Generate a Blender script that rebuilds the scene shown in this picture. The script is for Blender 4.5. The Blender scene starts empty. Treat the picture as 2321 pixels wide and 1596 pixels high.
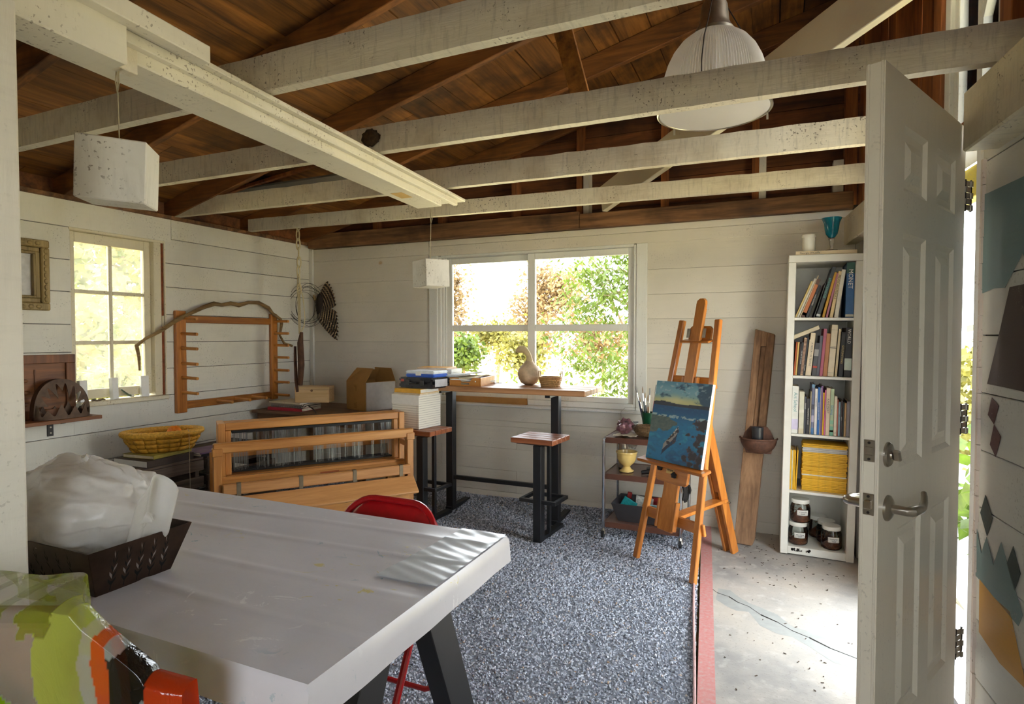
import bpy, bmesh, math, random
from mathutils import Vector, Matrix, noise
scn = bpy.context.scene
COL = scn.collection
random.seed(7)
R = math.radians

# ---------------------------------------------------------------- camera, world, sun, exposure
cam_d = bpy.data.cameras.new('camera')
cam = bpy.data.objects.new('camera', cam_d); COL.objects.link(cam)
cam_d.sensor_width = 36.0; cam_d.lens = 36.0 * 1347.0 / 2321.0
cam_d.clip_start = .02; cam_d.clip_end = 400
cam.location = (0, 0, 1.36)
cam.rotation_euler = (R(90 - 1.616), 0, R(23.8))
scn.camera = cam

world = bpy.data.worlds.new('sky'); scn.world = world; world.use_nodes = True
_wn = world.node_tree.nodes; _bg = _wn['Background']
_bg.inputs[0].default_value = (.89, .95, 1.0, 1); _bg.inputs[1].default_value = 4.5
sun_d = bpy.data.lights.new('sun', 'SUN'); sun = bpy.data.objects.new('sun', sun_d); COL.objects.link(sun)
sun_d.energy = 6.5; sun_d.angle = R(1.0); sun_d.color = (1.0, .93, .78)
sun.rotation_euler = (R(34), 0, R(-14))     # high sun behind the camera, over the roof
scn.view_settings.view_transform = 'Standard'; scn.view_settings.look = 'None'
scn.view_settings.exposure = 1.62; scn.view_settings.gamma = 1.0
scn.view_settings.use_curve_mapping = False
cy_ = scn.cycles
cy_.max_bounces = 7; cy_.diffuse_bounces = 4; cy_.glossy_bounces = 3; cy_.transmission_bounces = 4; cy_.transparent_max_bounces = 8
cy_.caustics_reflective = False; cy_.caustics_refractive = False; cy_.use_adaptive_sampling = True; cy_.adaptive_threshold = .07

# ---------------------------------------------------------------- helpers
def s2l(v):
    v /= 255.0
    return v / 12.92 if v <= .04045 else ((v + .055) / 1.055) ** 2.4
def rgb(r, g, b): return (s2l(r), s2l(g), s2l(b), 1.0)

MATS = {}
def newmat(name):
    m = bpy.data.materials.new(name); m.use_nodes = True
    nt = m.node_tree; b = nt.nodes['Principled BSDF']; MATS[name] = m
    return m, nt, b
def nd(nt, t, **kw):
    n = nt.nodes.new(t)
    for k, v in kw.items(): setattr(n, k, v)
    return n
def coords(nt, scale=(1, 1, 1), kind='Object', rot=(0, 0, 0)):
    tc = nd(nt, 'ShaderNodeTexCoord'); mp = nd(nt, 'ShaderNodeMapping')
    mp.inputs['Scale'].default_value = scale; mp.inputs['Rotation'].default_value = rot
    nt.links.new(tc.outputs[kind], mp.inputs[0]); return mp.outputs[0]
def noise_n(nt, vec, scale, detail=4, rough=.55, dist=0):
    n = nd(nt, 'ShaderNodeTexNoise'); n.inputs['Scale'].default_value = scale
    n.inputs['Detail'].default_value = detail; n.inputs['Roughness'].default_value = rough
    n.inputs['Distortion'].default_value = dist
    nt.links.new(vec, n.inputs['Vector']); return n.outputs['Fac']
def ramp(nt, fac, stops, interp='LINEAR'):
    r = nd(nt, 'ShaderNodeValToRGB'); r.color_ramp.interpolation = interp
    e = r.color_ramp.elements
    while len(e) < len(stops): e.new(.5)
    for el, (p, c) in zip(e, stops):
        el.position = p; el.color = c if len(c) == 4 else (*c, 1)
    nt.links.new(fac, r.inputs[0]); return r.outputs[0]
def mixc(nt, a, b, fac, mode='MIX'):
    m = nd(nt, 'ShaderNodeMix', data_type='RGBA', blend_type=mode)
    for i, v in ((6, a), (7, b)):
        if isinstance(v, tuple): m.inputs[i].default_value = v
        else: nt.links.new(v, m.inputs[i])
    if isinstance(fac, (int, float)): m.inputs[0].default_value = fac
    else: nt.links.new(fac, m.inputs[0])
    return m.outputs[2]
def bump(nt, b, h, strength=.2, dist=.01):
    n = nd(nt, 'ShaderNodeBump'); n.inputs['Strength'].default_value = strength
    n.inputs['Distance'].default_value = dist
    nt.links.new(h, n.inputs['Height']); nt.links.new(n.outputs[0], b.inputs['Normal'])
def rnd_bright(nt, col, lo=.8, hi=1.1):
    oi = nd(nt, 'ShaderNodeObjectInfo'); mr = nd(nt, 'ShaderNodeMapRange')
    mr.inputs[3].default_value = lo; mr.inputs[4].default_value = hi
    nt.links.new(oi.outputs['Random'], mr.inputs[0])
    hs = nd(nt, 'ShaderNodeHueSaturation'); nt.links.new(mr.outputs[0], hs.inputs['Value'])
    nt.links.new(col, hs.inputs['Color']); return hs.outputs[0]

def plain(name, c, rough=.5, metal=0, spec=.5, var=.12, scale=30, bmp=0, **ex):
    if name in MATS: return MATS[name]
    m, nt, b = newmat(name); b.inputs['Roughness'].default_value = rough
    b.inputs['Metallic'].default_value = metal; b.inputs['Specular IOR Level'].default_value = spec
    v = coords(nt); f = noise_n(nt, v, scale, 3)
    d = tuple(x * (1 - var) for x in c[:3]) + (1,); u = tuple(min(1, x * (1 + var)) for x in c[:3]) + (1,)
    nt.links.new(ramp(nt, f, [(.3, d), (.7, u)]), b.inputs['Base Color'])
    if bmp: bump(nt, b, f, bmp, .004)
    for k, val in ex.items(): b.inputs[k.replace('_', ' ')].default_value = val
    return m
def wood(name, dark, light, axis='X', scale=9, rough=.5, bmp=.15, rnd=(.85, 1.12), grain=14, coat=0, extra=None):
    if name in MATS: return MATS[name]
    m, nt, b = newmat(name); b.inputs['Roughness'].default_value = rough
    b.inputs['Coat Weight'].default_value = coat
    s = [grain] * 3; s['XYZ'.index(axis)] = 1.0
    v = coords(nt, tuple(x * scale / 9 for x in s))
    f = noise_n(nt, v, 1.6, 6, .62, .6); g = noise_n(nt, v, 7, 3, .6)
    mx = nd(nt, 'ShaderNodeMath', operation='ADD'); mu = nd(nt, 'ShaderNodeMath', operation='MULTIPLY')
    mu.inputs[1].default_value = .35; nt.links.new(g, mu.inputs[0]); nt.links.new(f, mx.inputs[0]); nt.links.new(mu.outputs[0], mx.inputs[1])
    col = ramp(nt, mx.outputs[0], [(.45, dark), (.85, light)])
    if extra: col = extra(nt, col)
    nt.links.new(rnd_bright(nt, col, *rnd), b.inputs['Base Color'])
    if bmp: bump(nt, b, mx.outputs[0], bmp, .004)
    return m

def painted(name, base, dirt=(.35, .32, .26, 1), rough=.55, dirt_amt=.35, knots=0, axis='X', rnd=(.94, 1.03), bmp=.25, specks=True, saw=0):
    """painted rough boards: faint brush grain, chips and specks, pine knots bleeding through"""
    if name in MATS: return MATS[name]
    m, nt, b = newmat(name); b.inputs['Roughness'].default_value = rough
    s = [12] * 3; s['XYZ'.index(axis)] = 1.2
    v = coords(nt); vs = coords(nt, tuple(s))
    big = noise_n(nt, v, 1.7, 4); gr = noise_n(nt, vs, 3.5, 5, .65)
    col = mixc(nt, base, tuple(x * .86 for x in base[:3]) + (1,), ramp(nt, big, [(.35, (0, 0, 0)), (.7, (1, 1, 1))]))
    col = mixc(nt, col, tuple(x * .9 for x in base[:3]) + (1,), ramp(nt, gr, [(.5, (0, 0, 0)), (.75, (1, 1, 1))]))
    if specks:
        sp = noise_n(nt, v, 95, 2, .5); sp2 = noise_n(nt, v, 5, 3)
        mk = ramp(nt, sp, [(.625, (0, 0, 0)), (.66, (1, 1, 1))]); mk2 = ramp(nt, sp2, [(.5, (0, 0, 0)), (.6, (1, 1, 1))])
        mm = nd(nt, 'ShaderNodeMath', operation='MULTIPLY'); nt.links.new(mk, mm.inputs[0]); nt.links.new(mk2, mm.inputs[1])
        m3 = nd(nt, 'ShaderNodeMath', operation='MULTIPLY'); nt.links.new(mm.outputs[0], m3.inputs[0]); m3.inputs[1].default_value = min(1, dirt_amt * 1.5)
        col = mixc(nt, col, dirt, m3.outputs[0])
    if saw:      # saw marks across the grain, grime and bare chips
        s3 = [5] * 3; s3['XYZ'.index(axis)] = 34
        st = noise_n(nt, coords(nt, tuple(s3)), 2.0, 4, .6, .4); gm = noise_n(nt, v, 3.1, 5, .65); ch = noise_n(nt, coords(nt, tuple(3.0 if a != axis else 1.2 for a in 'XYZ')), 14, 6, .7)
        col = mixc(nt, col, tuple(x * .62 for x in base[:3]) + (1,), ramp(nt, st, [(.52, (0, 0, 0)), (.68, (saw,) * 3)]))
        col = mixc(nt, col, rgb(150, 126, 88), ramp(nt, gm, [(.5, (0, 0, 0)), (.72, (saw * .8,) * 3)]))
        col = mixc(nt, col, dirt, ramp(nt, ch, [(.69, (0, 0, 0)), (.71, (saw,) * 3)]))
    if knots:
        vk = coords(nt, (.75, 1, 1.0)); vo = nd(nt, 'ShaderNodeTexVoronoi'); vo.inputs['Scale'].default_value = knots
        nt.links.new(vk, vo.inputs['Vector'])
        k = ramp(nt, vo.outputs['Distance'], [(0, (.75, .75, .75)), (.035, (.55, .55, .55)), (.045, (.95, .95, .95)), (.056, (.3, .3, .3)), (.085, (0, 0, 0))])
        hb = nd(nt, 'ShaderNodeSeparateColor'); nt.links.new(vo.outputs['Color'], hb.inputs[0])
        gt = nd(nt, 'ShaderNodeMath', operation='GREATER_THAN'); gt.inputs[1].default_value = .45; nt.links.new(hb.outputs[0], gt.inputs[0])
        mu = nd(nt, 'ShaderNodeMath', operation='MULTIPLY'); nt.links.new(k, mu.inputs[0]); nt.links.new(gt.outputs[0], mu.inputs[1])
        col = mixc(nt, col, rgb(196, 160, 108), mu.outputs[0])
    nt.links.new(rnd_bright(nt, col, *rnd), b.inputs['Base Color'])
    if bmp: bump(nt, b, gr, bmp, .004)
    return m
def glass_pane(name, tint=(1, 1, 1, 1), haze=0):
    if name in MATS: return MATS[name]
    m, nt, b = newmat(name); out = nt.nodes['Material Output']
    tr = nd(nt, 'ShaderNodeBsdfTransparent'); tr.inputs[0].default_value = tint
    gl = nd(nt, 'ShaderNodeBsdfGlossy'); gl.inputs['Roughness'].default_value = .03
    fr = nd(nt, 'ShaderNodeFresnel'); fr.inputs[0].default_value = 1.45
    mx = nd(nt, 'ShaderNodeMixShader'); nt.links.new(fr.outputs[0], mx.inputs[0]); nt.links.new(tr.outputs[0], mx.inputs[1]); nt.links.new(gl.outputs[0], mx.inputs[2])
    last = mx.outputs[0]
    if haze:
        df = nd(nt, 'ShaderNodeBsdfTranslucent'); df.inputs[0].default_value = (.9, .88, .8, 1)
        v = coords(nt); f = noise_n(nt, v, 9, 4); h = ramp(nt, f, [(.3, (haze * .5,) * 3), (.75, (haze * 1.4,) * 3)])
        m2 = nd(nt, 'ShaderNodeMixShader'); nt.links.new(h, m2.inputs[0]); nt.links.new(last, m2.inputs[1]); nt.links.new(df.outputs[0], m2.inputs[2]); last = m2.outputs[0]
    nt.links.new(last, out.inputs[0]); return m

class G:
    """collects vertices and faces of one part"""
    def __init__(s): s.v = []; s.f = []
    def add(s, vs, fs):
        o = len(s.v); s.v += [Vector(p) for p in vs]; s.f += [tuple(i + o for i in f) for f in fs]; return s
    def box(s, lo, hi):
        x0, y0, z0 = lo; x1, y1, z1 = hi
        return s.add([(x0,y0,z0),(x1,y0,z0),(x1,y1,z0),(x0,y1,z0),(x0,y0,z1),(x1,y0,z1),(x1,y1,z1),(x0,y1,z1)],
                     [(0,3,2,1),(4,5,6,7),(0,1,5,4),(1,2,6,5),(2,3,7,6),(3,0,4,7)])
    def obox(s, c, size, rot=(0, 0, 0)):
        m = Matrix.Translation(c) @ (rot if isinstance(rot, Matrix) else Matrix.Rotation(rot[2],4,'Z') @ Matrix.Rotation(rot[1],4,'Y') @ Matrix.Rotation(rot[0],4,'X'))
        o = len(s.v); h = [x/2 for x in size]; s.box([-x for x in h], h)
        for i in range(o, len(s.v)): s.v[i] = m @ s.v[i]
        return s
    def beam(s, a, b, w, h, up=(0, 0, 1), w2=None, h2=None):
        a, b = Vector(a), Vector(b); d = (b - a).normalized(); x = d.cross(Vector(up)).normalized(); z = x.cross(d)
        w2 = w if w2 is None else w2; h2 = h if h2 is None else h2
        vs = []
        for p, ww, hh in ((a, w, h), (b, w2, h2)):
            for i, j in ((-1,-1),(1,-1),(1,1),(-1,1)): vs.append(p + x*ww/2*i + z*hh/2*j)
        return s.add(vs, [(0,1,2,3),(7,6,5,4),(0,4,5,1),(1,5,6,2),(2,6,7,3),(3,7,4,0)])
    def tube(s, pts, r, n=8, closed=False, cap=True, sq=1.0):
        pts = [Vector(p) for p in pts]; N = len(pts); rr = r if isinstance(r, (list, tuple)) else [r]*N
        o = len(s.v); up = None
        for i, p in enumerate(pts):
            if closed: d = pts[(i+1) % N] - pts[i-1]
            else: d = pts[min(i+1, N-1)] - pts[max(i-1, 0)]
            d.normalize()
            if up is None:
                up = Vector((0,0,1)) if abs(d.z) < .9 else Vector((1,0,0))
            x = d.cross(up)
            if x.length < 1e-4: x = d.cross(Vector((0,1,0)))
            x.normalize(); up = x.cross(d).normalized()
            for k in range(n):
                a = 2*math.pi*k/n; s.v.append(p + (x*math.cos(a) + up*math.sin(a)*sq)*rr[i])
        for i in range(N if closed else N-1):
            j = (i+1) % N
            for k in range(n):
                l = (k+1) % n; s.f.append((o+i*n+k, o+i*n+l, o+j*n+l, o+j*n+k))
        if cap and not closed:
            s.f.append(tuple(o+k for k in range(n))[::-1]); s.f.append(tuple(o+(N-1)*n+k for k in range(n)))
        return s
    def cyl(s, a, b, r, r2=None, n=14, cap=True): return s.tube([a, b], [r, r if r2 is None else r2], n, cap=cap)
    def lathe(s, prof, c=(0, 0, 0), n=24, sx=1, sy=1, f=None):
        o = len(s.v); c = Vector(c)
        for r, z in prof:
            for k in range(n):
                a = 2*math.pi*k/n; q = f(a, z) if f else 1
                s.v.append(c + Vector((r*q*math.cos(a)*sx, r*q*math.sin(a)*sy, z)))
        for i in range(len(prof)-1):
            for k in range(n):
                l = (k+1) % n; s.f.append((o+i*n+k, o+i*n+l, o+(i+1)*n+l, o+(i+1)*n+k))
        if prof[0][0] > 1e-5: s.f.append(tuple(o+k for k in range(n))[::-1])
        if prof[-1][0] > 1e-5: s.f.append(tuple(o+(len(prof)-1)*n+k for k in range(n)))
        return s
    def prism(s, pts, vec):
        pts = [Vector(p) for p in pts]; vec = Vector(vec); n = len(pts)
        return s.add(pts + [p + vec for p in pts], [tuple(range(n))[::-1], tuple(range(n, 2*n))] + [(i, (i+1) % n, (i+1) % n + n, i+n) for i in range(n)])
    def ball(s, c, r, sc=(1, 1, 1), n=12, m=8):
        c = Vector(c); pr = [(max(1e-6, math.sin(math.pi*i/m))*r, -math.cos(math.pi*i/m)*r) for i in range(m+1)]
        o = len(s.v); s.lathe(pr, (0, 0, 0), n)
        for i in range(o, len(s.v)):
            p = s.v[i]; s.v[i] = c + Vector((p.x*sc[0], p.y*sc[1], p.z*sc[2]))
        return s
    def grid(s, fn, nu, nv, closed_u=False):
        o = len(s.v)
        for j in range(nv+1):
            for i in range(nu if closed_u else nu+1): s.v.append(Vector(fn(i/nu, j/nv)))
        w = nu if closed_u else nu+1
        for j in range(nv):
            for i in range(nu):
                k = (i+1) % w; s.f.append((o+j*w+i, o+j*w+k, o+(j+1)*w+k, o+(j+1)*w+i))
        return s
    def xf(s, m, start=0):
        for i in range(start, len(s.v)): s.v[i] = m @ s.v[i]
        return s

ROOT = {}
def link(o, parent):
    COL.objects.link(o)
    if parent is not None: o.parent = parent; ROOT[o.name] = ROOT.get(parent.name, Matrix.Identity(4))
def ob(name, g, mat, parent=None, bevel=0, smooth=True, world=True, seg=1, sol=0, sub=0, merge=False, sharp=True):
    """one mesh object; coordinates are world ones unless world=False (then local to the parent thing)"""
    bm = bmesh.new()
    inv = ROOT.get(parent.name) if (parent is not None and world) else None
    vs = [bm.verts.new(inv @ p if inv is not None else p) for p in g.v]
    for f in g.f:
        if len(set(f)) > 2:
            try: bm.faces.new([vs[i] for i in f])
            except ValueError: pass
    if merge: bmesh.ops.remove_doubles(bm, verts=bm.verts, dist=1e-5)
    bmesh.ops.recalc_face_normals(bm, faces=bm.faces)
    if bevel: bmesh.ops.bevel(bm, geom=[e for e in bm.edges if len(e.link_faces) == 2 and e.calc_face_angle(0) > .5], offset=bevel, segments=seg, affect='EDGES', clamp_overlap=True)
    for f in bm.faces: f.smooth = smooth
    if smooth and sharp:
        for e in bm.edges:
            if len(e.link_faces) == 2 and e.calc_face_angle(0) > .62: e.smooth = False
    me = bpy.data.meshes.new(name); bm.to_mesh(me); bm.free()
    for m in (mat if isinstance(mat, (list, tuple)) else [mat]): me.materials.append(m)
    o = bpy.data.objects.new(name, me); link(o, parent)
    if sol: md = o.modifiers.new('thick', 'SOLIDIFY'); md.thickness = sol; md.offset = 0
    if sub: md = o.modifiers.new('sub', 'SUBSURF'); md.levels = sub; md.render_levels = sub
    return o
def tag(o, label=None, cat=None, group=None, kind=None):
    if label: o['label'] = label
    if cat: o['category'] = cat
    if group: o['group'] = group
    if kind: o['kind'] = kind
    return o
def thing(name, label, cat, loc=(0, 0, 0), rz=0, group=None, kind=None, rot=None):
    o = bpy.data.objects.new(name, None); COL.objects.link(o); o.empty_display_size = .05
    o.location = loc; o.rotation_euler = rot if rot else (0, 0, rz)
    m = Matrix.Translation(loc) @ o.rotation_euler.to_matrix().to_4x4(); ROOT[o.name] = m.inverted()
    return tag(o, label, cat, group, kind)
def part(o, label): o['label'] = label; return o
def text(name, body, size, mat, parent, m, ext=.0004, align='CENTER'):
    cu = bpy.data.curves.new(name, 'FONT'); cu.body = body; cu.size = size; cu.align_x = align; cu.align_y = 'CENTER'
    cu.extrude = ext; cu.resolution_u = 2
    t = bpy.data.objects.new(name, cu); COL.objects.link(t)
    dg = bpy.context.evaluated_depsgraph_get(); me = bpy.data.meshes.new_from_object(t.evaluated_get(dg))
    bpy.data.objects.remove(t); me.materials.clear(); me.materials.append(mat)
    o = bpy.data.objects.new(name, me); link(o, parent); o.matrix_local = m; return o
def copy_tree(o, parent=None):
    c = o.copy(); COL.objects.link(c); c.parent = parent
    for ch in o.children: copy_tree(ch, c)
    return c
def fbm(p, s=1, o=4): return noise.fractal(Vector(p) * s, 1.0, 2.0, o)
def blob(c, r, sc, amp, fr_, n=20, m_=14, seed=0):
    g = G().ball((0, 0, 0), 1, (1, 1, 1), n, m_)
    for i, p in enumerate(g.v): q = 1+amp*fbm((p.x+seed, p.y, p.z), fr_, 3); g.v[i] = Vector((p.x*sc[0]*r*q, p.y*sc[1]*r*q, p.z*sc[2]*r*q))+Vector(c)
    return g
# ---------------------------------------------------------------- materials shared by the room
WHITE = rgb(226, 223, 212)
m_wall_l = painted('wall_paint_left', rgb(226, 222, 208), axis='Y', knots=0, dirt_amt=.45, saw=.1)
m_wall_b = painted('wall_paint_back', rgb(226, 219, 203), axis='X', knots=3.0, dirt_amt=.3)
m_wall_r = painted('wall_paint_right', rgb(214, 210, 200), axis='Y')
m_joist = painted('joist_paint', rgb(224, 215, 194), dirt=rgb(74, 58, 40), dirt_amt=.5, axis='X', bmp=.9, saw=.6)
m_trimp = painted('trim_paint', rgb(232, 230, 220), axis='Z', bmp=.1, dirt_amt=.2)
m_beamp = painted('beam_paint', rgb(228, 222, 204), dirt=rgb(90, 70, 48), axis='Y', bmp=.15, dirt_amt=.4, saw=.12)
m_gap = plain('dark_gap', rgb(28, 24, 20), .9)
def _stain(nt, col):
    v = coords(nt); f = noise_n(nt, v, 2.3, 4, .6); return mixc(nt, col, rgb(40, 20, 8), ramp(nt, f, [(.5, (0, 0, 0)), (.72, (.85, .85, .85))]))
m_roof = wood('roof_board_wood', rgb(80, 47, 18), rgb(168, 110, 48), 'Y', 6, .7, .25, (.6, 1.25), extra=_stain)
m_rafter = wood('rafter_wood', rgb(76, 44, 18), rgb(158, 100, 46), 'X', 6, .7, .25, (.75, 1.2), extra=_stain)
m_stud = wood('stud_wood', rgb(92, 50, 22), rgb(172, 104, 54), 'Z', 7, .65, .2, (.8, 1.15))
m_gable = wood('gable_board_wood', rgb(70, 38, 18), rgb(140, 84, 46), 'X', 6, .7, .25, (.7, 1.15), extra=_stain)
m_plate = wood('plate_wood', rgb(60, 38, 22), rgb(146, 104, 68), 'X', 6, .75, .4, (.9, 1.1), extra=_stain)
m_pane = glass_pane('window_glass')
m_pane_old = glass_pane('old_window_glass', (1, .99, .93, 1), .10)
m_black = plain('black_powder_coat', rgb(24, 25, 28), .45, .0, var=.1)
m_steel = plain('brushed_steel', rgb(178, 172, 160), .28, 1, var=.08)
m_chrome = plain('chrome', rgb(205, 208, 212), .16, 1, var=.05)
m_dark_iron = plain('dark_iron', rgb(52, 46, 42), .6, .5)
m_rust = plain('rusty_iron', rgb(92, 62, 48), .75, .25, var=.35, scale=40, bmp=.3)
m_string = plain('string', rgb(176, 164, 136), .9)
m_ivory = plain('ivory_paper', rgb(226, 214, 186), .8)
m_paper = plain('white_paper', rgb(232, 230, 222), .8, var=.04)

m_bark = plain('bark', rgb(120, 104, 84), .9, var=.3, scale=20, bmp=.5)
LX, BY = -4.03, 4.40
def rx(y, d=0): return .47 + (4.41 - y) * .0913 - d       # inner face of the right wall
def roof_z(x): return 2.35 + .26 * (x + 4.03)               # underside of the roof boards

# ---------------------------------------------------------------- floor
def ex(y): return -.456 + (4.363 - y) * .0997                 # edge between slab and gravel
g = G(); ys = [-1.5 + i*.5 for i in range(12)] + [4.42]
g.prism([(ex(-1.5), -1.5, -.12), (1.15, -1.5, -.12), (1.15, 2.2, -.12), (.7, 4.42, -.12), (ex(4.42), 4.42, -.12)], (0, 0, .12))
m, nt, b = newmat('concrete'); b.inputs['Roughness'].default_value = .75
v = coords(nt); n1 = noise_n(nt, v, 2.2, 5, .6); n2 = noise_n(nt, v, 90, 3, .6); n3 = noise_n(nt, v, 14, 4)
col = ramp(nt, n1, [(.35, rgb(150, 148, 144)), (.5, rgb(176, 171, 163)), (.68, rgb(188, 180, 168))])
col = mixc(nt, col, rgb(120, 112, 102), ramp(nt, n2, [(.6, (0, 0, 0)), (.72, (.6, .6, .6))]))
col = mixc(nt, col, rgb(206, 203, 196), ramp(nt, n3, [(.55, (0, 0, 0)), (.75, (.6, .6, .6))]))
nt.links.new(col, b.inputs['Base Color']); bump(nt, b, n2, .25, .003)
floor = tag(ob('floor', g, m, smooth=False), 'grey concrete slab along the door side with cracked surface', None, kind='structure')
m, nt, b = newmat('red_stripe_paint'); b.inputs['Roughness'].default_value = .7
v = coords(nt); n1 = noise_n(nt, v, 60, 4, .6)
nt.links.new(ramp(nt, n1, [(.35, rgb(196, 128, 124)), (.55, rgb(198, 142, 138)), (.72, rgb(184, 166, 160))]), b.inputs['Base Color'])
g = G(); g.prism([(ex(-.5), -.5, 0), (ex(-.5)+.066, -.5, 0), (ex(4.4)+.066, 4.4, 0), (ex(4.4), 4.4, 0)], (0, 0, .0008))
part(ob('painted_stripe', g, m, floor, smooth=False), 'faded red painted stripe along the slab edge')
# crack and darker repair patch beside it
crack = [(-.36,3.37),(-.30,3.33),(-.26,3.275),(-.2,3.25),(-.155,3.2),(-.1,3.17),(-.045,3.10),(.03,3.05),(.09,2.99),(.16,2.95),(.24,2.885),(.33,2.84),(.42,2.78)]
g = G()
for i in range(len(crack)-1):
    (x0,y0),(x1,y1) = crack[i], crack[i+1]; w = .0035 if i % 3 else .007
    g.add([(x0,y0-w,.0006),(x1,y1-w*.7,.0006),(x1,y1+w*.7,.0006),(x0,y0+w,.0006)], [(0,1,2,3)])
ob('crack', g, m_gap, floor, smooth=False)
pa = []; pb = []
for i, (x, y) in enumerate(crack[2:]):
    k = .05 + .055*math.sin(i*.9+.6)**2 + .02*random.random(); pa.append((x, y+k*.8, .0003)); pb.append((x, y-k*1.15, .0003))
g = G(); n = len(pa); g.add(pa+pb, [(i, i+1, n+i+1, n+i) for i in range(n-1)])
ob('repair_patch', g, plain('patch_cement', rgb(160, 162, 158), .8, var=.08, scale=20), floor, smooth=False)

# gravel: bed plus instanced stones
m_grav, nt, b = newmat('gravel_stone'); b.inputs['Roughness'].default_value = .8
oi = nd(nt, 'ShaderNodeObjectInfo'); v = coords(nt)
c0 = ramp(nt, oi.outputs['Random'], [(0, rgb(120, 126, 138)), (.3, rgb(164, 171, 184)), (.7, rgb(190, 197, 210)), (.97, rgb(214, 218, 226)), (.99, rgb(190, 166, 142))])
nt.links.new(c0, b.inputs['Base Color'])
m_bed = plain('gravel_bed', rgb(118, 123, 134), .95, var=.3, scale=70)
def bed_z(x, y): return -.012 + .010*fbm((x, y, 3), 1.6, 3) + (.05*max(0, (y-4.05)/.35) if -3 < x < -1.0 else 0)
g = G(); NX, NY = 60, 56
def bedp(u, w):
    y = .55 + w*(4.40-.55); x = -4.05 + u*(ex(y) - .012 + 4.05); return (x, y, bed_z(x, y))
g.grid(bedp, NX, NY)
gravel = ob('gravel', g, m_bed)
tag(gravel, 'blue-grey crushed stone gravel covering most of the floor', 'gravel', kind='stuff')
ng = bpy.data.node_groups.new('stones', 'GeometryNodeTree')
ng.interface.new_socket('Geometry', in_out='INPUT', socket_type='NodeSocketGeometry'); ng.interface.new_socket('Geometry', in_out='OUTPUT', socket_type='NodeSocketGeometry')
N = ng.nodes; Lk = ng.links.new
gi = N.new('NodeGroupInput'); go = N.new('NodeGroupOutput')
dp = N.new('GeometryNodeDistributePointsOnFaces'); dp.inputs['Density'].default_value = 9500
ip = N.new('GeometryNodeInstanceOnPoints'); jo = N.new('GeometryNodeJoinGeometry'); g2i = N.new('GeometryNodeGeometryToInstance')
Lk(gi.outputs[0], dp.inputs['Mesh']); Lk(dp.outputs['Points'], ip.inputs['Points'])
for k in range(4):
    ic = N.new('GeometryNodeMeshIcoSphere'); ic.inputs['Radius'].default_value = .0062; ic.inputs['Subdivisions'].default_value = 1
    sp = N.new('GeometryNodeSetPosition'); wn = N.new('ShaderNodeTexWhiteNoise'); wn.noise_dimensions = '4D'; wn.inputs['W'].default_value = k*1.7
    ps = N.new('GeometryNodeInputPosition'); vm = N.new('ShaderNodeVectorMath'); vm.operation = 'SUBTRACT'; vm.inputs[1].default_value = (.5, .5, .5)
    vs_ = N.new('ShaderNodeVectorMath'); vs_.operation = 'SCALE'; vs_.inputs['Scale'].default_value = .0052
    Lk(ps.outputs[0], wn.inputs['Vector']); Lk(wn.outputs['Color'], vm.inputs[0]); Lk(vm.outputs[0], vs_.inputs[0]); Lk(vs_.outputs[0], sp.inputs['Offset'])
    ss = N.new('GeometryNodeSetShadeSmooth'); ss.inputs['Shade Smooth'].default_value = False
    sm = N.new('GeometryNodeSetMaterial'); sm.inputs['Material'].default_value = m_grav
    Lk(ic.outputs['Mesh'], sp.inputs['Geometry']); Lk(sp.outputs[0], ss.inputs['Geometry'] if 'Geometry' in ss.inputs else ss.inputs[0]); Lk(ss.outputs[0], sm.inputs['Geometry']); Lk(sm.outputs[0], g2i.inputs[0])
Lk(g2i.outputs[0], ip.inputs['Instance']); ip.inputs['Pick Instance'].default_value = True
rv = N.new('FunctionNodeRandomValue'); rv.data_type = 'FLOAT_VECTOR'; rv.inputs[0].default_value = (0, 0, 0); rv.inputs[1].default_value = (6.28, 6.28, 6.28)
sv = N.new('FunctionNodeRandomValue'); sv.data_type = 'FLOAT_VECTOR'; sv.inputs[0].default_value = (.65, .55, .4); sv.inputs[1].default_value = (1.5, 1.2, .9)
Lk(rv.outputs[0], ip.inputs['Rotation']); Lk(sv.outputs[0], ip.inputs['Scale'])
Lk(gi.outputs[0], jo.inputs[0]); Lk(ip.outputs[0], jo.inputs[0]); Lk(jo.outputs[0], go.inputs[0])
md = gravel.modifiers.new('stones', 'NODES'); md.node_group = ng
g = G(); rg = random.Random(21)
for _ in range(170):
    x, y = rg.gauss(.02, .2), rg.gauss(3.95, .22); q = rg.random()
    if q < .35: x, y = rg.uniform(-.2, .6), rg.uniform(2.3, 3.8)
    if x < ex(y)+.09 or x > .42 or (x > .02 and y > 4.0): continue
    a = rg.uniform(0, 6.28); L = rg.uniform(.004, .014); g.obox((x, y, .0025), (L, .003, .002), (0, 0, a))
tag(ob('leaf_litter', g, plain('litter', rgb(70, 54, 40), .9, var=.5)), 'scattered dry bits of leaf litter on the slab', 'litter', kind='stuff')
# thin edging strip beside the slab
g = G(); g.tube([(ex(y)-.02-.012*math.sin(y*2.3), y, .004) for y in [1.6+.15*i for i in range(13)]], .006, 6, sq=1.6)
tag(ob('edging_strip', g, plain('pink_edging', rgb(196, 160, 156), .8, var=.2)), 'pinkish edging strip lying between gravel and slab', 'edging')

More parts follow.
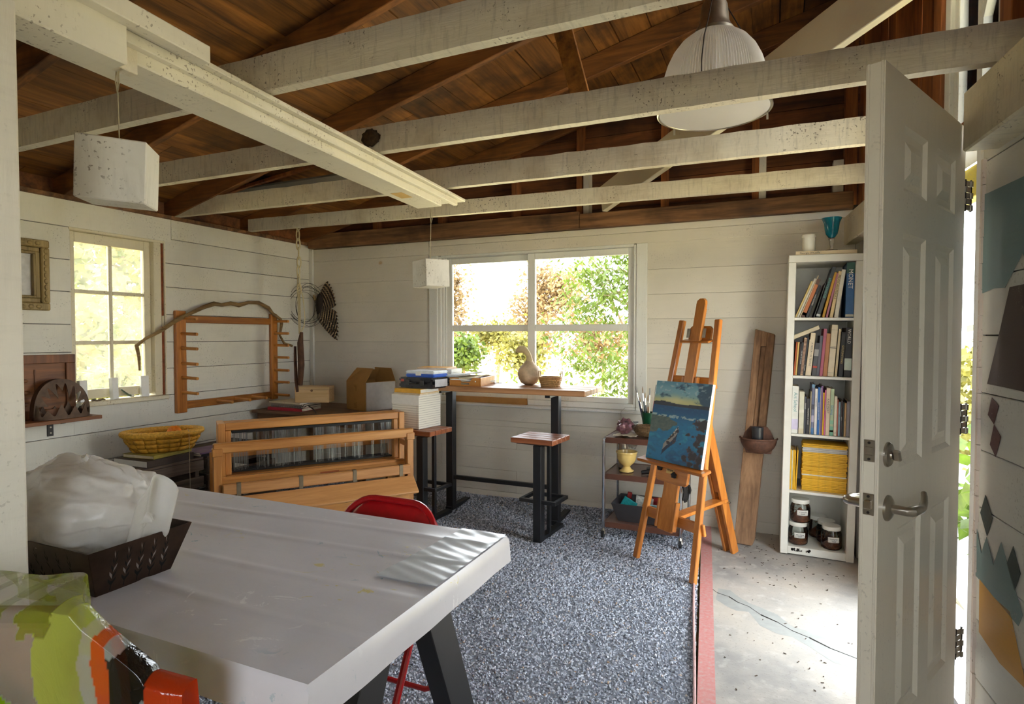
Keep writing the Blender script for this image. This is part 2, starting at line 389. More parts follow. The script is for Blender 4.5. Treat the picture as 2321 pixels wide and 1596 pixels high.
# ---------------------------------------------------------------- walls built of boards
def wall(name, label): 
    return tag(bpy.data.objects.new(name, None), label, None, kind='structure')
def board_wall(root, axis, rects, mat, face, depth, proud=.0):
    """axis 'Y': board runs along Y on plane x=face (room side +x); axis 'X': runs along X on plane y=face (room side -y)"""
    for (a0, a1, z0, z1) in rects:
        g = G(); j = random.uniform(-.0015, .0015) if axis == 'Y' else random.uniform(-.0005, .0005); gp = .0016 if axis == 'Y' else random.choice((.0002, .0003, .0012))
        if axis == 'Y': g.box((face-depth, a0, z0+gp), (face+j, a1, z1-gp))
        else: g.box((a0, face-j, z0+gp), (a1, face+depth, z1-gp))
        ob('board', g, mat, root, bevel=.0025 if axis == 'Y' else .0008, smooth=False)
# left wall
g = G(); W = .13
g.box((LX-W, -1.5, -.1), (LX-.018, 2.30, 2.22)); g.box((LX-W, 2.92, -.1), (LX-.018, 4.53, 2.22)); g.box((LX-W, 2.30, -.1), (LX-.018, 2.92, .925)); g.box((LX-W, 2.30, 2.03), (LX-.018, 2.92, 2.22))
wl = tag(ob('wall_left', g, m_gap, smooth=False), 'white painted board wall with small six-pane window', None, kind='structure')
zr = [-.06, .15, .345, .54, .728, .926, 1.119, 1.311, 1.51, 1.71, 1.882, 2.058, 2.215]
zl = [-.06, .15, .345, .54, .728, .90, 1.075, 1.254, 1.428, 1.632, 1.831, 2.035]
rects = [(2.925, 4.395, zr[i], zr[i+1]) for i in range(5, 12)] + [(-1.5, 2.298, zl[i], zl[i+1]) for i in range(4, 11)]
rects += [(-1.5, 4.395, zr[i], zr[i+1]) for i in range(0, 4)] + [(2.298, 4.395, .728, .926)]
rects += [(-1.5, 1.2, 2.035, 2.215), (1.203, 2.98, 2.035, 2.215)]
rects = [r for r in rects if not (r[0] == 2.925 and r[2] == 2.058)] + [(2.983, 4.395, 2.058, 2.215)]
board_wall(wl, 'Y', rects, m_wall_l, LX, .018)
# back wall
g = G()
g.box((-4.16, BY+.018, -.1), (-2.63, BY+.14, 2.2)); g.box((-.93, BY+.018, -.1), (.62, BY+.14, 2.2)); g.box((-2.63, BY+.018, -.1), (-.93, BY+.14, .80)); g.box((-2.63, BY+.018, 2.02), (-.93, BY+.14, 2.2))
wb = tag(ob('wall_back', g, m_gap, smooth=False), 'white knotty pine board wall with wide sliding window', None, kind='structure')
zb = [-.08, .077, .255, .434, .615, .799, .965, 1.118, 1.30, 1.48, 1.66, 1.84, 2.05]
rects = []
for i in range(12):
    z0, z1 = zb[i], zb[i+1]
    if z1 <= .80: rects += [(-3.985, -1.9 if i % 2 else -2.6, z0, z1), (-1.898 if i % 2 else -2.598, .47, z0, z1)]
    else: rects += [(-3.985, -2.715, z0, z1), (-.855, .47, z0, z1)]
board_wall(wb, 'X', rects, m_wall_b, BY, .018)
g = G().box((-3.985, BY-.006, 2.05), (-2.715, BY+.02, 2.165)); ob('top_board', g, m_wall_b, wb, .003, False)
g = G().box((-2.715, BY-.010, 2.118), (.47, BY+.02, 2.165)); ob('top_board', g, m_wall_b, wb, .003, False)
g = G().box((-2.715, BY-.006, 2.035), (.47, BY+.02, 2.117)); ob('top_board', g, m_wall_b, wb, .003, False)
g = G().box((-4.03, BY-.02, -.05), (-3.987, BY+.02, 2.2)); ob('corner_board', g, m_trimp, wb, .003, False)
# gable above the back wall: dark boards behind studs
g = G(); g.prism([(-4.2, BY+.14, 2.1), (.75, BY+.14, 2.1), (.75, BY+.14, roof_z(.75)+.05), (-4.2, BY+.14, roof_z(-4.2)+.05)], (0, .05, 0))
gab = tag(ob('wall_gable', g, m_gap, smooth=False), 'bare brown gable boards above the back wall', None, kind='structure')
z = 2.15
while z < 3.55:
    x0 = max(-4.15, (z - 2.35)/.26 - 4.03 - .1); z1 = z + .185
    xl = max(-4.15, (z1 - 2.35)/.26 - 4.03)
    g = G(); g.prism([(x0, BY+.11, z+.002), (.7, BY+.11, z+.002), (.7, BY+.11, z1-.002), (xl, BY+.11, z1-.002)], (0, .025, 0)); ob('gable_board', g, m_gable, gab, smooth=False); z = z1
for i, (x, w, wht) in enumerate([(-3.3,.045,0),(-2.62,.045,0),(-1.93,.05,0),(-1.385,.045,0),(-1.33,.045,1),(-.745,.045,0),(-.13,.045,0),(-.085,.045,1),(.37,.06,1),(.44,.07,0)]):
    top = roof_z(x)-.02 if not wht else (2.62 if x < 0 else 2.50)
    g = G().box((x-w/2, BY+.02, 2.16), (x+w/2, BY+.11, top))
    ob('stud', g, m_stud if not wht else m_trimp, gab, .002, False)
g = G().box((-3.99, BY-.075, 2.168), (-1.36, BY+.1, 2.295)); part(ob('top_plate', g, m_plate, gab, .004, False), 'rough stained plate timber on the back wall')
g = G().box((-1.355, BY-.07, 2.166), (.45, BY+.1, 2.275)); ob('top_plate', g, m_plate, gab, .004, False)

# right wall (skewed), doorway between y 2.52 and 3.40
wr = thing('wall_right', None, None, kind='structure'); wr['label'] = 'white board wall on the door side with painted shapes'
def rwall_box(y0, y1, z0, z1, d0, d1):
    g = G(); g.prism([(rx(y0, d0), y0, z0), (rx(y1, d0), y1, z0), (rx(y1, d1), y1, z0), (rx(y0, d1), y0, z0)], (0, 0, z1-z0)); return g
ob('wall_core', rwall_box(-1.5, 2.535, -.1, 2.0, -.016, -.12), m_gap, wr, smooth=False)
ob('wall_core', rwall_box(3.42, 4.5, -.1, 2.0, -.016, -.12), m_gap, wr, smooth=False)
zz = [-.05, .183, .385, .58, .775, .97, 1.165, 1.36, 1.555, 1.75, 1.945, 2.0]
for i in range(11):
    sl = .0
    ob('board', rwall_box(-1.5, 2.53, zz[i]+.0016, zz[i+1]-.0016, 0, -.016), m_wall_r, wr, .0025, False)
    ob('board', rwall_box(3.43, 4.40, zz[i]+.0016, zz[i+1]-.0016, 0, -.016), m_wall_r, wr, .0025, False)
# timber plates on the wall top, cut away for the door
m_platep = painted('plate_paint', rgb(224, 214, 188), dirt=rgb(70, 48, 30), dirt_amt=.5, axis='Y', bmp=.5, saw=.4)
g = rwall_box(-1.5, 2.40, 1.96, 2.155, .095, -.1); ob('wall_plate', g, m_platep, wr, .006, False)
g = rwall_box(3.7, 4.38, 1.94, 2.12, .07, -.1); ob('wall_plate', g, m_platep, wr, .006, False)
# upper wall: vertical brown boards round the transom window
zt = 3.75
for y0, y1 in [(-1.5, -.6), (-.6, .3), (.3, 1.2), (1.2, 2.1), (2.1, 2.43), (2.96, 3.12), (3.125, 3.31), (3.315, 3.5), (3.505, 3.7), (3.705, 3.9), (3.905, 4.1), (4.105, 4.3), (4.3, 4.5)]:
    ob('upper_board', rwall_box(y0, y1-.003, 2.0 if y1 < 2.5 else 2.16, zt, -.09, -.12), m_stud, wr, smooth=False)
ob('stud', rwall_box(2.36, 2.44, 2.15, zt, -.01, -.09), m_stud, wr, .003, False)
ob('stud', rwall_box(2.97, 3.06, 2.16, zt, -.01, -.09), m_stud, wr, .003, False)
ob('stud', rwall_box(3.62, 3.70, 2.10, zt, -.01, -.09), m_stud, wr, .003, False)
ob('stud', rwall_box(4.24, 4.34, 2.10, zt, .0, -.09), m_stud, wr, .003, False)
ob('sill_timber', rwall_box(2.44, 3.7, 2.10, 2.165, -.02, -.12), m_stud, wr, .003, False)
# doorway lining
m_jamb = painted('jamb_paint', rgb(226, 224, 220), dirt=rgb(120, 80, 50), axis='Z', bmp=.2)
ob('door_jamb', rwall_box(2.508, 2.548, -.02, 2.06, .006, -.14), m_jamb, wr, .003, False)
ob('door_jamb', rwall_box(3.40, 3.43, -.02, 2.06, .0, -.14), m_jamb, wr, .003, False)
part(ob('outer_head', rwall_box(2.53, 3.41, 1.93, 2.06, -.145, -.20), painted('yellow_paint', rgb(222, 200, 60), axis='Y'), wr, .003, False), 'yellow painted board outside over the door')
ob('door_head', rwall_box(2.51, 3.43, 2.06, 2.10, .0, -.14), m_jamb, wr, .003, False)
ob('threshold', rwall_box(2.55, 3.40, -.02, .02, .01, -.16), plain('aluminium_sill', rgb(196, 200, 206), .35, .8), wr, .003, False)
g = G()
for k in range(22):
    z0 = .02 + k*.088; w = .010 + .006*random.random()
    g.prism([(rx(2.5, .008), 2.506-w*1.6, z0), (rx(2.5, .008), 2.506, z0), (rx(2.5, .008), 2.506, z0+.086), (rx(2.5, .008), 2.506-w*1.3-.004*random.random(), z0+.086)], (.012, 0, 0))
part(ob('raw_edge', g, painted('peeling_paint', rgb(206, 190, 178), dirt=rgb(110, 78, 52), dirt_amt=.6, axis='Z', bmp=.6), wr, smooth=False), 'flaking raw edge of the cut wall boards')
# mural shapes painted on the wall, coordinates (y, z)
def mural(name, pts, c, label):
    g = G(); g.prism([(rx(y, .0025), y, z) for y, z in pts], (-.0006, 0, 0))
    part(ob(name, g, painted('mural_'+name+str(len(MATS)), c, axis='Y', rnd=(.97, 1.03), bmp=.2, dirt_amt=.2), wr, smooth=False), label)
mural('painted_teal_field', [(2.492,1.835),(2.46,1.833),(2.228,1.828),(2.0,1.825),(1.7,1.8),(1.9,1.2),(2.217,1.602),(2.324,1.508),(2.40,1.512),(2.492,1.501)], rgb(118, 142, 142), 'grey-teal painted field high on the wall')
mural('painted_trapezoid', [(2.293,1.508),(2.1,1.512),(2.1,1.19),(2.226,1.196),(2.434,1.199),(2.371,1.332)], rgb(76, 60, 56), 'dark brown painted trapezoid')
mural('painted_diamond', [(2.397,1.158),(2.348,1.136),(2.378,1.072),(2.424,1.097)], rgb(84, 44, 46), 'dark red painted diamond')
mural('painted_diamond', [(2.378,1.072),(2.327,1.04),(2.361,.969),(2.404,1.002)], rgb(84, 44, 46), 'dark red painted diamond below the other')
mural('painted_diamond', [(2.428,.83),(2.373,.77),(2.411,.697),(2.465,.76)], rgb(44, 62, 58), 'dark green painted diamond')
mural('painted_diamond', [(2.232,.725),(2.185,.659),(2.217,.594),(2.27,.658)], rgb(38, 54, 50), 'dark green painted diamond by the frame edge')
mural('painted_zigzag', [(2.490,.700),(2.451,.626),(2.414,.693),(2.359,.621),(2.31,.711),(2.165,.544),(2.1,.50),(2.12,.44),(2.17,.47),(2.24,.52),(2.36,.49),(2.490,.54)][:6] + [(2.19,.50),(2.35,.52),(2.490,.535)], rgb(112, 134, 132), 'grey-green painted zigzag peaks')
mural('painted_yellow_field', [(2.46,.536),(2.35,.518),(2.242,.520),(2.17,.402),(2.1,.30),(2.14,.34),(2.3,.33),(2.455,.355)], rgb(206, 150, 50), 'ochre yellow painted field')

# front wall behind the camera, closed but for an opening added to light the door face
g = G(); g.box((-4.16, -1.5, -.1), (-.35, -1.4, 3.7)); g.box((.65, -1.5, -.1), (1.1, -1.4, 3.7)); g.box((-.35, -1.5, -.1), (.65, -1.4, 1.0)); g.box((-.35, -1.5, 2.0), (.65, -1.4, 3.7))
tag(ob('wall_front', g, m_wall_r, smooth=False), 'white front wall behind the viewer with one unseen opening added to light the door', None, kind='structure')
# ---------------------------------------------------------------- roof
ceil = thing('ceiling', None, None, kind='structure'); ceil['label'] = 'bare brown sloping board roof on rafters with white joists'
g = G(); g.prism([(-4.5, -1.5, roof_z(-4.5)+.03), (1.1, -1.5, roof_z(1.1)+.03), (1.1, -1.5, roof_z(1.1)+.08), (-4.5, -1.5, roof_z(-4.5)+.08)], (0, 6.2, 0))
part(ob('roof_deck', g, m_gap, ceil, smooth=False), 'roof covering above the boards')
x = -4.35; k = 0
while x < .95:
    w = random.choice((.14, .165, .19)); gp = random.choice((.003, .005, .009))
    cut = 1.2 + 2.2*random.random()
    for y0, y1 in ((-1.5, cut-.002), (cut+.002, 4.55)):
        g = G(); g.prism([(x, y0, roof_z(x)), (x+w-gp, y0, roof_z(x+w-gp)), (x+w-gp, y0, roof_z(x+w-gp)+.022), (x, y0, roof_z(x)+.022)], (0, y1-y0, 0))
        ob('roof_board', g, m_roof, ceil, smooth=False)
    x += w
for y in (.1, .82, 1.53, 2.25, 2.98, 3.66, 4.30):
    g = G(); x0, x1 = -4.3, .95
    g.prism([(x0, y, roof_z(x0)-.003), (x1, y, roof_z(x1)-.003), (x1, y, roof_z(x1)-.135), (x0, y, roof_z(x0)-.135)], (0, .042, 0))
    ob('rafter', g, m_rafter, ceil, .003, False)
def joist(y, zl, zr, h, yr=None, x0=-3.98, x1=.66):
    yr = y if yr is None else yr; N = 70; g = G(); vs = []
    for i in range(N+1):
        u = i/N; X = x0+(x1-x0)*u; Y = y+(yr-y)*u; Z = zl+(zr-zl)*u; j = .0042*fbm((X*8, y, 0), 3, 4)
        vs += [(X, Y-.021+j, Z+j), (X, Y+.021, Z), (X, Y+.021, Z+h), (X, Y-.021+j, Z+h+j*1.5)]
    fs = [(3, 2, 1, 0), (4*N, 4*N+1, 4*N+2, 4*N+3)]
    for i in range(N):
        for q in range(4): fs.append((4*i+q, 4*i+(q+1) % 4, 4*i+4+(q+1) % 4, 4*i+4+q))
    g.add(vs, fs); return ob('joist', g, m_joist, ceil, smooth=False)
g = G().prism([(-4.16, -1.5, 2.2), (-4.10, -1.5, 2.2), (-4.10, -1.5, 2.36), (-4.16, -1.5, 2.36)], (0, 6.05, 0)); part(ob('eave_board', g, m_gable, ceil, smooth=False), 'dark board closing the eaves above the left wall')
g = G().box((-4.16, -1.5, 2.2), (-4.0, 4.5, 2.225)); ob('left_plate', g, m_plate, ceil, .003, False)
joist(3.67, 2.222, 2.185, .098, 3.73, -4.0, .585)
joist(3.01, 2.222, 2.195, .118, 3.04, -4.0, .65)
joist(2.28, 2.205, 2.19, .118, 2.285, -3.9, .70)
joist(1.60, 2.205, 2.195, .125, 1.54, -3.9, .70)
joist(.86, 2.205, 2.20, .12, .84, -3.9, .75)
tag(ob('wasp_nest', blob((-1.70, 2.25, 2.262), .045, (1.1, .5, .85), .2, 2.5), plain('mud_nest', rgb(66, 50, 30), .95, var=.5, scale=70, bmp=.9)), 'dark wasp nest clump on the joist beside the box beam', 'nest')
tag(ob('wasp_nest', blob((-1.61, 1.575, 2.25), .04, (1.1, .5, .85), .2, 2.5, seed=4), MATS['mud_nest']), 'dark wasp nest clump on the nearest joist by the box beam', 'nest')
# loose short boards nailed across the rafters
g = G().beam((-.70, 2.312, 2.24), (-.90, 2.312, 2.985), .075, .022, (0, 1, 0)); ob('strut', g, m_roof, ceil, .002, False)
g = G().beam((-3.95, 3.28, 2.40), (-2.55, 3.32, 2.43), .30, .012); part(ob('grey_panel', g, plain('grey_panel_paint', rgb(96, 92, 84), .7), ceil, smooth=False), 'dark grey panel lying above the joists')
g = G().beam((-3.95, 3.14, 2.355), (-2.0, 3.14, 2.60), .03, .02); ob('lath', g, m_stud, ceil, smooth=False)
# ---------------------------------------------------------------- window_1: six-pane sash in the left wall
w1 = thing('window_1', None, None, (LX, 2.6, .93), kind='structure'); w1['label'] = 'small old six-pane window in the left wall'
m_sash = painted('old_sash_paint', rgb(226, 216, 188), dirt=rgb(120, 96, 60), axis='Z', bmp=.4)
xf = LX - .06
g = G()
for y0, y1, z0, z1 in ((2.30, 2.345, .945, 2.02), (2.80, 2.845, .945, 2.02), (2.345, 2.80, .945, 1.005), (2.345, 2.80, 1.955, 2.02)): g.box((xf-.02, y0, z0), (xf+.018, y1, z1))
ob('sash_frame', g, m_sash, w1, .003, False)
g = G().box((xf-.012, 2.562, 1.005), (xf+.012, 2.585, 1.955)); ob('muntin', g, m_sash, w1, .004, False)
for z in (1.311, 1.642):
    for y0, y1 in ((2.345, 2.562), (2.585, 2.80)): ob('muntin', G().box((xf-.012, y0, z-.012), (xf+.012, y1, z+.012)), m_sash, w1, .004, False)
for z0, z1 in ((1.0, 1.311), (1.311, 1.642), (1.642, 1.96)):
    for y0, y1 in ((2.34, 2.573), (2.573, 2.805)): ob('pane', G().box((xf-.003, y0, z0), (xf, y1, z1)), m_pane_old, w1, smooth=False)
ob('jamb', G().box((LX-.13, 2.845, .93), (LX-.002, 2.90, 2.03)), m_sash, w1, .003, False)
ob('jamb', G().box((LX-.13, 2.28, .93), (LX-.03, 2.30, 2.03)), m_sash, w1, .003, False)
ob('head', G().box((LX-.13, 2.29, 2.02), (LX+.004, 2.93, 2.037)), m_sash, w1, .003, False)
ob('sill', G().box((LX-.13, 2.29, .90), (LX+.028, 2.93, .93)), m_sash, w1, .005, False)
ob('jamb_groove', G().box((LX-.012, 2.90, .93), (LX-.006, 2.918, 2.02)), plain('rusty_weatherstrip', rgb(126, 64, 30), .7, .3, var=.4), w1, smooth=False)
ob('casing', G().box((LX-.01, 2.918, .92), (LX+.006, 2.93, 2.03)), m_sash, w1, .002, False)
ob('hinge', G().cyl((LX-.004, 2.909, 1.42), (LX-.004, 2.909, 1.50), .008), m_sash, w1)

# ---------------------------------------------------------------- window_2: wide sliding window in the back wall
w2 = thing('window_2', None, None, (-1.78, BY, .80), kind='structure'); w2['label'] = 'wide white sliding window in the back wall'
m_win = painted('window_paint', rgb(232, 232, 224), axis='Z', bmp=.05, dirt_amt=.2)
def fr(name, boxes, mat=m_win, bv=.003):
    g = G()
    for lo, hi in boxes: g.box(lo, hi)
    return ob(name, g, mat, w2, bv, False)
fr('casing', [((-2.715, BY-.012, .80), (-2.632, BY+.03, 2.035))]); fr('casing', [((-.935, BY-.012, .80), (-.855, BY+.03, 2.035))])
fr('sill', [((-2.66, BY-.055, .778), (-.88, BY+.14, .803))], m_win, .006); fr('apron', [((-2.66, BY-.012, .66), (-.88, BY+.01, .776))], m_wall_b)
fr('frame', [((-2.632, BY-.004, .803), (-2.602, BY+.14, 2.03)), ((-.955, BY-.004, .803), (-.935, BY+.14, 2.03)), ((-2.602, BY-.004, .803), (-.955, BY+.14, .845)), ((-2.602, BY-.004, 2.015), (-.955, BY+.14, 2.035))])
fr('track', [((-2.602, BY+.012, .845), (-2.580, BY+.03, 2.015))]); fr('track', [((-2.602, BY+.045, .845), (-2.575, BY+.06, 2.015))])
def sash(x0, x1, y, name):
    s = ob('sash', G().box((x0, y-.016, .845), (x0+.062, y+.016, 2.013)).box((x1-.055, y-.016, .845), (x1, y+.016, 2.013)).box((x0+.062, y-.016, .845), (x1-.055, y+.016, .885)).box((x0+.062, y-.016, 1.965), (x1-.055, y+.016, 2.013)), m_win, w2, .003, False)
    ob('rail', G().box((x0+.062, y-.012, 1.392), (x1-.055, y+.012, 1.445)), m_win, s, .003, False)
    for z0, z1 in ((.885, 1.392), (1.445, 1.965)): ob('pane', G().box((x0+.06, y-.002, z0), (x1-.053, y+.002, z1)), m_pane, s, smooth=False)
sash(-2.592, -1.765, BY+.078, 'left'); sash(-1.815, -.948, BY+.042, 'right')
# ---------------------------------------------------------------- window_3: transom window above the door
w3 = thing('window_3', None, None, (rx(2.7), 2.7, 2.2), kind='structure'); w3['label'] = 'tall white transom window high above the door'
def rb(y0, y1, z0, z1, d0, d1): return rwall_box(y0, y1, z0, z1, d0, d1)
for y0, y1 in ((2.44, 2.478), (2.90, 2.955)): ob('frame', rb(y0, y1, 2.165, 3.25, -.02, -.10), m_win, w3, .003, False)
for y0, y1 in ((2.645, 2.685), (2.86, 2.90)): ob('mullion', rb(y0, y1, 2.165, 3.25, -.035, -.07), m_win, w3, .003, False)
g = G().beam((rx(2.68, -.05), 2.72, 2.41), (rx(2.5, -.05), 2.47, 2.78), .03, .03); ob('glazing_bar', g, m_win, w3, .002, False)
ob('head', rb(2.44, 2.955, 3.25, 3.29, -.02, -.10), m_win, w3, .003, False)
for y0, y1 in ((2.478, 2.645), (2.685, 2.86)): ob('pane', rb(y0, y1, 2.165, 3.25, -.05, -.054), m_pane, w3, smooth=False)

# ---------------------------------------------------------------- white box beam, post and diagonal brace
def chx(y): return -1.609 - (y - 1.07) * .0813           # right bottom edge of the long box beam
def skew(y0, y1, a0, a1, z0, z1):
    return G().prism([(chx(y0)+a0, y0, z0), (chx(y0)+a1, y0, z0), (chx(y0)+a1, y0, z1), (chx(y0)+a0, y0, z1)], (chx(y1)-chx(y0), y1-y0, 0))
bb = thing('box_beam', 'long white painted box beam running under the joists', 'beam', (chx(2), 2, 2.1))
ob('duct', skew(-.6, 3.0, -.165, 0, 2.105, 2.172), m_beamp, bb, .004, False)
ob('top_board', skew(-.6, 3.22, -.19, .055, 2.172, 2.188), m_beamp, bb, .003, False)
ob('side_lip', skew(-.6, 3.16, .0, .028, 2.14, 2.172), m_beamp, bb, .003, False)
ob('thick_section', skew(-.6, 1.02, -.03, .075, 2.055, 2.172), m_beamp, bb, .004, False)
ob('side_strip', skew(-.6, 1.25, .075, .115, 2.15, 2.20), m_beamp, bb, .003, False)
ob('joint_plate', skew(.985, 1.10, -.035, .002, 2.075, 2.17), m_joist, bb, .002, False)
part(ob('label_sticker', skew(2.62, 2.74, -.12, -.05, 2.1042, 2.1052), plain('tan_sticker', rgb(206, 168, 96), .6), bb, smooth=False), 'tan sticker on the underside')
tp = tag(ob('trim_post', G().box((-1.57, .60, -.05), (-1.432, .725, 2.05)), painted('post_paint', rgb(226, 220, 206), axis='Z', bmp=.35, dirt_amt=.3, saw=.12), None, .006, False), 'white painted timber post at the left edge', None, kind='structure')
br = tag(ob('brace_board', G().beam((-1.16, 4.30, 2.36), (.62, 2.53, 2.765), .19, .045, (.69, .73, 0)), painted('brace_paint', rgb(232, 222, 192), axis='X', bmp=.15, dirt_amt=.15), None, .003, False), 'wide cream painted board running diagonally up to the right', 'brace')

# ---------------------------------------------------------------- door_1, swung open towards the camera
DH = Vector((.577, 2.439, 0)); drz = math.atan2(-.9003, -.4353)
d1 = thing('door_1', None, None, DH, drz, kind='structure'); d1['label'] = 'cream six-panel entrance door standing wide open'
m_door = painted('door_paint', rgb(226, 218, 200), axis='Z', bmp=.05, rough=.28, dirt_amt=.25, specks=True)
DW, DT = .755, .044
panels = [(x0, x1, z0, z1) for x0, x1 in ((.115, .310), (.405, .605)) for z0, z1 in ((.285, .835), (1.0, 1.637), (1.748, 1.922))]
xs = sorted({0, DW} | {p[0] for p in panels} | {p[1] for p in panels}); zs = sorted({.022, 2.05} | {p[2] for p in panels} | {p[3] for p in panels})
g = G()
for yy, sg in ((0, 1), (-DT, -1)):
    for i in range(len(xs)-1):
        for j in range(len(zs)-1):
            x0, x1, z0, z1 = xs[i], xs[i+1], zs[j], zs[j+1]
            if any(abs(x0-p[0]) < 1e-6 and abs(z0-p[2]) < 1e-6 for p in panels):
                rings = [(0, 0), (.014, -.009), (.034, -.009), (.058, -.001)]
                prev = None
                for ins, dep in rings:
                    q = [(x0+ins, yy+dep*sg, z0+ins), (x1-ins, yy+dep*sg, z0+ins), (x1-ins, yy+dep*sg, z1-ins), (x0+ins, yy+dep*sg, z1-ins)]
                    o = len(g.v); g.v += [Vector(p) for p in q]
                    if prev is not None:
                        for k in range(4): g.f.append((prev+k, prev+(k+1) % 4, o+(k+1) % 4, o+k))
                    prev = o
                g.f.append(tuple(prev+k for k in range(4)))
            else: g.add([(x0, yy, z0), (x1, yy, z0), (x1, yy, z1), (x0, yy, z1)], [(0, 1, 2, 3)])
for a, b_ in ((0, 1), ):
    g.add([(0, 0, .022), (0, -DT, .022), (0, -DT, 2.05), (0, 0, 2.05)], [(0, 1, 2, 3)]); g.add([(DW, 0, .022), (DW, -DT, .022), (DW, -DT, 2.05), (DW, 0, 2.05)], [(0, 1, 2, 3)])
    g.add([(0, 0, 2.05), (DW, 0, 2.05), (DW, -DT, 2.05), (0, -DT, 2.05)], [(0, 1, 2, 3)]); g.add([(0, 0, .022), (DW, 0, .022), (DW, -DT, .022), (0, -DT, .022)], [(0, 1, 2, 3)])
slab = ob('slab', g, m_door, d1, world=False, smooth=False, merge=True)
for y in (-.006, -.038): ob('edge_bead', G().box((DW-.001, y-.003, .03), (DW+.003, y+.003, 2.052)), m_door, slab, .001, False, world=False)
for z, nm in ((1.062, 'deadbolt_plate'), (.923, 'latch_plate')):
    p = ob(nm, G().box((DW, -.035, z-.028), (DW+.0035, -.009, z+.028)), m_steel, d1, .001, False, world=False)
    ob('screw', G().cyl((DW+.002, -.022, z+.021), (DW+.005, -.022, z+.021), .0035, n=10), m_dark_iron, p, world=False)
    ob('screw', G().cyl((DW+.002, -.022, z-.021), (DW+.005, -.022, z-.021), .0035, n=10), m_dark_iron, p, world=False)
    ob('bolt', G().box((DW+.003, -.031, z-.011), (DW+(.006 if z > 1 else .013), -.013, z+.011)), m_steel, p, .002, False, world=False)
def rotlathe(prof, c, d):   # lathe along local y, d=+1 room face, -1 outer face
    g = G().lathe(prof, n=28); m = Matrix.Translation(c) @ Matrix.Rotation(-math.pi/2*d, 4, 'X'); return g.xf(m)
for d, y0 in ((1, 0), (-1, -DT)):
    ob('deadbolt_rose', rotlathe([(.033, 0), (.033, .004), (.029, .008), (.012, .010), (.011, .014), (0, .014)], (.695, y0, 1.048), d), m_steel, d1, world=False)
    ob('lever_rose', rotlathe([(.034, 0), (.033, .006), (.024, .012), (.012, .014), (.011, .022), (0, .022)], (.69, y0, .906), d), m_steel, d1, world=False)
    yl = y0 + d*.05
    g = G().tube([(.69, y0+d*.014, .906), (.69, y0+d*.045, .906), (.682, yl+d*.004, .906), (.65, yl+d*.006, .905), (.615, yl+d*.006, .900), (.59, yl+d*.004, .900), (.572, yl+d*.002, .910), (.565, yl, .924), (.556, yl-d*.004, .932)], [.012, .012, .0135, .0135, .0115, .010, .009, .008, .007], 14)
    ob('lever', g, m_steel, d1, world=False)
    if d == 1: ob('thumb_turn', G().obox((.695, y0+.022, 1.048), (.011, .020, .034), (0, .5, 0)), m_steel, d1, .004, False, world=False)
# hinges: leaves on the door edge, links across the gap, leaf on the jamb
def W3(x, y, z): return Matrix.Translation(DH) @ Matrix.Rotation(drz, 4, 'Z') @ Vector((x, y, z))
J = Vector((rx(2.51, .004), 2.512, 0))
for z in (1.83, 1.075, .30):
    a = W3(-.004, -.006, z); b_ = Vector((J.x-.012, J.y-.004, z))
    h = ob('hinge', G().box((-.002, -.042, z-.05), (.0005, -.001, z+.05)), m_steel, d1, world=False)
    for k in range(5):
        zz0 = z - .05 + k*.02
        q = a.lerp(b_, .15 if k % 2 else .55); r_ = a.lerp(b_, .62 if k % 2 else 1.0)
        ob('knuckle', G().beam((a if k % 2 == 0 else q) + Vector((0, 0, zz0+.01-z)), (q if k % 2 == 0 else r_) + Vector((0, 0, zz0+.01-z)), .0035, .0185), m_steel, h, .0008)
        ob('knuckle', G().cyl(q + Vector((0, 0, zz0-z)), q + Vector((0, 0, zz0+.019-z)), .007, n=10), m_steel, h)
    for q in (.15, .55): ob('pin', G().cyl(a.lerp(b_, q)+Vector((0, 0, -.053)), a.lerp(b_, q)+Vector((0, 0, .053)), .0035, n=8), m_dark_iron, h)

# ---------------------------------------------------------------- pendant lamp with ribbed glass dome
PL = Vector((-.245, 2.66, 2.30))
pl = thing('pendant_lamp', 'large industrial pendant lamp with ribbed glass dome', 'lamp', PL)
prof = [(.222, .0), (.226, .012), (.219, .05), (.212, .10), (.203, .15), (.188, .20), (.166, .245), (.135, .285), (.10, .312), (.075, .325)]
m, nt, b = newmat('ribbed_glass'); b.inputs['Base Color'].default_value = (.78, .76, .74, 1); b.inputs['Roughness'].default_value = .18; b.inputs['Specular IOR Level'].default_value = .8
tl = nd(nt, 'ShaderNodeBsdfTranslucent'); tl.inputs[0].default_value = (.85, .84, .82, 1); tq = nd(nt, 'ShaderNodeBsdfTransparent'); ma = nd(nt, 'ShaderNodeMixShader'); ma.inputs[0].default_value = .45; mb = nd(nt, 'ShaderNodeMixShader'); mb.inputs[0].default_value = .22
nt.links.new(b.outputs[0], ma.inputs[1]); nt.links.new(tl.outputs[0], ma.inputs[2]); nt.links.new(ma.outputs[0], mb.inputs[1]); nt.links.new(tq.outputs[0], mb.inputs[2]); nt.links.new(mb.outputs[0], nt.nodes['Material Output'].inputs[0])
g = G().lathe(prof, (0, 0, 0), 240, f=lambda a, z: 1 + .011*(1 if int(round(a/(2*math.pi)*240)) % 2 else -1))
o = ob('glass_dome', g, m, pl, world=False); part(o, 'ribbed translucent glass dome')
g = G().tube([(.227*math.cos(a), .227*math.sin(a), .002) for a in [2*math.pi*i/48 for i in range(48)]], .006, 8, closed=True); ob('rim_ring', g, m_steel, pl, world=False)
m_cast = plain('cast_aluminium', rgb(140, 132, 118), .45, .8, var=.15)
g = G().lathe([(.078, .318), (.080, .335), (.068, .352), (.060, .37), (.052, .44), (.046, .455), (.02, .462), (0, .462)], n=28); ob('housing', g, m_cast, pl, world=False)
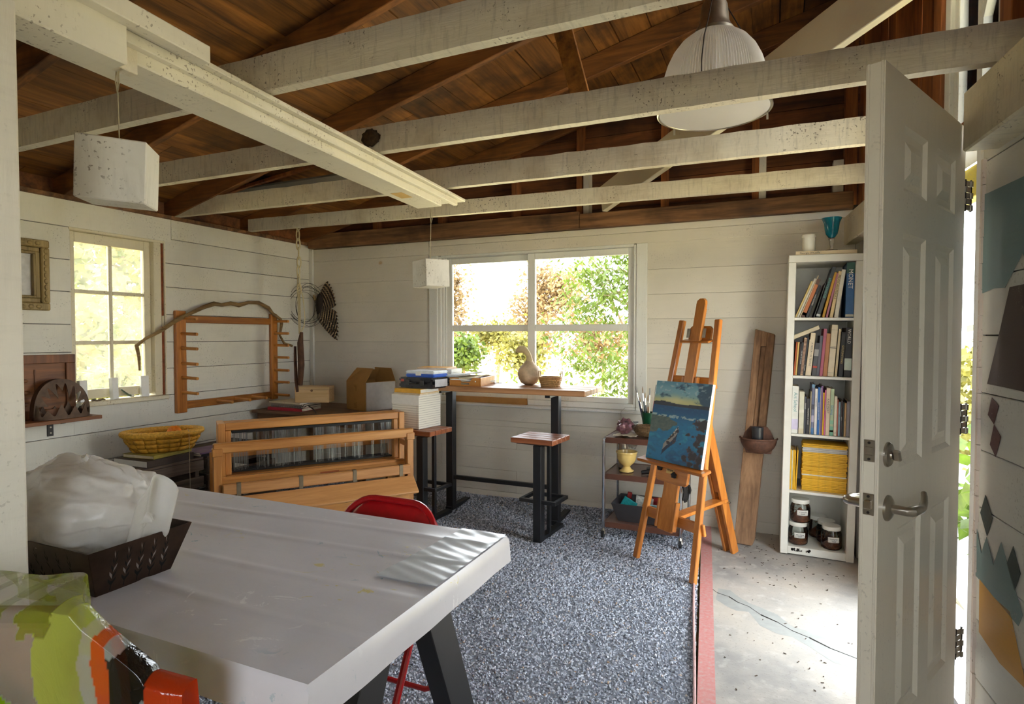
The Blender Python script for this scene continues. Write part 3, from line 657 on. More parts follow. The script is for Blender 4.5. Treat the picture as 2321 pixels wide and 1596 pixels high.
ob('socket', G().lathe([(.03, .33), (.03, .20), (.052, .15), (.05, .09), (.0, .07)][::-1], n=20), plain('lamp_bulb', rgb(236, 232, 220), .3), pl, world=False)
ob('hook', G().tube([(0, 0, .455), (0, 0, .50), (.012, 0, .515), (0, 0, .53)], .005, 6), m_steel, pl, world=False)
for a in (.4, 2.5, 4.6):
    g = G().tube([(.228*math.cos(a), .228*math.sin(a), .0), (.226*math.cos(a), .226*math.sin(a), .13), (.185*math.cos(a), .185*math.sin(a), .24), (.12*math.cos(a), .12*math.sin(a), .33), (.045*math.cos(a), .045*math.sin(a), .45)], .0025, 5); ob('support_wire', g, m_dark_iron, pl, world=False)
    ob('clip', G().box((.226*math.cos(a)-.004, .226*math.sin(a)-.004, -.03), (.226*math.cos(a)+.004, .226*math.sin(a)+.004, .015)), m_steel, pl, world=False)
ob('chain', G().tube([(0, 0, .52), (.0, 0, roof_z(PL.x)-2.28-.0)], .004, 6), m_dark_iron, pl, world=False)

# ---------------------------------------------------------------- hanging white cubes
m_cube = painted('cube_paint', rgb(218, 214, 204), dirt=rgb(90, 80, 70), dirt_amt=.5, axis='X', bmp=.2, saw=.3)
def hang_cube(label, c, s, rot, top):
    t = thing('hanging_cube', label, 'cube', c, group='white cubes on strings')
    M_ = Matrix.Rotation(rot[2], 4, 'Z') @ Matrix.Rotation(rot[1], 4, 'Y') @ Matrix.Rotation(rot[0], 4, 'X')
    ob('block', G().obox((0, 0, 0), (s, s, s), M_), m_cube, t, .003, False, world=False)
    tp_ = M_ @ Vector((0, 0, s/2)); l = Vector(top) - Vector(c)
    ob('string', G().tube([tp_, tp_.lerp(l, .5), l], .0016, 6), m_string, t, world=False)
    ob('knot', G().tube([l + Vector((.006, 0, -.0)), l + Vector((.008, 0, -.06)), l + Vector((0, 0, -.085)), l + Vector((-.007, 0, -.05)), l], .0018, 6), m_string, t, world=False)
hang_cube('white painted wooden cube hung near the post, the larger in view', (-1.645, 1.065, 1.80), .162, (R(-3), R(4), R(-46)), (-1.640, 1.062, 2.10))
hang_cube('white painted wooden cube hung before the wide window', (-1.885, 3.07, 1.727), .16, (R(1), R(-1), R(-28)), (-1.87, 3.05, 2.108))
# ---------------------------------------------------------------- things on the left wall
m_gilt = wood('gilt_frame_wood', rgb(96, 78, 40), rgb(168, 144, 92), 'Z', 9, .55, .5)
pf = thing('picture_frame', 'ornate gilded picture frame on the left wall beside the post', 'picture frame', (LX, 1.9, 1.51))
def ring_yz(y0, y1, z0, z1, w, x0, x1):
    g = G()
    for a, b_, c, d in ((y0, y1, z1-w, z1), (y0, y1, z0, z0+w), (y0, y0+w, z0+w, z1-w), (y1-w, y1, z0+w, z1-w)): g.box((x0, a, c), (x1, b_, d))
    return g
ob('outer_moulding', ring_yz(1.66, 2.164, 1.508, 1.927, .045, LX+.001, LX+.036), m_gilt, pf, .006, False)
ob('middle_moulding', ring_yz(1.705, 2.119, 1.553, 1.882, .028, LX+.001, LX+.022), m_gilt, pf, .005, False)
ob('inner_moulding', ring_yz(1.733, 2.091, 1.581, 1.854, .014, LX+.001, LX+.03), m_gilt, pf, .003, False)
for k in range(9):
    z = 1.575 + k*.036; ob('carved_bead', G().ball((LX+.036, 2.141, z), .016, (.5, .75, 1.05), 8, 6), m_gilt, pf)
for k in range(11):
    y = 1.70 + k*.04
    for z in (1.53, 1.905): ob('carved_bead', G().ball((LX+.036, y, z), .015, (.5, 1.05, .8), 8, 6), m_gilt, pf)
part(ob('print', G().box((LX+.001, 1.745, 1.593), (LX+.006, 2.079, 1.842)), plain('mat_board', rgb(206, 204, 200), .7), pf, smooth=False), 'pale mounted print')
m_oak = wood('oak_dark', rgb(78, 42, 16), rgb(138, 84, 40), 'Y', 8, .5, .3)
m_oakz = wood('oak_dark_upright', rgb(78, 42, 16), rgb(134, 80, 38), 'Z', 8, .5, .3)
sh = thing('wall_shelf', 'narrow brown wooden shelf on an iron bracket below the window', 'shelf', (LX, 2.05, .83))
ob('board', G().box((LX, 1.35, .838), (LX+.175, 2.365, .860)), m_oak, sh, .002, False)
bk = ob('bracket', G().box((LX, 2.145, .745), (LX+.007, 2.180, .838)).box((LX, 2.148, .831), (LX+.14, 2.177, .838)), m_black, sh, .002, False)
for z in (.765, .80): ob('screw', G().cyl((LX+.007, 2.1625, z), (LX+.010, 2.1625, z), .005, n=10), m_steel, bk)
cp = thing('carved_panel', 'carved oak panel leaning behind the metal ring on the wall shelf', 'panel', (LX+.02, 2.1, .86))
ob('frame', ring_yz(1.72, 2.298, .862, 1.242, .052, LX+.004, LX+.03), m_oakz, cp, .003, False)
ob('field', G().box((LX+.004, 1.76, .9), (LX+.016, 2.25, 1.2)), m_oak, cp, smooth=False)
ob('inner_strip', G().box((LX+.016, 2.075, .93), (LX+.022, 2.083, 1.155)), m_oakz, cp, smooth=False)
for k in range(7):
    a = k*.9; ob('carved_leaf', G().ball((LX+.02, 2.0+.03*math.cos(a), 1.02+.075*math.sin(a)*1.2), .028, (.3, .9, .45), 8, 6), m_oak, cp)
# toothed metal ring
def ring_metal():
    g = G(); c = Vector((LX+.095, 2.178, .8615)); N = 144; nt_ = 13
    def tooth(a, n): q = (a*n/(2*math.pi)) % 1; return max(0, 1-abs(2*q-1)*1.15)*(.75+.25*math.sin(int(a*n/6.2832)*2.7))
    def strip(P, f0, f1, a0, a1, n):
        for i in range(n):
            u, w = a0+(a1-a0)*i/n, a0+(a1-a0)*(i+1)/n
            q = [P(u, f0(u), 0), P(w, f0(w), 0), P(w, f1(w), 0), P(u, f1(u), 0)]; r_ = [P(u, f0(u), 1), P(w, f0(w), 1), P(w, f1(w), 1), P(u, f1(u), 1)]
            g.add(q+r_, [(0, 1, 2, 3), (7, 6, 5, 4), (0, 4, 5, 1), (2, 6, 7, 3)])
    # lower jaw: oval band standing on the shelf, teeth up
    strip(lambda a, z, k: c + Vector(((.07-.003*k)*math.cos(a), (.155-.003*k)*math.sin(a), z)), lambda a: 0, lambda a: .020+.075*tooth(a, nt_), 0, 2*math.pi, N)
    # upper jaw: arch rising over the oval, teeth pointing inwards
    def arch(a, r_, k):
        y = .155*math.cos(a)*r_; z = .018+.218*math.sin(a)**.8*r_*(1-.06*math.cos(a)); return c + Vector((.012+.035*math.sin(a)*(1-r_)*1.5 - .003*k, y, z))
    strip(arch, lambda a: .88-.42*tooth(a*1.0, 17), lambda a: 1.0, .0, math.pi, 120)
    def arch2(a, r_, k): p = arch(a, 1.0, 0); return p + Vector((-.004-.055*r_, 0, -.004*k))
    strip(arch2, lambda a: 0, lambda a: .7, .0, math.pi, 60)
    return g
tag(ob('metal_ring', ring_metal(), plain('brown_iron', rgb(88, 68, 52), .6, .45, var=.3)), 'brown metal ring cut with pointed teeth on the wall shelf', 'sculpture')
# things on the small window's sill
m_chalk = plain('white_block', rgb(232, 232, 228), .7, var=.04)
for y, w, h, rz, lb in ((2.362, .05, .14, .1, 'white block on the sill half hidden behind the wall shelf panel'), (2.561, .05, .145, .3, 'white upright block in the middle of the small window sill'), (2.77, .052, .145, -.15, 'white upright block at the right end of the small window sill')):
    o = ob('sill_block', G().box((-.014, -w/2, 0), (.014, w/2, h)), m_chalk, None, .002, False); o.location = (LX-.012, y, .9305); o.rotation_euler = (0, R(-3), rz); tag(o, lb, 'block', 'white blocks on the window sill')
pt = thing('paint_tube', 'crumpled green paint tube leaning on the small window sill', 'paint tube', (LX-.006, 2.645, .934))
ob('tube', G().tube([(-.012, -.035, .058), (-.006, -.012, .034), (0, .006, .018), (.004, .02, .012)], [.008, .013, .015, .014], 10, sq=.55), plain('tube_green', rgb(120, 138, 116), .4, .4, var=.2), pt, world=False)
ob('cap', G().cyl((.004, .02, .012), (.008, .036, .012), .010, n=12), plain('tube_cap', rgb(206, 200, 186), .5), pt, world=False)
tag(ob('bark_piece', G().tube([(LX+.004, 2.405+.085*i/5, .938+.003*math.sin(i*2)) for i in range(6)], [.006, .007, .006, .008, .006, .005], 7), m_bark), 'short brown stick lying on the small window sill', 'stick')

# ---------------------------------------------------------------- warping board with pegs and bent branch
m_honey = wood('honey_wood', rgb(128, 72, 24), rgb(190, 122, 52), 'Z', 8, .4, .1, coat=.2)
m_honeyx = wood('honey_wood_long', rgb(128, 72, 24), rgb(190, 122, 52), 'Y', 8, .4, .1, coat=.2)
m_peg = wood('peg_wood', rgb(180, 112, 44), rgb(214, 150, 78), 'X', 8, .4, .05)
wb_ = thing('warping_board', 'honey wood warping frame with round pegs on the left wall', 'peg frame', (LX, 3.5, .785))
ob('stile', G().box((LX+.001, 2.985, .785), (LX+.032, 3.068, 1.541)), m_honey, wb_, .004, False)
ob('stile', G().box((LX+.001, 3.885, .80), (LX+.032, 3.955, 1.545)), m_honey, wb_, .004, False)
ob('rail', G().box((LX+.001, 3.068, 1.452), (LX+.026, 3.885, 1.506)), m_honeyx, wb_, .003, False)
ob('rail', G().box((LX+.001, 3.068, .812), (LX+.026, 3.885, .868)), m_honeyx, wb_, .003, False)
for z in (1.481, 1.367, 1.26, 1.148, 1.043, .933): ob('peg', G().cyl((LX+.03, 3.03, z+.005), (LX+.185, 3.035, z), .0115, n=14), m_peg, wb_)
for z in (1.482, 1.377, 1.273, 1.168, 1.057, .953, .841): ob('peg', G().cyl((LX+.03, 3.92, z), (LX+.185, 3.925, z-.002), .0115, n=14), m_peg, wb_)
for y in (3.33, 3.50, 3.67): ob('peg', G().cyl((LX+.026, y, .845), (LX+.185, y+.008, .84), .0115, n=14), m_peg, wb_)
st = [(2.691, 1.118), (2.68, 1.21), (2.668, 1.289), (2.74, 1.335), (2.864, 1.395), (2.96, 1.465), (3.054, 1.512), (3.194, 1.573), (3.30, 1.605), (3.368, 1.598), (3.44, 1.615), (3.511, 1.603), (3.62, 1.63), (3.74, 1.635), (3.837, 1.595), (3.87, 1.55), (3.955, 1.50), (3.979, 1.463), (3.969, 1.358), (4.01, 1.29), (4.092, 1.264)]
g = G().tube([(LX+.055+.012*math.sin(i*1.3), y, z) for i, (y, z) in enumerate(st)], [.006+.008*math.sin(math.pi*(i+1)/(len(st)+1))+.0022*(i % 3) for i in range(len(st))], 8)
tag(ob('bent_branch', g, wood('branch_bark', rgb(84, 62, 36), rgb(150, 122, 78), 'Y', 9, .8, .5)), 'long bent branch resting over the peg frame', 'branch')

# ---------------------------------------------------------------- rope chain with hanging driftwood
rc = thing('rope_chain', 'cream crocheted rope chain hanging from the far joist', 'rope', (-3.50, 3.70, 1.40))
m_rope = plain('rope', rgb(206, 192, 152), .9, var=.15, scale=200, bmp=.3)
top = Vector((-3.497, 3.70, 2.215))
ob('loop', G().tube([top+Vector((0, -.03, .1)), top+Vector((.004, -.035, .04)), top+Vector((0, -.025, -.03)), top+Vector((-.004, .03, .02)), top+Vector((0, .03, .1))], .005, 6), m_rope, rc)
zc = 2.20; k = 0
while zc > 1.76:
    c = Vector((-3.49+.003*k % .01, 3.675, zc-.04)); a = k*1.2
    dx, dy = math.cos(a)*.015, math.sin(a)*.015
    ob('link', G().tube([c+Vector((dx*math.sin(t), dy*math.sin(t), .046*math.cos(t))) for t in [2*math.pi*i/12 for i in range(12)]], .0055, 6, closed=True), m_rope, rc); zc -= .072; k += 1
ob('knot', G().tube([(-3.485+.012*math.sin(t*3), 3.675+.012*math.cos(t*3), 1.78-.012*t) for t in [i*.4 for i in range(20)]], .0055, 6), m_rope, rc)
for dx in (-.012, 0, .01): ob('strand', G().tube([(-3.485+dx, 3.675, 1.70), (-3.487+dx, 3.68, 1.52), (-3.495+dx*.5, 3.69, 1.37)], .004, 6), m_rope, rc)
ob('strand', G().tube([(-3.47, 3.67, 1.76), (-3.438, 3.67, 1.66), (-3.43, 3.68, 1.50), (-3.445, 3.685, 1.43), (-3.48, 3.69, 1.385)], .004, 6), m_rope, rc)
m_drift = plain('dark_driftwood', rgb(78, 50, 34), .8, var=.35, scale=25, bmp=.5)
tag(ob('driftwood', G().tube([(-3.475, 3.69, 1.385), (-3.49, 3.69, 1.30), (-3.492, 3.70, 1.12), (-3.505, 3.70, .955)], [.012, .024, .026, .02], 9), m_drift), 'thick dark driftwood stick hanging on the rope', 'driftwood', 'driftwood sticks on the rope')
tag(ob('driftwood', G().tube([(-3.54, 3.685, 1.27), (-3.545, 3.69, 1.15), (-3.548, 3.70, .99), (-3.535, 3.70, .90)], [.010, .012, .013, .010], 8), m_drift), 'thin dark driftwood stick hanging lower on the rope', 'driftwood', 'driftwood sticks on the rope')

# ---------------------------------------------------------------- wire coil and feather wing in the corner
g = G(); rg = random.Random(3)
for k in range(7):
    cy, cz = 4.27+rg.uniform(-.03, .02), 1.63+rg.uniform(-.03, .04); ry, rz_ = .13+.03*rg.random(), .15+.035*rg.random(); ph = rg.uniform(0, 6)
    c0 = Vector((-3.985+.012*k/7, 4.25, cz))
    g.tube([(-3.945 + (.03*math.cos(t+ph) if k % 2 else .10*math.cos(t)) , min(4.375, 4.26 + ry*math.cos(t)*.85), cz + rz_*math.sin(t)) for t in [2*math.pi*i/30 for i in range(30)]], .0018, 5, closed=True)
g.tube([(-3.93, 4.37, 1.80), (-3.86, 4.375, 1.83), (-3.78, 4.378, 1.80), (-3.75, 4.38, 1.74)], .0018, 5)
tag(ob('wire_coil', g, m_dark_iron), 'tangled coil of dark wire hung in the corner', 'wire')
m, nt, b = newmat('barred_feather'); b.inputs['Roughness'].default_value = .7
v = coords(nt, (1, 1, 1)); wv = nd(nt, 'ShaderNodeTexWave'); wv.inputs['Scale'].default_value = 11; wv.inputs['Distortion'].default_value = 2.0; wv.bands_direction = 'X'
nt.links.new(v, wv.inputs['Vector']); nt.links.new(ramp(nt, wv.outputs['Fac'], [(.55, rgb(50, 37, 27)), (.8, rgb(176, 152, 118))]), b.inputs['Base Color'])
fw_ = thing('feather_wing', 'brown barred bird wing pinned to the back wall', 'wing', (-3.92, BY-.012, 1.62))
def feather(L, w, a, x0, z0, y, mat):
    g = G(); N = 8
    pts = []
    for i in range(N+1):
        t = i/N; ww = w*math.sin(math.pi*min(1, .12+t*.88))**.5*(1 if t < .97 else .4); pts.append((t*L, ww))
    for i in range(N):
        (x_0, w0), (x_1, w1) = pts[i], pts[i+1]
        g.add([(x_0, -.003, -w0), (x_1, -.003-.004*math.sin(3.14*x_1/L), -w1), (x_1, -.004*math.sin(3.14*x_1/L), 0), (x_0, 0, 0), (x_1, -.003-.004*math.sin(3.14*x_1/L), w1), (x_0, -.003, w0)], [(0, 1, 2, 3), (3, 2, 4, 5)])
    o = ob('feather', g, mat, fw_, world=False, sol=.0015); o.location = (x0, y, z0); o.rotation_euler = (0, a, 0); return o
for i in range(8): feather(.215-.004*i, .030, R(-62+i*7), .015+.004*i, .055-.010*i, -.004-.0022*i, m)
for i in range(8): feather(.23+.014*i, .026, R(14+i*4.2), .02, .0-.012*i, -.026-.002*i, m)
m_down = plain('dark_down', rgb(40, 30, 24), .9, var=.3, scale=60, bmp=.6)
ob('shoulder', G().ball((.03, -.022, .02), .075, (.55, .35, 1.5), 14, 10), m_down, fw_, world=False)
ob('root', G().tube([(-.02, -.02, .07), (-.035, -.02, .10), (-.05, -.015, .115)], [.016, .012, .007], 8), plain('pale_fluff', rgb(170, 150, 110), .9), fw_, world=False)
# ---------------------------------------------------------------- slatted crates under the basket
m_crate = wood('crate_wood', rgb(52, 42, 34), rgb(108, 92, 78), 'Y', 7, .8, .4)
m_cratex = wood('crate_wood_end', rgb(52, 42, 34), rgb(104, 88, 74), 'X', 7, .8, .4)
def crate(label, y0, y1):
    t = thing('slatted_crate', label, 'crate', (-3.73, (y0+y1)/2, 0), group='dark slatted crates by the left wall')
    x0, x1 = -3.96, -3.50
    for x in (x0, x1-.02):
        for z in (.03, .13, .235, .345, .455): ob('slat', G().box((x, y0, z), (x+.02, y1, z+.07)), m_crate, t, .002, False)
    for y in (y0+.02, y1-.05):
        for x in (x0+.021, x1-.051): ob('corner_post', G().box((x, y, .0), (x+.03, y+.03, .535)), m_cratex, t, .002, False)
        for z in (.03, .13, .235, .345, .455): ob('end_slat', G().box((x0+.02, y+(.0 if y < (y0+y1)/2 else .0)-(.012 if y < (y0+y1)/2 else -.031), z), (x1-.02, y+(.0 if y < (y0+y1)/2 else .043), z+.07)), m_cratex, t, .002, False)
    for k in range(5): ob('top_slat', G().box((x0+.002+k*.093, y0, .527), (x0+.084+k*.093, y1, .541)), m_crate, t, .002, False)
crate('dark slatted wooden crate under the yellow basket', 2.20, 2.80)
crate('dark slatted wooden crate half hidden behind the loom', 2.83, 3.43)
def flat_book(name, label, c, size, rz, cover, pages=None, cat='book', group=None, spine=None):
    """a book lying flat: two covers, spine on the +x side (local), page block; c is the centre of its underside"""
    t = thing(name, label, cat, c, rz, group); w, d, h = size; ct = min(.0025, h*.14)
    ob('cover', G().box((-w/2, -d/2, 0), (w/2, d/2, ct)).box((-w/2, -d/2, h-ct), (w/2, d/2, h)).box((w/2-ct, -d/2, ct), (w/2, d/2, h-ct)), cover, t, .0006, False, world=False)
    ob('pages', G().box((-w/2+.004, -d/2+.004, ct), (w/2-ct, d/2-.004, h-ct)), pages or m_ivory, t, smooth=False, world=False); return t
m_dbrown = plain('book_dark_brown', rgb(58, 46, 38), .6); m_olive = plain('book_olive', rgb(156, 142, 60), .6, var=.3, scale=15)
flat_book('large_book', 'large dark book with pale page edge at the bottom of the basket pile', (-3.675, 2.575, .5415), (.31, .33, .042), R(2), m_dbrown, m_paper)
flat_book('olive_book', 'olive yellow book right under the basket', (-3.675, 2.60, .584), (.26, .29, .022), R(6), m_olive, m_ivory)
flat_book('dark_magazine', 'dark magazine beside the basket under a purple booklet', (-3.62, 2.93, .5415), (.22, .28, .018), R(0), plain('mag_dark', rgb(32, 28, 32), .4), m_ivory)
flat_book('purple_booklet', 'purple booklet lying on the dark magazine by the basket', (-3.60, 2.925, .5600), (.21, .27, .01), R(-6), plain('booklet_purple', rgb(120, 92, 130), .5, var=.3, scale=12), m_paper)

# ---------------------------------------------------------------- yellow basket
m_bask = plain('yellow_straw', rgb(206, 152, 46), .7, var=.22, scale=60, bmp=.3); m_baski = plain('yellow_straw_rim', rgb(216, 164, 60), .65, var=.25, scale=90, bmp=.4)
bs = thing('yellow_basket', 'oval yellow woven straw basket on the books', 'basket', (-3.665, 2.63, .607), R(54))
A, Bx, Hb = .225, .14, .115
def bask(u, t): # t 0..1 up the side
    k = .70 + .30*t**.8; return Vector((A*k*math.cos(u), Bx*k*math.sin(u), Hb*t))
nstave, nrow = 18, 4
for r_ in range(nrow):
    for s_ in range(nstave):
        u0, u1 = 2*math.pi*s_/nstave, 2*math.pi*(s_+1)/nstave; t0, t1 = r_/nrow, (r_+1)/nrow; off = .005 if (r_+s_) % 2 else 0
        def fn(u, w, u0=u0, u1=u1, t0=t0, t1=t1, off=off):
            uu = u0+(u1-u0)*u; p = bask(uu, t0+(t1-t0)*w); n = Vector((math.cos(uu)/A, math.sin(uu)/Bx, 0)).normalized(); return p + n*(off*math.sin(math.pi*u)*1.6 + off*.4 + .002*math.sin(math.pi*w))
        ob('strip', G().grid(fn, 4, 2), m_bask, bs, world=False, sol=.004)
ob('base', G().lathe([(0, .003), (1, .003), (1, .0), (0, 0)], (0, 0, 0), 30, A*.7, Bx*.7), m_bask, bs, world=False)
for k, dz in ((0, 0), (1, .0)):
    if k == 0:
        ob('rim', G().tube([(A*1.0*math.cos(2*math.pi*i/90), Bx*1.0*math.sin(2*math.pi*i/90), Hb+.004) for i in range(90)], [.018+.0018*(i % 2) for i in range(90)], 10, closed=True), m_baski, bs, world=False)
ct = G(); rg = random.Random(5)
ct.grid(lambda u, w: (.02+.10*(u-.35)*1.6, (w-.5)*.15, .075 + .075*math.exp(-((u-.62)**2)*9-((w-.5)**2)*5) + .018*fbm((u*7, w*7, 1), 1.0, 3)), 30, 26)
o = ob('orange_cloth', ct.xf(Matrix.Translation((-3.665, 2.63, .607)) @ Matrix.Rotation(R(54), 4, 'Z')), plain('orange_cloth', rgb(232, 128, 22), .75, var=.2, scale=40, bmp=.2), None, sol=.003); tag(o, 'crumpled orange cloth heaped in the yellow basket', 'cloth')
for i, (a, b_) in enumerate(((-.10, -.075), (-.01, -.085))):
    p = Matrix.Translation((-3.665, 2.63, .607)) @ Matrix.Rotation(R(54), 4, 'Z') @ Vector((a, b_, .10))
    tag(ob('pompom', G().ball(p, .017, (1, 1, .8)), m_paper), ['small white ball inside the left of the basket', 'small white ball inside the middle of the basket'][i], 'ball', 'white balls in the basket')
sp = Matrix.Translation((-3.665, 2.63, .607)) @ Matrix.Rotation(R(54), 4, 'Z')
tag(ob('hanging_thread', G().tube([sp @ Vector((.14, -.085, .138)), sp @ Vector((.145, -.125, .135)), sp @ Vector((.147, -.128, .08)), sp @ Vector((.148, -.131, -.1)), sp @ Vector((.15, -.131, -.35))], .0016, 5), m_string), 'white thread hanging over the basket rim', 'thread')

# ---------------------------------------------------------------- folded floor loom
m_lw = wood('loom_wood', rgb(162, 102, 44), rgb(206, 146, 78), 'X', 8, .4, .08, (.9, 1.08), coat=.25)
m_lwz = wood('loom_wood_upright', rgb(158, 98, 42), rgb(202, 142, 76), 'Z', 8, .4, .08, (.9, 1.08), coat=.25)
m_lwp = wood('loom_wood_pale', rgb(170, 116, 64), rgb(206, 152, 96), 'X', 8, .5, .08, (.95, 1.05))
lm = thing('floor_loom', 'folded honey-coloured floor loom with wire heddles in its castle', 'loom', (-2.965, 2.433, 0), math.atan2(.801, .598))
def lb(name, lo, hi, mat=m_lw, par=lm, bv=.004): return ob(name, G().box(lo, hi), mat, par, bv, False, world=False)
LWD = 1.22
lb('breast_beam', (.0, .0, .668), (LWD, .045, .728), bv=.006)
for x in (0, LWD-.045):
    lb('front_post', (x, .0, .0), (x+.045, .055, .70), m_lwz); lb('joint_block', (x-.006, -.006, .652), (x+.051, .05, .70), m_lwz)
    lb('side_arm', (x+.004, .05, .60), (x+.036, .24, .64), m_lwz); lb('foot', (x-.004, -.12, 0), (x+.049, .55, .05), m_lwz)
cx0, cx1, cy = .035, 1.215, .20
for x in (cx0, cx1-.04): lb('castle_post', (x, cy-.03, .05), (x+.04, cy+.14, .822), m_lwz)
lb('castle_top', (cx0+.04, cy-.02, .775), (cx1-.04, cy+.005, .822)); 
for k in range(3): lb('top_slat', (cx0+.04, cy+.02+k*.042, .795), (cx1-.04, cy+.05+k*.042, .818))
lb('castle_sill', (cx0+.04, cy-.03, .455), (cx1-.04, cy+.12, .50))
lb('inner_stile', (cx0+.04, cy-.015, .5), (cx0+.075, cy+.01, .775), m_lwz); lb('inner_stile', (cx1-.075, cy-.015, .5), (cx1-.04, cy+.01, .775), m_lwz)
m_hb = plain('heddle_bar', rgb(40, 42, 44), .4, .7); m_hw = plain('heddle_wire', rgb(150, 154, 150), .35, .9)
rg = random.Random(9)
for s_ in range(4):
    y = cy+.015+s_*.03
    sf = lb('shaft_frame', (cx0+.08, y-.005, .752), (cx1-.08, y+.005, .768), m_hb, bv=.001); lb('shaft_bar', (cx0+.08, y-.004, .508), (cx1-.08, y+.004, .518), m_hb, sf, .001)
    g = G(); x = cx0+.09
    cl = [(.09, .18, .5), (.22, .30, .25), (.32, .42, .7), (.45, .50, .35), (.58, .64, .9), (.67, .74, .6), (.78, .80, .3), (.84, .90, .5), (.97, .99, .4), (1.03, 1.1, .6)]
    for a, b_, dn in cl:
        n = int((b_-a)*rg.uniform(.5, 1.1)*dn*330)
        for _ in range(n):
            xx = rg.uniform(a, b_)+cx0; d = rg.uniform(-.006, .006); yy = y+rg.uniform(-.006, .006)
            g.add([(xx-.0007, yy, .752), (xx+.0007, yy, .752), (xx+d+.0007, yy, .515+rg.uniform(0, .02)), (xx+d-.0007, yy, .515)], [(0, 1, 2, 3)])
    tag(ob('heddles', g, m_hw, sf, smooth=False, world=False), kind='stuff')
lb('beater_rail', (.03, .10, .468), (LWD-.03, .13, .505)); lb('beater_face', (.03, .09, .40), (LWD-.03, .10, .49))
part(lb('maker_plate', (.62, .0885, .462), (.74, .0902, .48), plain('plate_red', rgb(160, 84, 40), .5), bv=0), 'small stamped maker mark')
cb = lb('cloth_beam', (.045, -.028, .425), (LWD-.03, .0, .490), m_lwp, bv=.006)
for x in (.12, .47, .80, 1.11): ob('strap', G().box((x, -.031, .418), (x+.024, -.026, .488)).box((x, -.031, .484), (x+.024, .002, .4925)), plain('strap_grey', rgb(120, 108, 88), .5, .4), cb, .001, False, world=False)
o = ob('tilted_board', G().beam((.04, -.075, .365), (LWD-.012, -.075, .365), .14, .02, (0, -.62, .78)), m_lwp, lm, .004, False, world=False)
lb('lower_rail', (.045, -.03, .235), (LWD-.045, .0, .315)); lb('treadle_rail', (.045, .0, .10), (LWD-.045, .035, .16))
for k in range(4): lb('treadle', (.3+k*.16, -.02, .05), (.34+k*.16, .5, .075))
lb('back_beam', (.02, .44, .56), (LWD-.02, .485, .62))
for x in (.0, LWD-.045): lb('back_post', (x, .44, .0), (x+.045, .49, .60), m_lwz)

# ---------------------------------------------------------------- corner side table and what it carries
m_stw = wood('side_table_wood', rgb(96, 70, 48), rgb(146, 112, 82), 'X', 8, .6, .2)
stb = thing('side_table', 'brown side table in the corner behind the loom', 'table', (-3.45, 4.0, 0))
ob('top', G().box((-4.0, 3.66, .712), (-2.86, 4.36, .735)), m_stw, stb, .003, False)
for x, y in ((-3.97, 3.69), (-2.93, 3.69), (-3.97, 4.30), (-2.93, 4.30)): ob('leg', G().box((x, y, 0), (x+.045, y+.045, .712)), m_stw, stb, .003, False)
ob('apron', G().box((-3.93, 3.69, .64), (-2.93, 3.71, .712)), m_stw, stb, .002, False)
def notebook(label, c, size, rz, cov, spiral=True):
    t = flat_book('notebook', label, c, size, rz, cov, m_ivory, 'notebook', 'notebooks under the small wooden box'); w, d, h = size
    if spiral:
        g = G()
        for k in range(28): 
            y0 = -d/2+.01+k*(d-.02)/27; g.tube([(w/2+.003*math.cos(a), y0, h/2+(h/2+.002)*math.sin(a)) for a in [6.283*i/8 for i in range(8)]], .0009, 4, closed=True)
        ob('spiral', g, m_steel, t, world=False)
notebook('red covered binder at the bottom of the notebook pile', (-3.70, 3.84, .7355), (.24, .36, .026), R(-88), plain('nb_red', rgb(182, 40, 62), .5), False)
notebook('spiral notebook with dark cover above the red binder', (-3.68, 3.84, .762), (.23, .34, .016), R(-92), plain('nb_dark', rgb(70, 58, 54), .5))
notebook('spiral sketchbook with pale pages near the top of the pile', (-3.69, 3.85, .7785), (.23, .33, .014), R(-89), plain('nb_grey', rgb(150, 138, 120), .6))
flat_book('loose_papers', 'loose cream sheets on top of the notebook pile', (-3.70, 3.85, .793), (.24, .36, .012), R(-94), m_ivory, m_paper, 'paper')
m_pine = wood('pale_pine', rgb(196, 156, 100), rgb(226, 194, 144), 'X', 7, .5, .1)
wbx = thing('wooden_box', 'small pale pine box on the notebook pile', 'box', (-3.50, 3.86, .8055), R(24))
ob('body', G().box((-.14, -.075, 0), (.14, .075, .105)), m_pine, wbx, .003, False, world=False); ob('lid', G().box((-.142, -.077, .106), (.142, .077, .132)), m_pine, wbx, .003, False, world=False)
ob('thumb_notch', G().cyl((.0, -.0775, .100), (.0, -.079, .100), .010, n=12), m_stw, wbx, world=False)
tag(ob('leather_strap', G().tube([(-3.42, 3.70, .812), (-3.45, 3.675, .80), (-3.46, 3.665, .77), (-3.40, 3.67, .80), (-3.36, 3.68, .775), (-3.33, 3.69, .74)], .006, 6, sq=.4), plain('dark_leather', rgb(52, 40, 34), .5)), 'dark leather strap hanging from the notebook pile', 'strap')
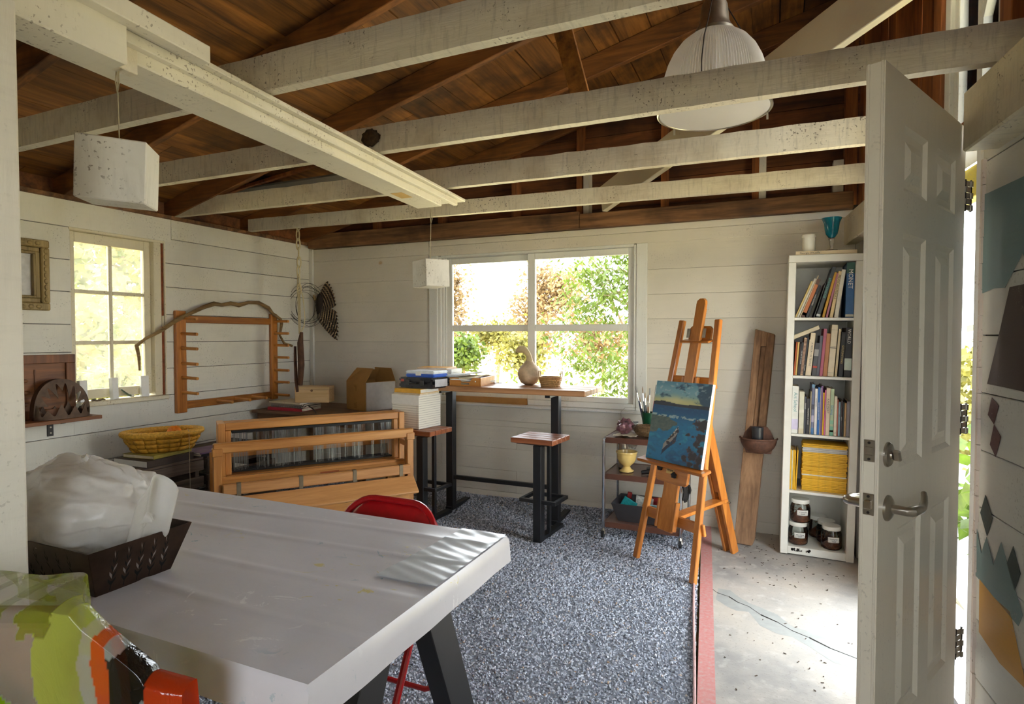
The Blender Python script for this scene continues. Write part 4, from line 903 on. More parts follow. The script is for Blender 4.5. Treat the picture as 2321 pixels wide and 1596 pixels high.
# cardboard box with raised flaps
m_card = plain('cardboard', rgb(176, 132, 74), .8, var=.08, scale=12); m_cardl = plain('cardboard_silver', rgb(206, 202, 198), .55, var=.06)
cb_ = thing('cardboard_box', 'open cardboard box with one silver-grey side and raised flaps', 'box', (-3.14, 4.14, .735), R(70)); w2_, d2_, h2_ = .145, .15, .235
ob('side_panel', G().box((-w2_, -d2_, 0), (-w2_+.004, d2_, h2_)), m_card, cb_, smooth=False, world=False)
part(ob('side_panel', G().box((-w2_, -d2_, 0), (w2_, -d2_+.004, h2_)), m_cardl, cb_, smooth=False, world=False), 'silver-grey printed side')
ob('side_panel', G().box((w2_-.004, -d2_, 0), (w2_, d2_, h2_)), m_card, cb_, smooth=False, world=False); ob('side_panel', G().box((-w2_, d2_-.004, 0), (w2_, d2_, h2_)), m_card, cb_, smooth=False, world=False)
ob('bottom', G().box((-w2_, -d2_, 0), (w2_, d2_, .004)), m_card, cb_, smooth=False, world=False)
def flap(a, b_, d, L):
    a, b_, d = Vector(a), Vector(b_), Vector(d).normalized()*L; i = (b_-a)*.08
    ob('flap', G().prism([a, b_, b_+d-i, a+d+i], (0, 0, .0035)), m_card, cb_, smooth=False, world=False)
flap((-w2_, -d2_, h2_), (-w2_, d2_, h2_), (.75, .15, .8), .15); flap((w2_, -d2_, h2_), (w2_, d2_, h2_), (-.2, 0, .9), .11)
flap((-w2_, d2_, h2_), (w2_, d2_, h2_), (0, -.6, .6), .13); flap((-w2_, -d2_, h2_), (w2_, -d2_, h2_), (.05, .9, -.35), .13)
m_ink = plain('faded_ink', rgb(140, 98, 46), .8)
for z in (.165, .02):
    for k in range(5): ob('printed_mark', G().box((-w2_-.0006, .045-.055+.0, z+.01*k), (-w2_-.0002, .0+.04*random.random(), z+.005+.01*k)), m_ink, cb_, smooth=False, world=False)
# ---------------------------------------------------------------- bar table and stools
m_tt = wood('bar_top_wood', rgb(132, 88, 54), rgb(186, 138, 96), 'X', 6, .45, .15, (.9, 1.1))
m_seat = wood('seat_wood', rgb(120, 62, 36), rgb(176, 108, 70), 'X', 6, .4, .12, (.9, 1.1))
bt = thing('bar_table', 'tall bar table with plank top on black steel legs at the wide window', 'table', (-1.86, 4.03, 0))
for k in range(3):
    y0 = 3.81 + k*.148; ob('top_plank', G().box((-2.57, y0, .947), (-1.15, y0+.145, .986)), m_tt, bt, .005, False)
for x in (-2.325, -1.46):
    ob('leg', G().box((x, 4.0, .0), (x+.058, 4.06, .947)), m_black, bt, .002, False)
    ob('foot_bar', G().box((x+.004, 3.98, .0), (x+.054, 4.30, .03)), m_black, bt, .002, False)
    ob('top_bar', G().box((x+.01, 3.85, .925), (x+.048, 4.22, .947)), m_black, bt, .002, False)
ob('foot_rail', G().box((-2.267, 4.012, .243), (-1.46, 4.042, .273)), m_black, bt, .002, False)
def stool(label, cx, cy, rz, px_):
    t = thing('bar_stool', label, 'stool', (cx, cy, 0), rz, 'slatted bar stools')
    for k in range(4): ob('seat_slat', G().box((-.155, -.14+k*.0705, .645), (.155, -.14+k*.0705+.067, .68)), m_seat, t, .004, False, world=False)
    ob('seat_plate', G().box((-.12, -.12, .637), (.12, .12, .645)), m_black, t, .001, False, world=False)
    ob('post', G().box((px_-.029, -.135, 0), (px_+.029, -.077, .637)), m_black, t, .002, False, world=False)
    ob('rear_post', G().box((px_+.004, .005, 0), (px_+.03, .031, .637)), m_black, t, .002, False, world=False)
    ob('base_bar', G().box((px_-.025, -.135, 0), (px_+.025, .24, .028)), m_black, t, .002, False, world=False)
    x0, x1, y0, y1 = px_-.135, px_+.13, -.13, .08
    ob('footrest', G().box((x0, y0, .255), (x1, y0+.024, .279)).box((x0, y1-.024, .255), (x1, y1, .279)).box((x0, y0+.024, .255), (x0+.024, y1-.024, .279)).box((x1-.024, y0+.024, .255), (x1, y1-.024, .279)), m_black, t, .002, False, world=False)
stool('empty slatted wooden bar stool on a black post before the wide window', -1.437, 3.735, R(-5), .04)
stool('slatted bar stool carrying the stack of white lined paper beside the loom', -2.345, 3.715, R(-4), .06)

# ---------------------------------------------------------------- stack on the left stool
m, nt, b = newmat('ruled_paper'); b.inputs['Roughness'].default_value = .8
tc = nd(nt, 'ShaderNodeTexCoord'); sx = nd(nt, 'ShaderNodeSeparateXYZ'); nt.links.new(tc.outputs['Object'], sx.inputs[0])
mu = nd(nt, 'ShaderNodeMath', operation='MULTIPLY'); mu.inputs[1].default_value = 1/.0165; nt.links.new(sx.outputs[2], mu.inputs[0])
fr_ = nd(nt, 'ShaderNodeMath', operation='FRACT'); nt.links.new(mu.outputs[0], fr_.inputs[0])
nt.links.new(ramp(nt, fr_.outputs[0], [(0, rgb(128, 122, 112)), (.09, rgb(150, 144, 134)), (.12, rgb(230, 226, 212)), (1, rgb(230, 226, 212))]), b.inputs['Base Color'])
pb = thing('paper_box', 'white ruled cardboard box standing on the stool by the loom', 'box', (-2.44, 3.765, .681), R(-8))
ob('body', G().box((-.128, -.125, 0), (.128, .125, .235)), m, pb, .002, False, world=False)
ob('lid', G().box((-.131, -.128, .175), (.131, -.1255, .246)).box((-.131, .1255, .175), (.131, .128, .246)).box((-.131, -.1255, .236), (.131, .1255, .246)), m_paper, pb, .001, False, world=False)
ob('seam', G().box((.112, -.1262, .0), (.1135, -.1252, .175)), plain('seam_tan', rgb(166, 140, 110), .8), pb, smooth=False, world=False)
flat_book('paper_pad', 'ragged pad of old paper on the white ruled box', (-2.43, 3.77, .9275), (.25, .27, .016), R(-6), m_ivory, m_ivory, 'paper')
flat_book('yellow_book', 'thick yellow book under the black tool case', (-2.40, 3.755, .9442), (.30, .24, .030), R(-96), plain('book_yellow', rgb(222, 166, 34), .5), m_paper)
m_tcase = plain('smoky_plastic', rgb(38, 38, 42), .25, var=.3, scale=25)
tk = thing('tool_case', 'black translucent plastic tool case with latches in the stack', 'case', (-2.365, 3.76, .9748), R(-6))
ob('lower_shell', G().box((-.155, -.115, 0), (.155, .115, .042)), m_tcase, tk, .012, False, world=False, seg=2); ob('upper_shell', G().box((-.155, -.115, .043), (.155, .115, .079)), m_tcase, tk, .012, False, world=False, seg=2)
for x in (-.08, .05): ob('latch', G().box((x, -.121, .022), (x+.035, -.115, .064)), m_black, tk, .003, False, world=False)
ob('handle', G().tube([(-.035, -.116, .04), (-.035, -.14, .04), (.035, -.14, .04), (.035, -.116, .04)], .006, 6), m_black, tk, world=False)
ob('end_label', G().box((.1545, -.08, .012), (.1562, .07, .066)), plain('case_label', rgb(196, 196, 200), .3), tk, .001, False, world=False)
ob('red_content', G().box((-.13, -.1155, .048), (-.10, -.1145, .066)), plain('case_red', rgb(170, 60, 40), .5), tk, smooth=False, world=False)
bc = thing('blue_case', 'blue and white plastic case on top of the tool case', 'case', (-2.35, 3.765, 1.0545), R(-5))
ob('tray', G().box((-.128, -.09, 0), (.128, .09, .024)), plain('case_blue', rgb(24, 86, 190), .35), bc, .007, False, world=False, seg=2); ob('lid', G().box((-.13, -.092, .0245), (.13, .092, .046)), plain('case_clear', rgb(224, 228, 230), .3), bc, .008, False, world=False, seg=2)
for x in (-.03, ): ob('latch', G().box((x, -.097, .012), (x+.05, -.092, .04)), m_paper, bc, .002, False, world=False)
wc = thing('white_carton', 'low white carton on the bar table behind the tool case', 'carton', (-2.40, 4.03, .9865), R(3))
ob('body', G().box((-.15, -.09, 0), (.15, .09, .085)), m_paper, wc, .002, False, world=False); ob('lid', G().box((-.153, -.093, .086), (.153, .093, .112)), m_paper, wc, .002, False, world=False)
flat_book('yellow_folder', 'thin yellow folder on the white carton behind the blue case', (-2.42, 4.03, 1.0992), (.17, .26, .012), R(92), plain('folder_yellow', rgb(224, 160, 40), .6), m_paper, 'folder')

# ---------------------------------------------------------------- things on the bar table
m_trayw = wood('tray_wood', rgb(166, 100, 40), rgb(208, 144, 70), 'X', 7, .4, .1)
dt = thing('desk_tray', 'open honey-wood paper tray on the bar table', 'tray', (-2.09, 4.0, .9865), R(6))
ob('bottom', G().box((-.125, -.155, 0), (.125, .155, .006)), m_trayw, dt, smooth=False, world=False)
for x in (-.125, .115): ob('side', G().box((x, -.155, .006), (x+.01, .155, .062)), m_trayw, dt, .002, False, world=False)
ob('back', G().box((-.115, .145, .006), (.115, .155, .062)), m_trayw, dt, .002, False, world=False)
ob('front', G().prism([(-.115, -.155, .006), (.115, -.155, .006), (.115, -.155, .062), (.06, -.155, .06), (.035, -.155, .03), (-.03, -.155, .03), (-.055, -.155, .06), (-.115, -.155, .062)], (0, .01, 0)), m_trayw, dt, smooth=False, world=False)
ob('card_holder', G().box((-.03, -.1565, .012), (.03, -.155, .024)), m_steel, dt, smooth=False, world=False)
rg = random.Random(2)
for i in range(6):
    o = ob('sheet_bundle', G().grid(lambda u, w: ((u-.5)*.235, (w-.5)*.30, .012*math.sin(u*2+i)*u + .004*math.sin(w*5+i)), 8, 6), [m_paper, m_ivory, plain('grey_sheet', rgb(206, 208, 206), .8)][i % 3], None, sol=.009)
    o.location = (-2.10 + rg.uniform(-.03, .012) - (.045 if i > 3 else 0), 4.0 + rg.uniform(-.02, .02), 1.0 + .0125*i); o.rotation_euler = (R(rg.uniform(-1, 1)), R(-2.5 if i > 3 else -1), R(6+rg.uniform(-9, 9)))
    tag(o, ['lowest bundle of white sheets inside the desk tray', 'cream bundle of sheets second from the bottom in the desk tray', 'greyish bundle of sheets low in the desk tray', 'white bundle of sheets in the middle of the desk tray pile', 'cream bundle of sheets below the top of the desk tray pile', 'greyish topmost bundle of sheets on the desk tray pile'][i], 'paper', 'papers piled in the desk tray')
tag(ob('curled_papers', G().grid(lambda u, w: (-2.335+.16*u, 3.86+.24*w, .9875+.055*math.sin(math.pi*min(1, u*1.15))*(1-.3*w)), 14, 8), m_paper, None, sol=.004), 'curled sheet of paper between the tool case and the desk tray', 'paper')
m_gourd = plain('gourd_skin', rgb(196, 172, 140), .6, var=.3, scale=16, bmp=.2)
gd = thing('gourd', 'dried gourd with curved neck standing on the bar table', 'gourd', (-1.685, 4.14, .9862))
g = G().lathe([(.0, .0), (.03, .001), (.06, .016), (.08, .048), (.087, .082), (.080, .115), (.060, .145), (.038, .166), (.026, .182)], n=28); ob('body', g, m_gourd, gd, world=False)
ob('neck', G().tube([(.0, 0, .165), (.002, 0, .19), (-.002, 0, .215), (-.012, 0, .238), (-.03, 0, .258), (-.052, 0, .268), (-.075, 0, .266), (-.093, 0, .256), (-.102, 0, .246)], [.030, .024, .021, .021, .023, .028, .028, .019, .008], 16), plain('gourd_neck', rgb(196, 176, 132), .6, var=.2, scale=20), gd, world=False)
ob('stem', G().tube([(-.098, 0, .250), (-.108, 0, .246), (-.114, 0, .25)], [.006, .004, .003], 6), m_bark, gd, world=False)
m_splint = plain('splint', rgb(176, 138, 88), .6, var=.2, scale=50)
sb = thing('splint_basket', 'small square splint basket with two handles on the bar table', 'basket', (-1.49, 4.075, .9862), R(4))
def rrect(t, k):
    s_ = 1.0 - .22*(1-k); a = 2*math.pi*t; r_ = .082*s_; e = .55
    c, d = math.cos(a), math.sin(a); return (math.copysign(abs(c)**e, c)*r_, math.copysign(abs(d)**e, d)*r_*.8, .068*k)
for j in range(5):
    def fn(u, w, j=j):
        x, y, z = rrect(u, (j+w)/5); q = 1+.03*math.sin(u*2*math.pi*18 + (math.pi if j % 2 else 0)); return (x*q, y*q, z)
    ob('weaver', G().grid(fn, 72, 2, True), m_splint, sb, world=False, sol=.0015)
ob('base', G().prism([rrect(i/24, 0) for i in range(24)], (0, 0, .003)), m_splint, sb, world=False)
ob('rim', G().tube([rrect(i/40, 1.0) for i in range(40)], .0045, 6, closed=True), m_splint, sb, world=False)
for s_ in (-1, 1): ob('handle', G().tube([(s_*.08, -.022, .055), (s_*.082, -.024, .09), (s_*.084, -.014, .112), (s_*.084, .014, .112), (s_*.082, .024, .09), (s_*.08, .022, .055)], .0035, 6), m_splint, sb, world=False)
tag(ob('pencil', G().tube([(-2.0, 4.12, .9905), (-1.93, 4.18, .9905)], .0035, 6), m_black), 'dark pencil lying behind the desk tray', 'pencil')
tag(ob('cardboard_strip', G().obox((-2.14, BY-.015, .826), (.68, .008, .055), (R(6), 0, 0)), m_card, None, .001, False), 'strip of brown cardboard leaning on the wide window sill', 'cardboard')
# ---------------------------------------------------------------- utility trolley
m_tray = plain('brown_enamel', rgb(92, 58, 44), .35, var=.15, scale=18); m_traytop = plain('brown_enamel_top', rgb(112, 84, 74), .25, var=.12)
tr = thing('utility_trolley', 'three-tier brown metal trolley on chrome legs with casters', 'trolley', (-.78, 4.06, 0))
X0, X1, Y0, Y1 = -1.035, -.535, 3.88, 4.27
for z in (.675, .430, .105):
    s_ = ob('shelf', G().box((X0, Y0, z-.006), (X1, Y1, z)), m_traytop, tr, .002, False)
    ob('shelf_lip', G().box((X0, Y0-.003, z-.034), (X1, Y0+.001, z+.003)).box((X0, Y1-.001, z-.034), (X1, Y1+.003, z+.003)).box((X0-.003, Y0, z-.034), (X0+.001, Y1, z+.003)).box((X1-.001, Y0, z-.034), (X1+.003, Y1, z+.003)), m_tray, s_, .001, False)
for x in (X0-.002, X1+.002):
    for y in (Y0-.004, Y1+.004):
        ob('leg', G().tube([(x, y, .06), (x, y, .62), (x, y, .665), (x+(.012 if x < -.8 else -.012), y, .674)], .0105, 10), m_chrome, tr)
        c = ob('caster', G().cyl((x-.009, y-.014, .026), (x+.009, y-.014, .026), .024, n=18), plain('rubber', rgb(30, 30, 32), .7), tr)
        ob('caster_fork', G().tube([(x, y, .07), (x, y-.004, .05), (x+.012, y-.012, .028)], [.009, .012, .006], 8), m_steel, c)
Zt = .6785
m_pur = plain('purple_foil', rgb(122, 84, 92), .3, .3, var=.4, scale=50)
tag(ob('napkin', G().grid(lambda u, w: (-.99+.15*u+.02*w, 3.93+.12*w, Zt+.006+.006*fbm((u*4, w*4, 2), 1.3, 2)), 12, 10), plain('cream_cloth', rgb(222, 210, 184), .85), None, sol=.002), 'crumpled cream napkin on the trolley top', 'napkin')
tag(ob('crumpled_foil', blob((-.925, 4.0, Zt+.062), .052, (1, 1, .95), .45, 2.2), m_pur), 'crumpled purple foil ball on the trolley napkin', 'foil')
bo = thing('glass_bottle', 'small clear glass bottle beside the bird nest', 'bottle', (-.872, 4.10, Zt))
m_clear = plain('clear_glass', (.95, .97, .98, 1), .05, var=.01, Transmission_Weight=.85, IOR=1.3)
ob('body', G().lathe([(0, .001), (.026, .001), (.028, .02), (.026, .04), (.013, .058), (.012, .072), (.019, .078), (.019, .082), (.012, .082)], n=18), m_clear, bo, world=False)
ob('rim', G().tube([(.018*math.cos(a), .018*math.sin(a), .08) for a in [6.283*i/16 for i in range(16)]], .003, 6, closed=True), m_clear, bo, world=False)
ns = thing('bird_nest', 'round twig bird nest on the trolley beside the painting', 'nest', (-.79, 4.02, Zt))
m_nest = plain('nest_twigs', rgb(112, 88, 60), .9, var=.5, scale=90, bmp=.8)
ob('bowl', G().lathe([(.0, .0), (.045, .002), (.066, .025), (.07, .05), (.063, .072), (.052, .074), (.046, .055), (.03, .03), (0, .022)], n=26, f=lambda a, z: 1+.05*math.sin(a*7+z*90)), m_nest, ns, world=False)
g = G(); rg = random.Random(8)
for i in range(150):
    a = rg.uniform(0, 6.28); z = rg.uniform(.01, .075); L = rg.uniform(.3, .8); r_ = .07*(1-.35*max(0, (.03-z)/.03))+rg.uniform(-.004, .006)
    g.tube([(r_*math.cos(a+L*t), r_*math.sin(a+L*t), z+rg.uniform(-.004, .004)) for t in (0, .33, .66, 1)], .0013, 3)
tag(ob('twigs', g, m_nest, ns, world=False), kind='stuff')
bp = thing('brush_pot', 'dark green tapered pot full of paint brushes', 'pot', (-.80, 4.19, Zt))
ob('cup', G().lathe([(0, .002), (.033, .002), (.035, .012), (.052, .142), (.050, .142), (.034, .012), (0, .01)], n=28), plain('green_glaze', rgb(18, 70, 46), .3, var=.2), bp, world=False)
BR = [(-.092, .0, .325, 'navy', 'flat', 'wide flat brush with navy handle at the left of the pot'), (-.05, .02, .32, 'teal', 'round', 'round brush with blue-grey tip in the pot'), (-.025, -.01, .285, 'black', 'round', 'brush with black handle in the middle of the pot'), (.006, .01, .31, 'cream', 'flat', 'flat brush with cream handle and white bristles'), (.05, .012, .335, 'red', 'flat', 'flat brush with red handle'), (.068, -.015, .26, 'navy', 'round', 'thin brush with dark blue handle beside the red one'), (.085, .02, .31, 'wood', 'ball', 'brush with round wooden end by the canvas'), (-.012, .028, .26, 'wood', 'round', 'brush with orange wooden handle'), (-.06, -.02, .25, 'black', 'round', 'short dark brush leaning left in the pot')]
HC = dict(navy=rgb(30, 44, 84), teal=rgb(66, 84, 92), black=rgb(26, 24, 26), cream=rgb(226, 216, 196), red=rgb(190, 32, 36), wood=rgb(190, 124, 62))
for dx, dy, L, hc, kd, lb_ in BR:
    a = Vector((-.80+dx*.28, 4.19+dy*.4, Zt+.014)); b_ = Vector((-.80+dx, 4.19+dy, Zt+L)); t = thing('paint_brush', lb_, 'brush', a, group='paint brushes in the green pot')
    w = .010 if kd == 'flat' else .006
    ob('handle', G().tube([a, a.lerp(b_, .45), a.lerp(b_, .66)], [.003, .0048, .0038], 7), plain('handle_'+hc, HC[hc], .3), t)
    ob('ferrule', G().tube([a.lerp(b_, .66), a.lerp(b_, .74), a.lerp(b_, .84)], [.0042, .005, w], 8, sq=.6), m_chrome, t)
    ob('bristles', G().tube([a.lerp(b_, .84), a.lerp(b_, .93), b_], [w, w*1.15, w*.8 if kd == 'flat' else .0015], 8, sq=.5) if kd != 'ball' else G().ball(b_, .016, (1, .5, 1.2)), plain('bristle_'+('tan' if kd != 'flat' else 'grey'), rgb(160, 130, 96) if kd != 'flat' else rgb(150, 150, 148), .8), t)
tag(ob('bent_wire', G().tube([(-.965, 4.12, Zt+.004), (-.985, 4.16, Zt+.07), (-1.005, 4.22, Zt+.13), (-.985, 4.26, Zt+.155), (-.90, 4.29, Zt+.16)], .0015, 5), m_steel), 'thin bent wire standing on the trolley corner', 'wire')
Zm = .4335
ur = thing('yellow_urn', 'pale yellow ceramic footed urn on the trolley middle shelf', 'urn', (-.91, 4.0, Zm))
m_urn = plain('urn_glaze', rgb(222, 192, 118), .25, var=.08)
ob('foot', G().prism([(.05*math.cos(a+.39), .05*math.sin(a+.39), 0) for a in [6.283*i/8 for i in range(8)]], (0, 0, .008)), m_urn, ur, .002, world=False)
ob('bowl', G().lathe([(.044, .008), (.03, .02), (.022, .034), (.03, .042), (.05, .06), (.062, .085), (.066, .112), (.068, .124), (.073, .13), (.072, .137), (.062, .136), (.058, .11), (.0, .06)], n=30), m_urn, ur, world=False)
gg = thing('hand_grinder', 'metal hand grinder with a clear glass cup behind the yellow urn', 'grinder', (-.93, 4.12, Zm))
ob('body', G().cyl((-.03, 0, .0), (-.03, 0, .20), .034, n=18), m_steel, gg, world=False); ob('cap', G().box((-.065, -.03, .165), (.0, .03, .185)), m_dark_iron, gg, .004, False, world=False)
ob('bar', G().box((-.05, -.02, .19), (.0, .02, .215)), m_dark_iron, gg, .006, False, world=False)
ob('cup', G().lathe([(.02, .14), (.032, .16), (.042, .19), (.04, .215), (.0395, .214), (.03, .16), (0, .142)], (.04, -.03, 0), 20), m_clear, gg, world=False)
tag(ob('black_tool', G().tube([(-.80, 3.95, Zm+.012), (-.74, 3.97, Zm+.018), (-.68, 3.95, Zm+.02), (-.60, 3.98, Zm+.022)], [.012, .02, .022, .012], 8), m_black), 'black pair of tools lying on the trolley middle shelf', 'tool')
tag(ob('black_disc', G().lathe([(0, .002), (.075, .002), (.08, .006), (.076, .012), (.03, .02), (0, .021)], (-.72, 4.12, Zm), 24), plain('disc_dark', rgb(48, 46, 46), .4)), 'dark round lid lying behind the black tools', 'lid')
bn = thing('black_bin', 'black tapered plastic bin on the trolley bottom shelf', 'bin', (-.80, 4.03, .1085))
g = G(); 
def taper(x0, y0, x1, y1, h, w): 
    k = .82; o = [(-x1, -y1, h), (x1, -y1, h), (x1, y1, h), (-x1, y1, h)]; i_ = [(-x0, -y0, 0), (x0, -y0, 0), (x0, y0, 0), (-x0, y0, 0)]
    oi_ = [(-x1+w, -y1+w, h), (x1-w, -y1+w, h), (x1-w, y1-w, h), (-x1+w, y1-w, h)]; ii = [(-x0+w, -y0+w, w), (x0-w, -y0+w, w), (x0-w, y0-w, w), (-x0+w, y0-w, w)]
    f = [(3, 2, 1, 0)]
    for k in range(4): l = (k+1) % 4; f += [(k, l, 4+l, 4+k), (4+k, 4+l, 8+l, 8+k), (8+k, 8+l, 12+l, 12+k)]
    f.append((12, 13, 14, 15)); return G().add(i_+o+oi_+ii, f)
ob('shell', taper(.15, .10, .19, .14, .125, .004), plain('bin_plastic', rgb(52, 50, 52), .5), bn, smooth=False, world=False)
BI = [((-.905, 4.05, .195), (.10, .02, .07), (0, .5, .1), rgb(24, 140, 140), 'teal folded packet in the black bin'), ((-.80, 4.06, .21), (.12, .012, .09), (.1, .1, -.1), rgb(214, 214, 204), 'white printed packet in the black bin'), ((-.72, 4.07, .205), (.10, .012, .10), (0, -.1, .1), rgb(170, 50, 52), 'red patterned packet in the black bin'), ((-.70, 4.00, .19), (.16, .012, .08), (.4, 0, .05), rgb(150, 180, 184), 'pale blue packet at the front of the black bin'), ((-.92, 4.12, .215), (.03, .03, .09), (0, .2, .3), rgb(160, 40, 36), 'small red box in the back of the black bin')]
for c, sz, ro, cc, lb_ in BI: tag(ob('packet', G().obox(c, sz, ro), plain('packet'+str(len(MATS)), cc, .5, var=.35, scale=60), None, .003, False), lb_, 'packet', 'packets in the black bin')
g = G()
for k, (dx, L) in enumerate(((-.02, .07), (-.008, .085), (.004, .085), (.016, .075))): g.tube([(-.505+dx*.4, 3.90+dx, .40), (-.50+dx*.5, 3.895+dx*1.3, .36), (-.505+dx*.6, 3.89+dx*1.3, .40-L-.02)], [.012, .009, .006], 7)
g.tube([(-.52, 3.90, .435), (-.512, 3.90, .42), (-.505, 3.90, .395), (-.505, 3.898, .375)], [.016, .026, .028, .02], 10, sq=.6); g.tube([(-.49, 3.91, .40), (-.478, 3.90, .372), (-.48, 3.895, .35)], [.010, .008, .005], 7)
tag(ob('black_glove', g, plain('glove_black', rgb(30, 26, 26), .8, bmp=.3)), 'black work glove hanging off the trolley shelf', 'glove')

# ---------------------------------------------------------------- easel with the painting
m_ez = wood('easel_wood', rgb(160, 90, 30), rgb(206, 132, 58), 'Z', 7, .35, .08, (.9, 1.08), coat=.3)
m_ezx = wood('easel_wood_cross', rgb(156, 88, 30), rgb(204, 130, 58), 'X', 7, .35, .08, (.9, 1.08), coat=.3)
ea = thing('studio_easel', 'honey-coloured wooden studio easel holding the seascape', 'easel', (-.575, 3.47, 0), math.atan2(-.584, .812))
T = .2      # backward lean of the front frame
def ep(u, z, off=0): return Vector((u, T*z+off, z))
UPV = (0, 1, -T)
for s_ in (-1, 1): ob('front_leg', G().beam(ep(s_*.225, 0), ep(s_*.137, 1.45), .040, .028, (0, 1, -T)), m_ez, ea, .004, False, world=False)
ob('mast', G().beam(ep(.0, .53, -.03), ep(.022, 1.545, -.03), .072, .02, (0, 1, -T)), m_ez, ea, .004, False, world=False)
ob('mast_tip', G().prism([ep(-.014, 1.54, -.04), ep(.058, 1.54, -.04), ep(.052, 1.565, -.04), ep(.035, 1.578, -.04), ep(.008, 1.578, -.04), ep(-.01, 1.565, -.04)], (0, .02, 0)), m_ez, ea, .002, False, world=False)
ob('lower_mast', G().beam(ep(-.005, .225, -.028), ep(.0, .62, -.028), .115, .018, (0, 1, -T)), m_ez, ea, .004, False, world=False)
ob('mast_spine', G().beam(ep(-.005, .225, -.014), ep(.02, 1.52, -.014), .05, .02, (0, 1, -T)), m_ez, ea, .003, False, world=False)
for s_ in (-1, 1): ob('guide_strip', G().beam(ep(s_*.066-.004, .235, -.03), ep(s_*.066-.004, .40, -.03), .018, .032, (0, 1, -T)), m_ez, ea, .004, False, world=False)
ob('lower_cross', G().beam(ep(-.235, .285, .012), ep(.245, .285, .012), .018, .068, (0, -.2, 1)), m_ezx, ea, .003, False, world=False)
ob('middle_cross', G().beam(ep(-.16, 1.085, .012), ep(.175, 1.085, .012), .018, .062, (0, -.2, 1)), m_ezx, ea, .003, False, world=False)
for s_ in (-1, 1): ob('guide_strip', G().beam(ep(s_*.052+.012, 1.05, -.022), ep(s_*.052+.012, 1.115, -.022), .018, .024, (0, 1, -T)), m_ez, ea, .003, False, world=False)
th = ob('top_holder', G().beam(ep(-.095, 1.325, -.02), ep(.125, 1.325, -.02), .055, .012, (0, -.2, 1)), m_ezx, ea, .003, False, world=False)
ob('holder_back', G().prism([ep(-.07, 1.33, -.002), ep(.10, 1.33, -.002), ep(.10, 1.40, -.002), ep(.085, 1.415, -.002), ep(-.055, 1.415, -.002), ep(-.07, 1.40, -.002)], (0, .014, -.003)), m_ezx, ea, .002, False, world=False)
for x in (-.052, .068): ob('metal_guide', G().beam(ep(x, 1.345, -.026), ep(x, 1.40, -.026), .022, .006, (0, 1, -T)), m_steel, ea, .001, False, world=False)
ob('canvas_ledge', G().beam(ep(-.25, .605, -.062), ep(.265, .605, -.062), .075, .018, (0, -.2, 1)), m_ezx, ea, .004, False, world=False)
ob('ledge_block', G().prism([ep(-.105, .50, -.05), ep(.105, .50, -.05), ep(.125, .515, -.05), ep(.125, .597, -.05), ep(-.125, .597, -.05), ep(-.125, .515, -.05)], (0, .02, -.004)), m_ezx, ea, .004, False, world=False)
for x, z in ((-.085, .575), (.03, .552)): 
    kb = ob('clamp_knob', G().lathe([(.0, 0), (.016, 0), (.016, .014), (0, .014)], n=20, f=lambda a, z: 1+.16*math.sin(a*5)).xf(Matrix.Translation(ep(x, z, -.053)) @ Matrix.Rotation(R(90), 4, 'X')), m_black, ea, world=False)
pp = ob('name_plate', G().prism([ep(-.04, .553, -.0515), ep(.02, .553, -.0515), ep(.02, .592, -.0515), ep(-.04, .592, -.0515)], (0, .001, 0)), plain('brass_plate', rgb(196, 160, 90), .4, .3), ea, smooth=False, world=False)
text('plate_lettering', 'Hnm', .026, m_black, pp, Matrix.Translation(ep(-.01, .572, -.053)) @ Matrix.Rotation(R(90), 4, 'X'))
rf = Vector((.0, .585, 0)); rt_ = ep(0, 1.08, .05)
for s_ in (-1, 1): ob('rear_leg', G().beam(rf + Vector((s_*.02, 0, 0)), rt_ + Vector((s_*.02, 0, 0)), .022, .05, (0, 1, 1)) if False else G().beam(rf+Vector((s_*.028, -.0, 0)), Vector((s_*.028, .275, 1.02)), .022, .055, (0, .96, .28)), m_ez, ea, .003, False, world=False)
ob('rear_slider', G().beam(Vector((.0, .47, .40)), Vector((.0, .285, .98)), .03, .05, (0, .96, .28)), m_ez, ea, .003, False, world=False)
ob('stay_bar', G().beam(ep(.01, .30, .03), Vector((.01, .50, .345)), .075, .02), m_ez, ea, .003, False, world=False)
ob('stay_pin', G().cyl(Vector((-.05, .50, .335)), Vector((.06, .50, .335)), .006, n=8), m_steel, ea, world=False)
# painting: colours laid on a fine grid of the canvas itself
CW, CH = .43, .475
def smooth(a, b_, x): t = max(0, min(1, (x-a)/(b_-a))); return t*t*(3-2*t)
def lerp3(a, b_, t): return tuple(x+(y-x)*t for x, y in zip(a, b_))
def inpoly(x, y, P_):
    c = False
    for i in range(len(P_)):
        (x0, y0), (x1, y1) = P_[i-1], P_[i]
        if (y0 > y) != (y1 > y) and x < (x1-x0)*(y-y0)/(y1-y0)+x0: c = not c
    return c
rocks = [(.93, .51, .16, .07), (.52, .40, .028, .022), (.70, .375, .05, .022), (.80, .36, .03, .015), (.93, .36, .10, .05), (.88, .28, .07, .055), (.95, .22, .07, .06), (.76, .20, .045, .04), (.82, .14, .08, .06), (.95, .10, .06, .05), (.70, .09, .05, .035), (.80, .03, .06, .035), (.92, .02, .05, .03), (.47, .26, .04, .025), (.37, .24, .045, .022), (.60, .25, .02, .012)]
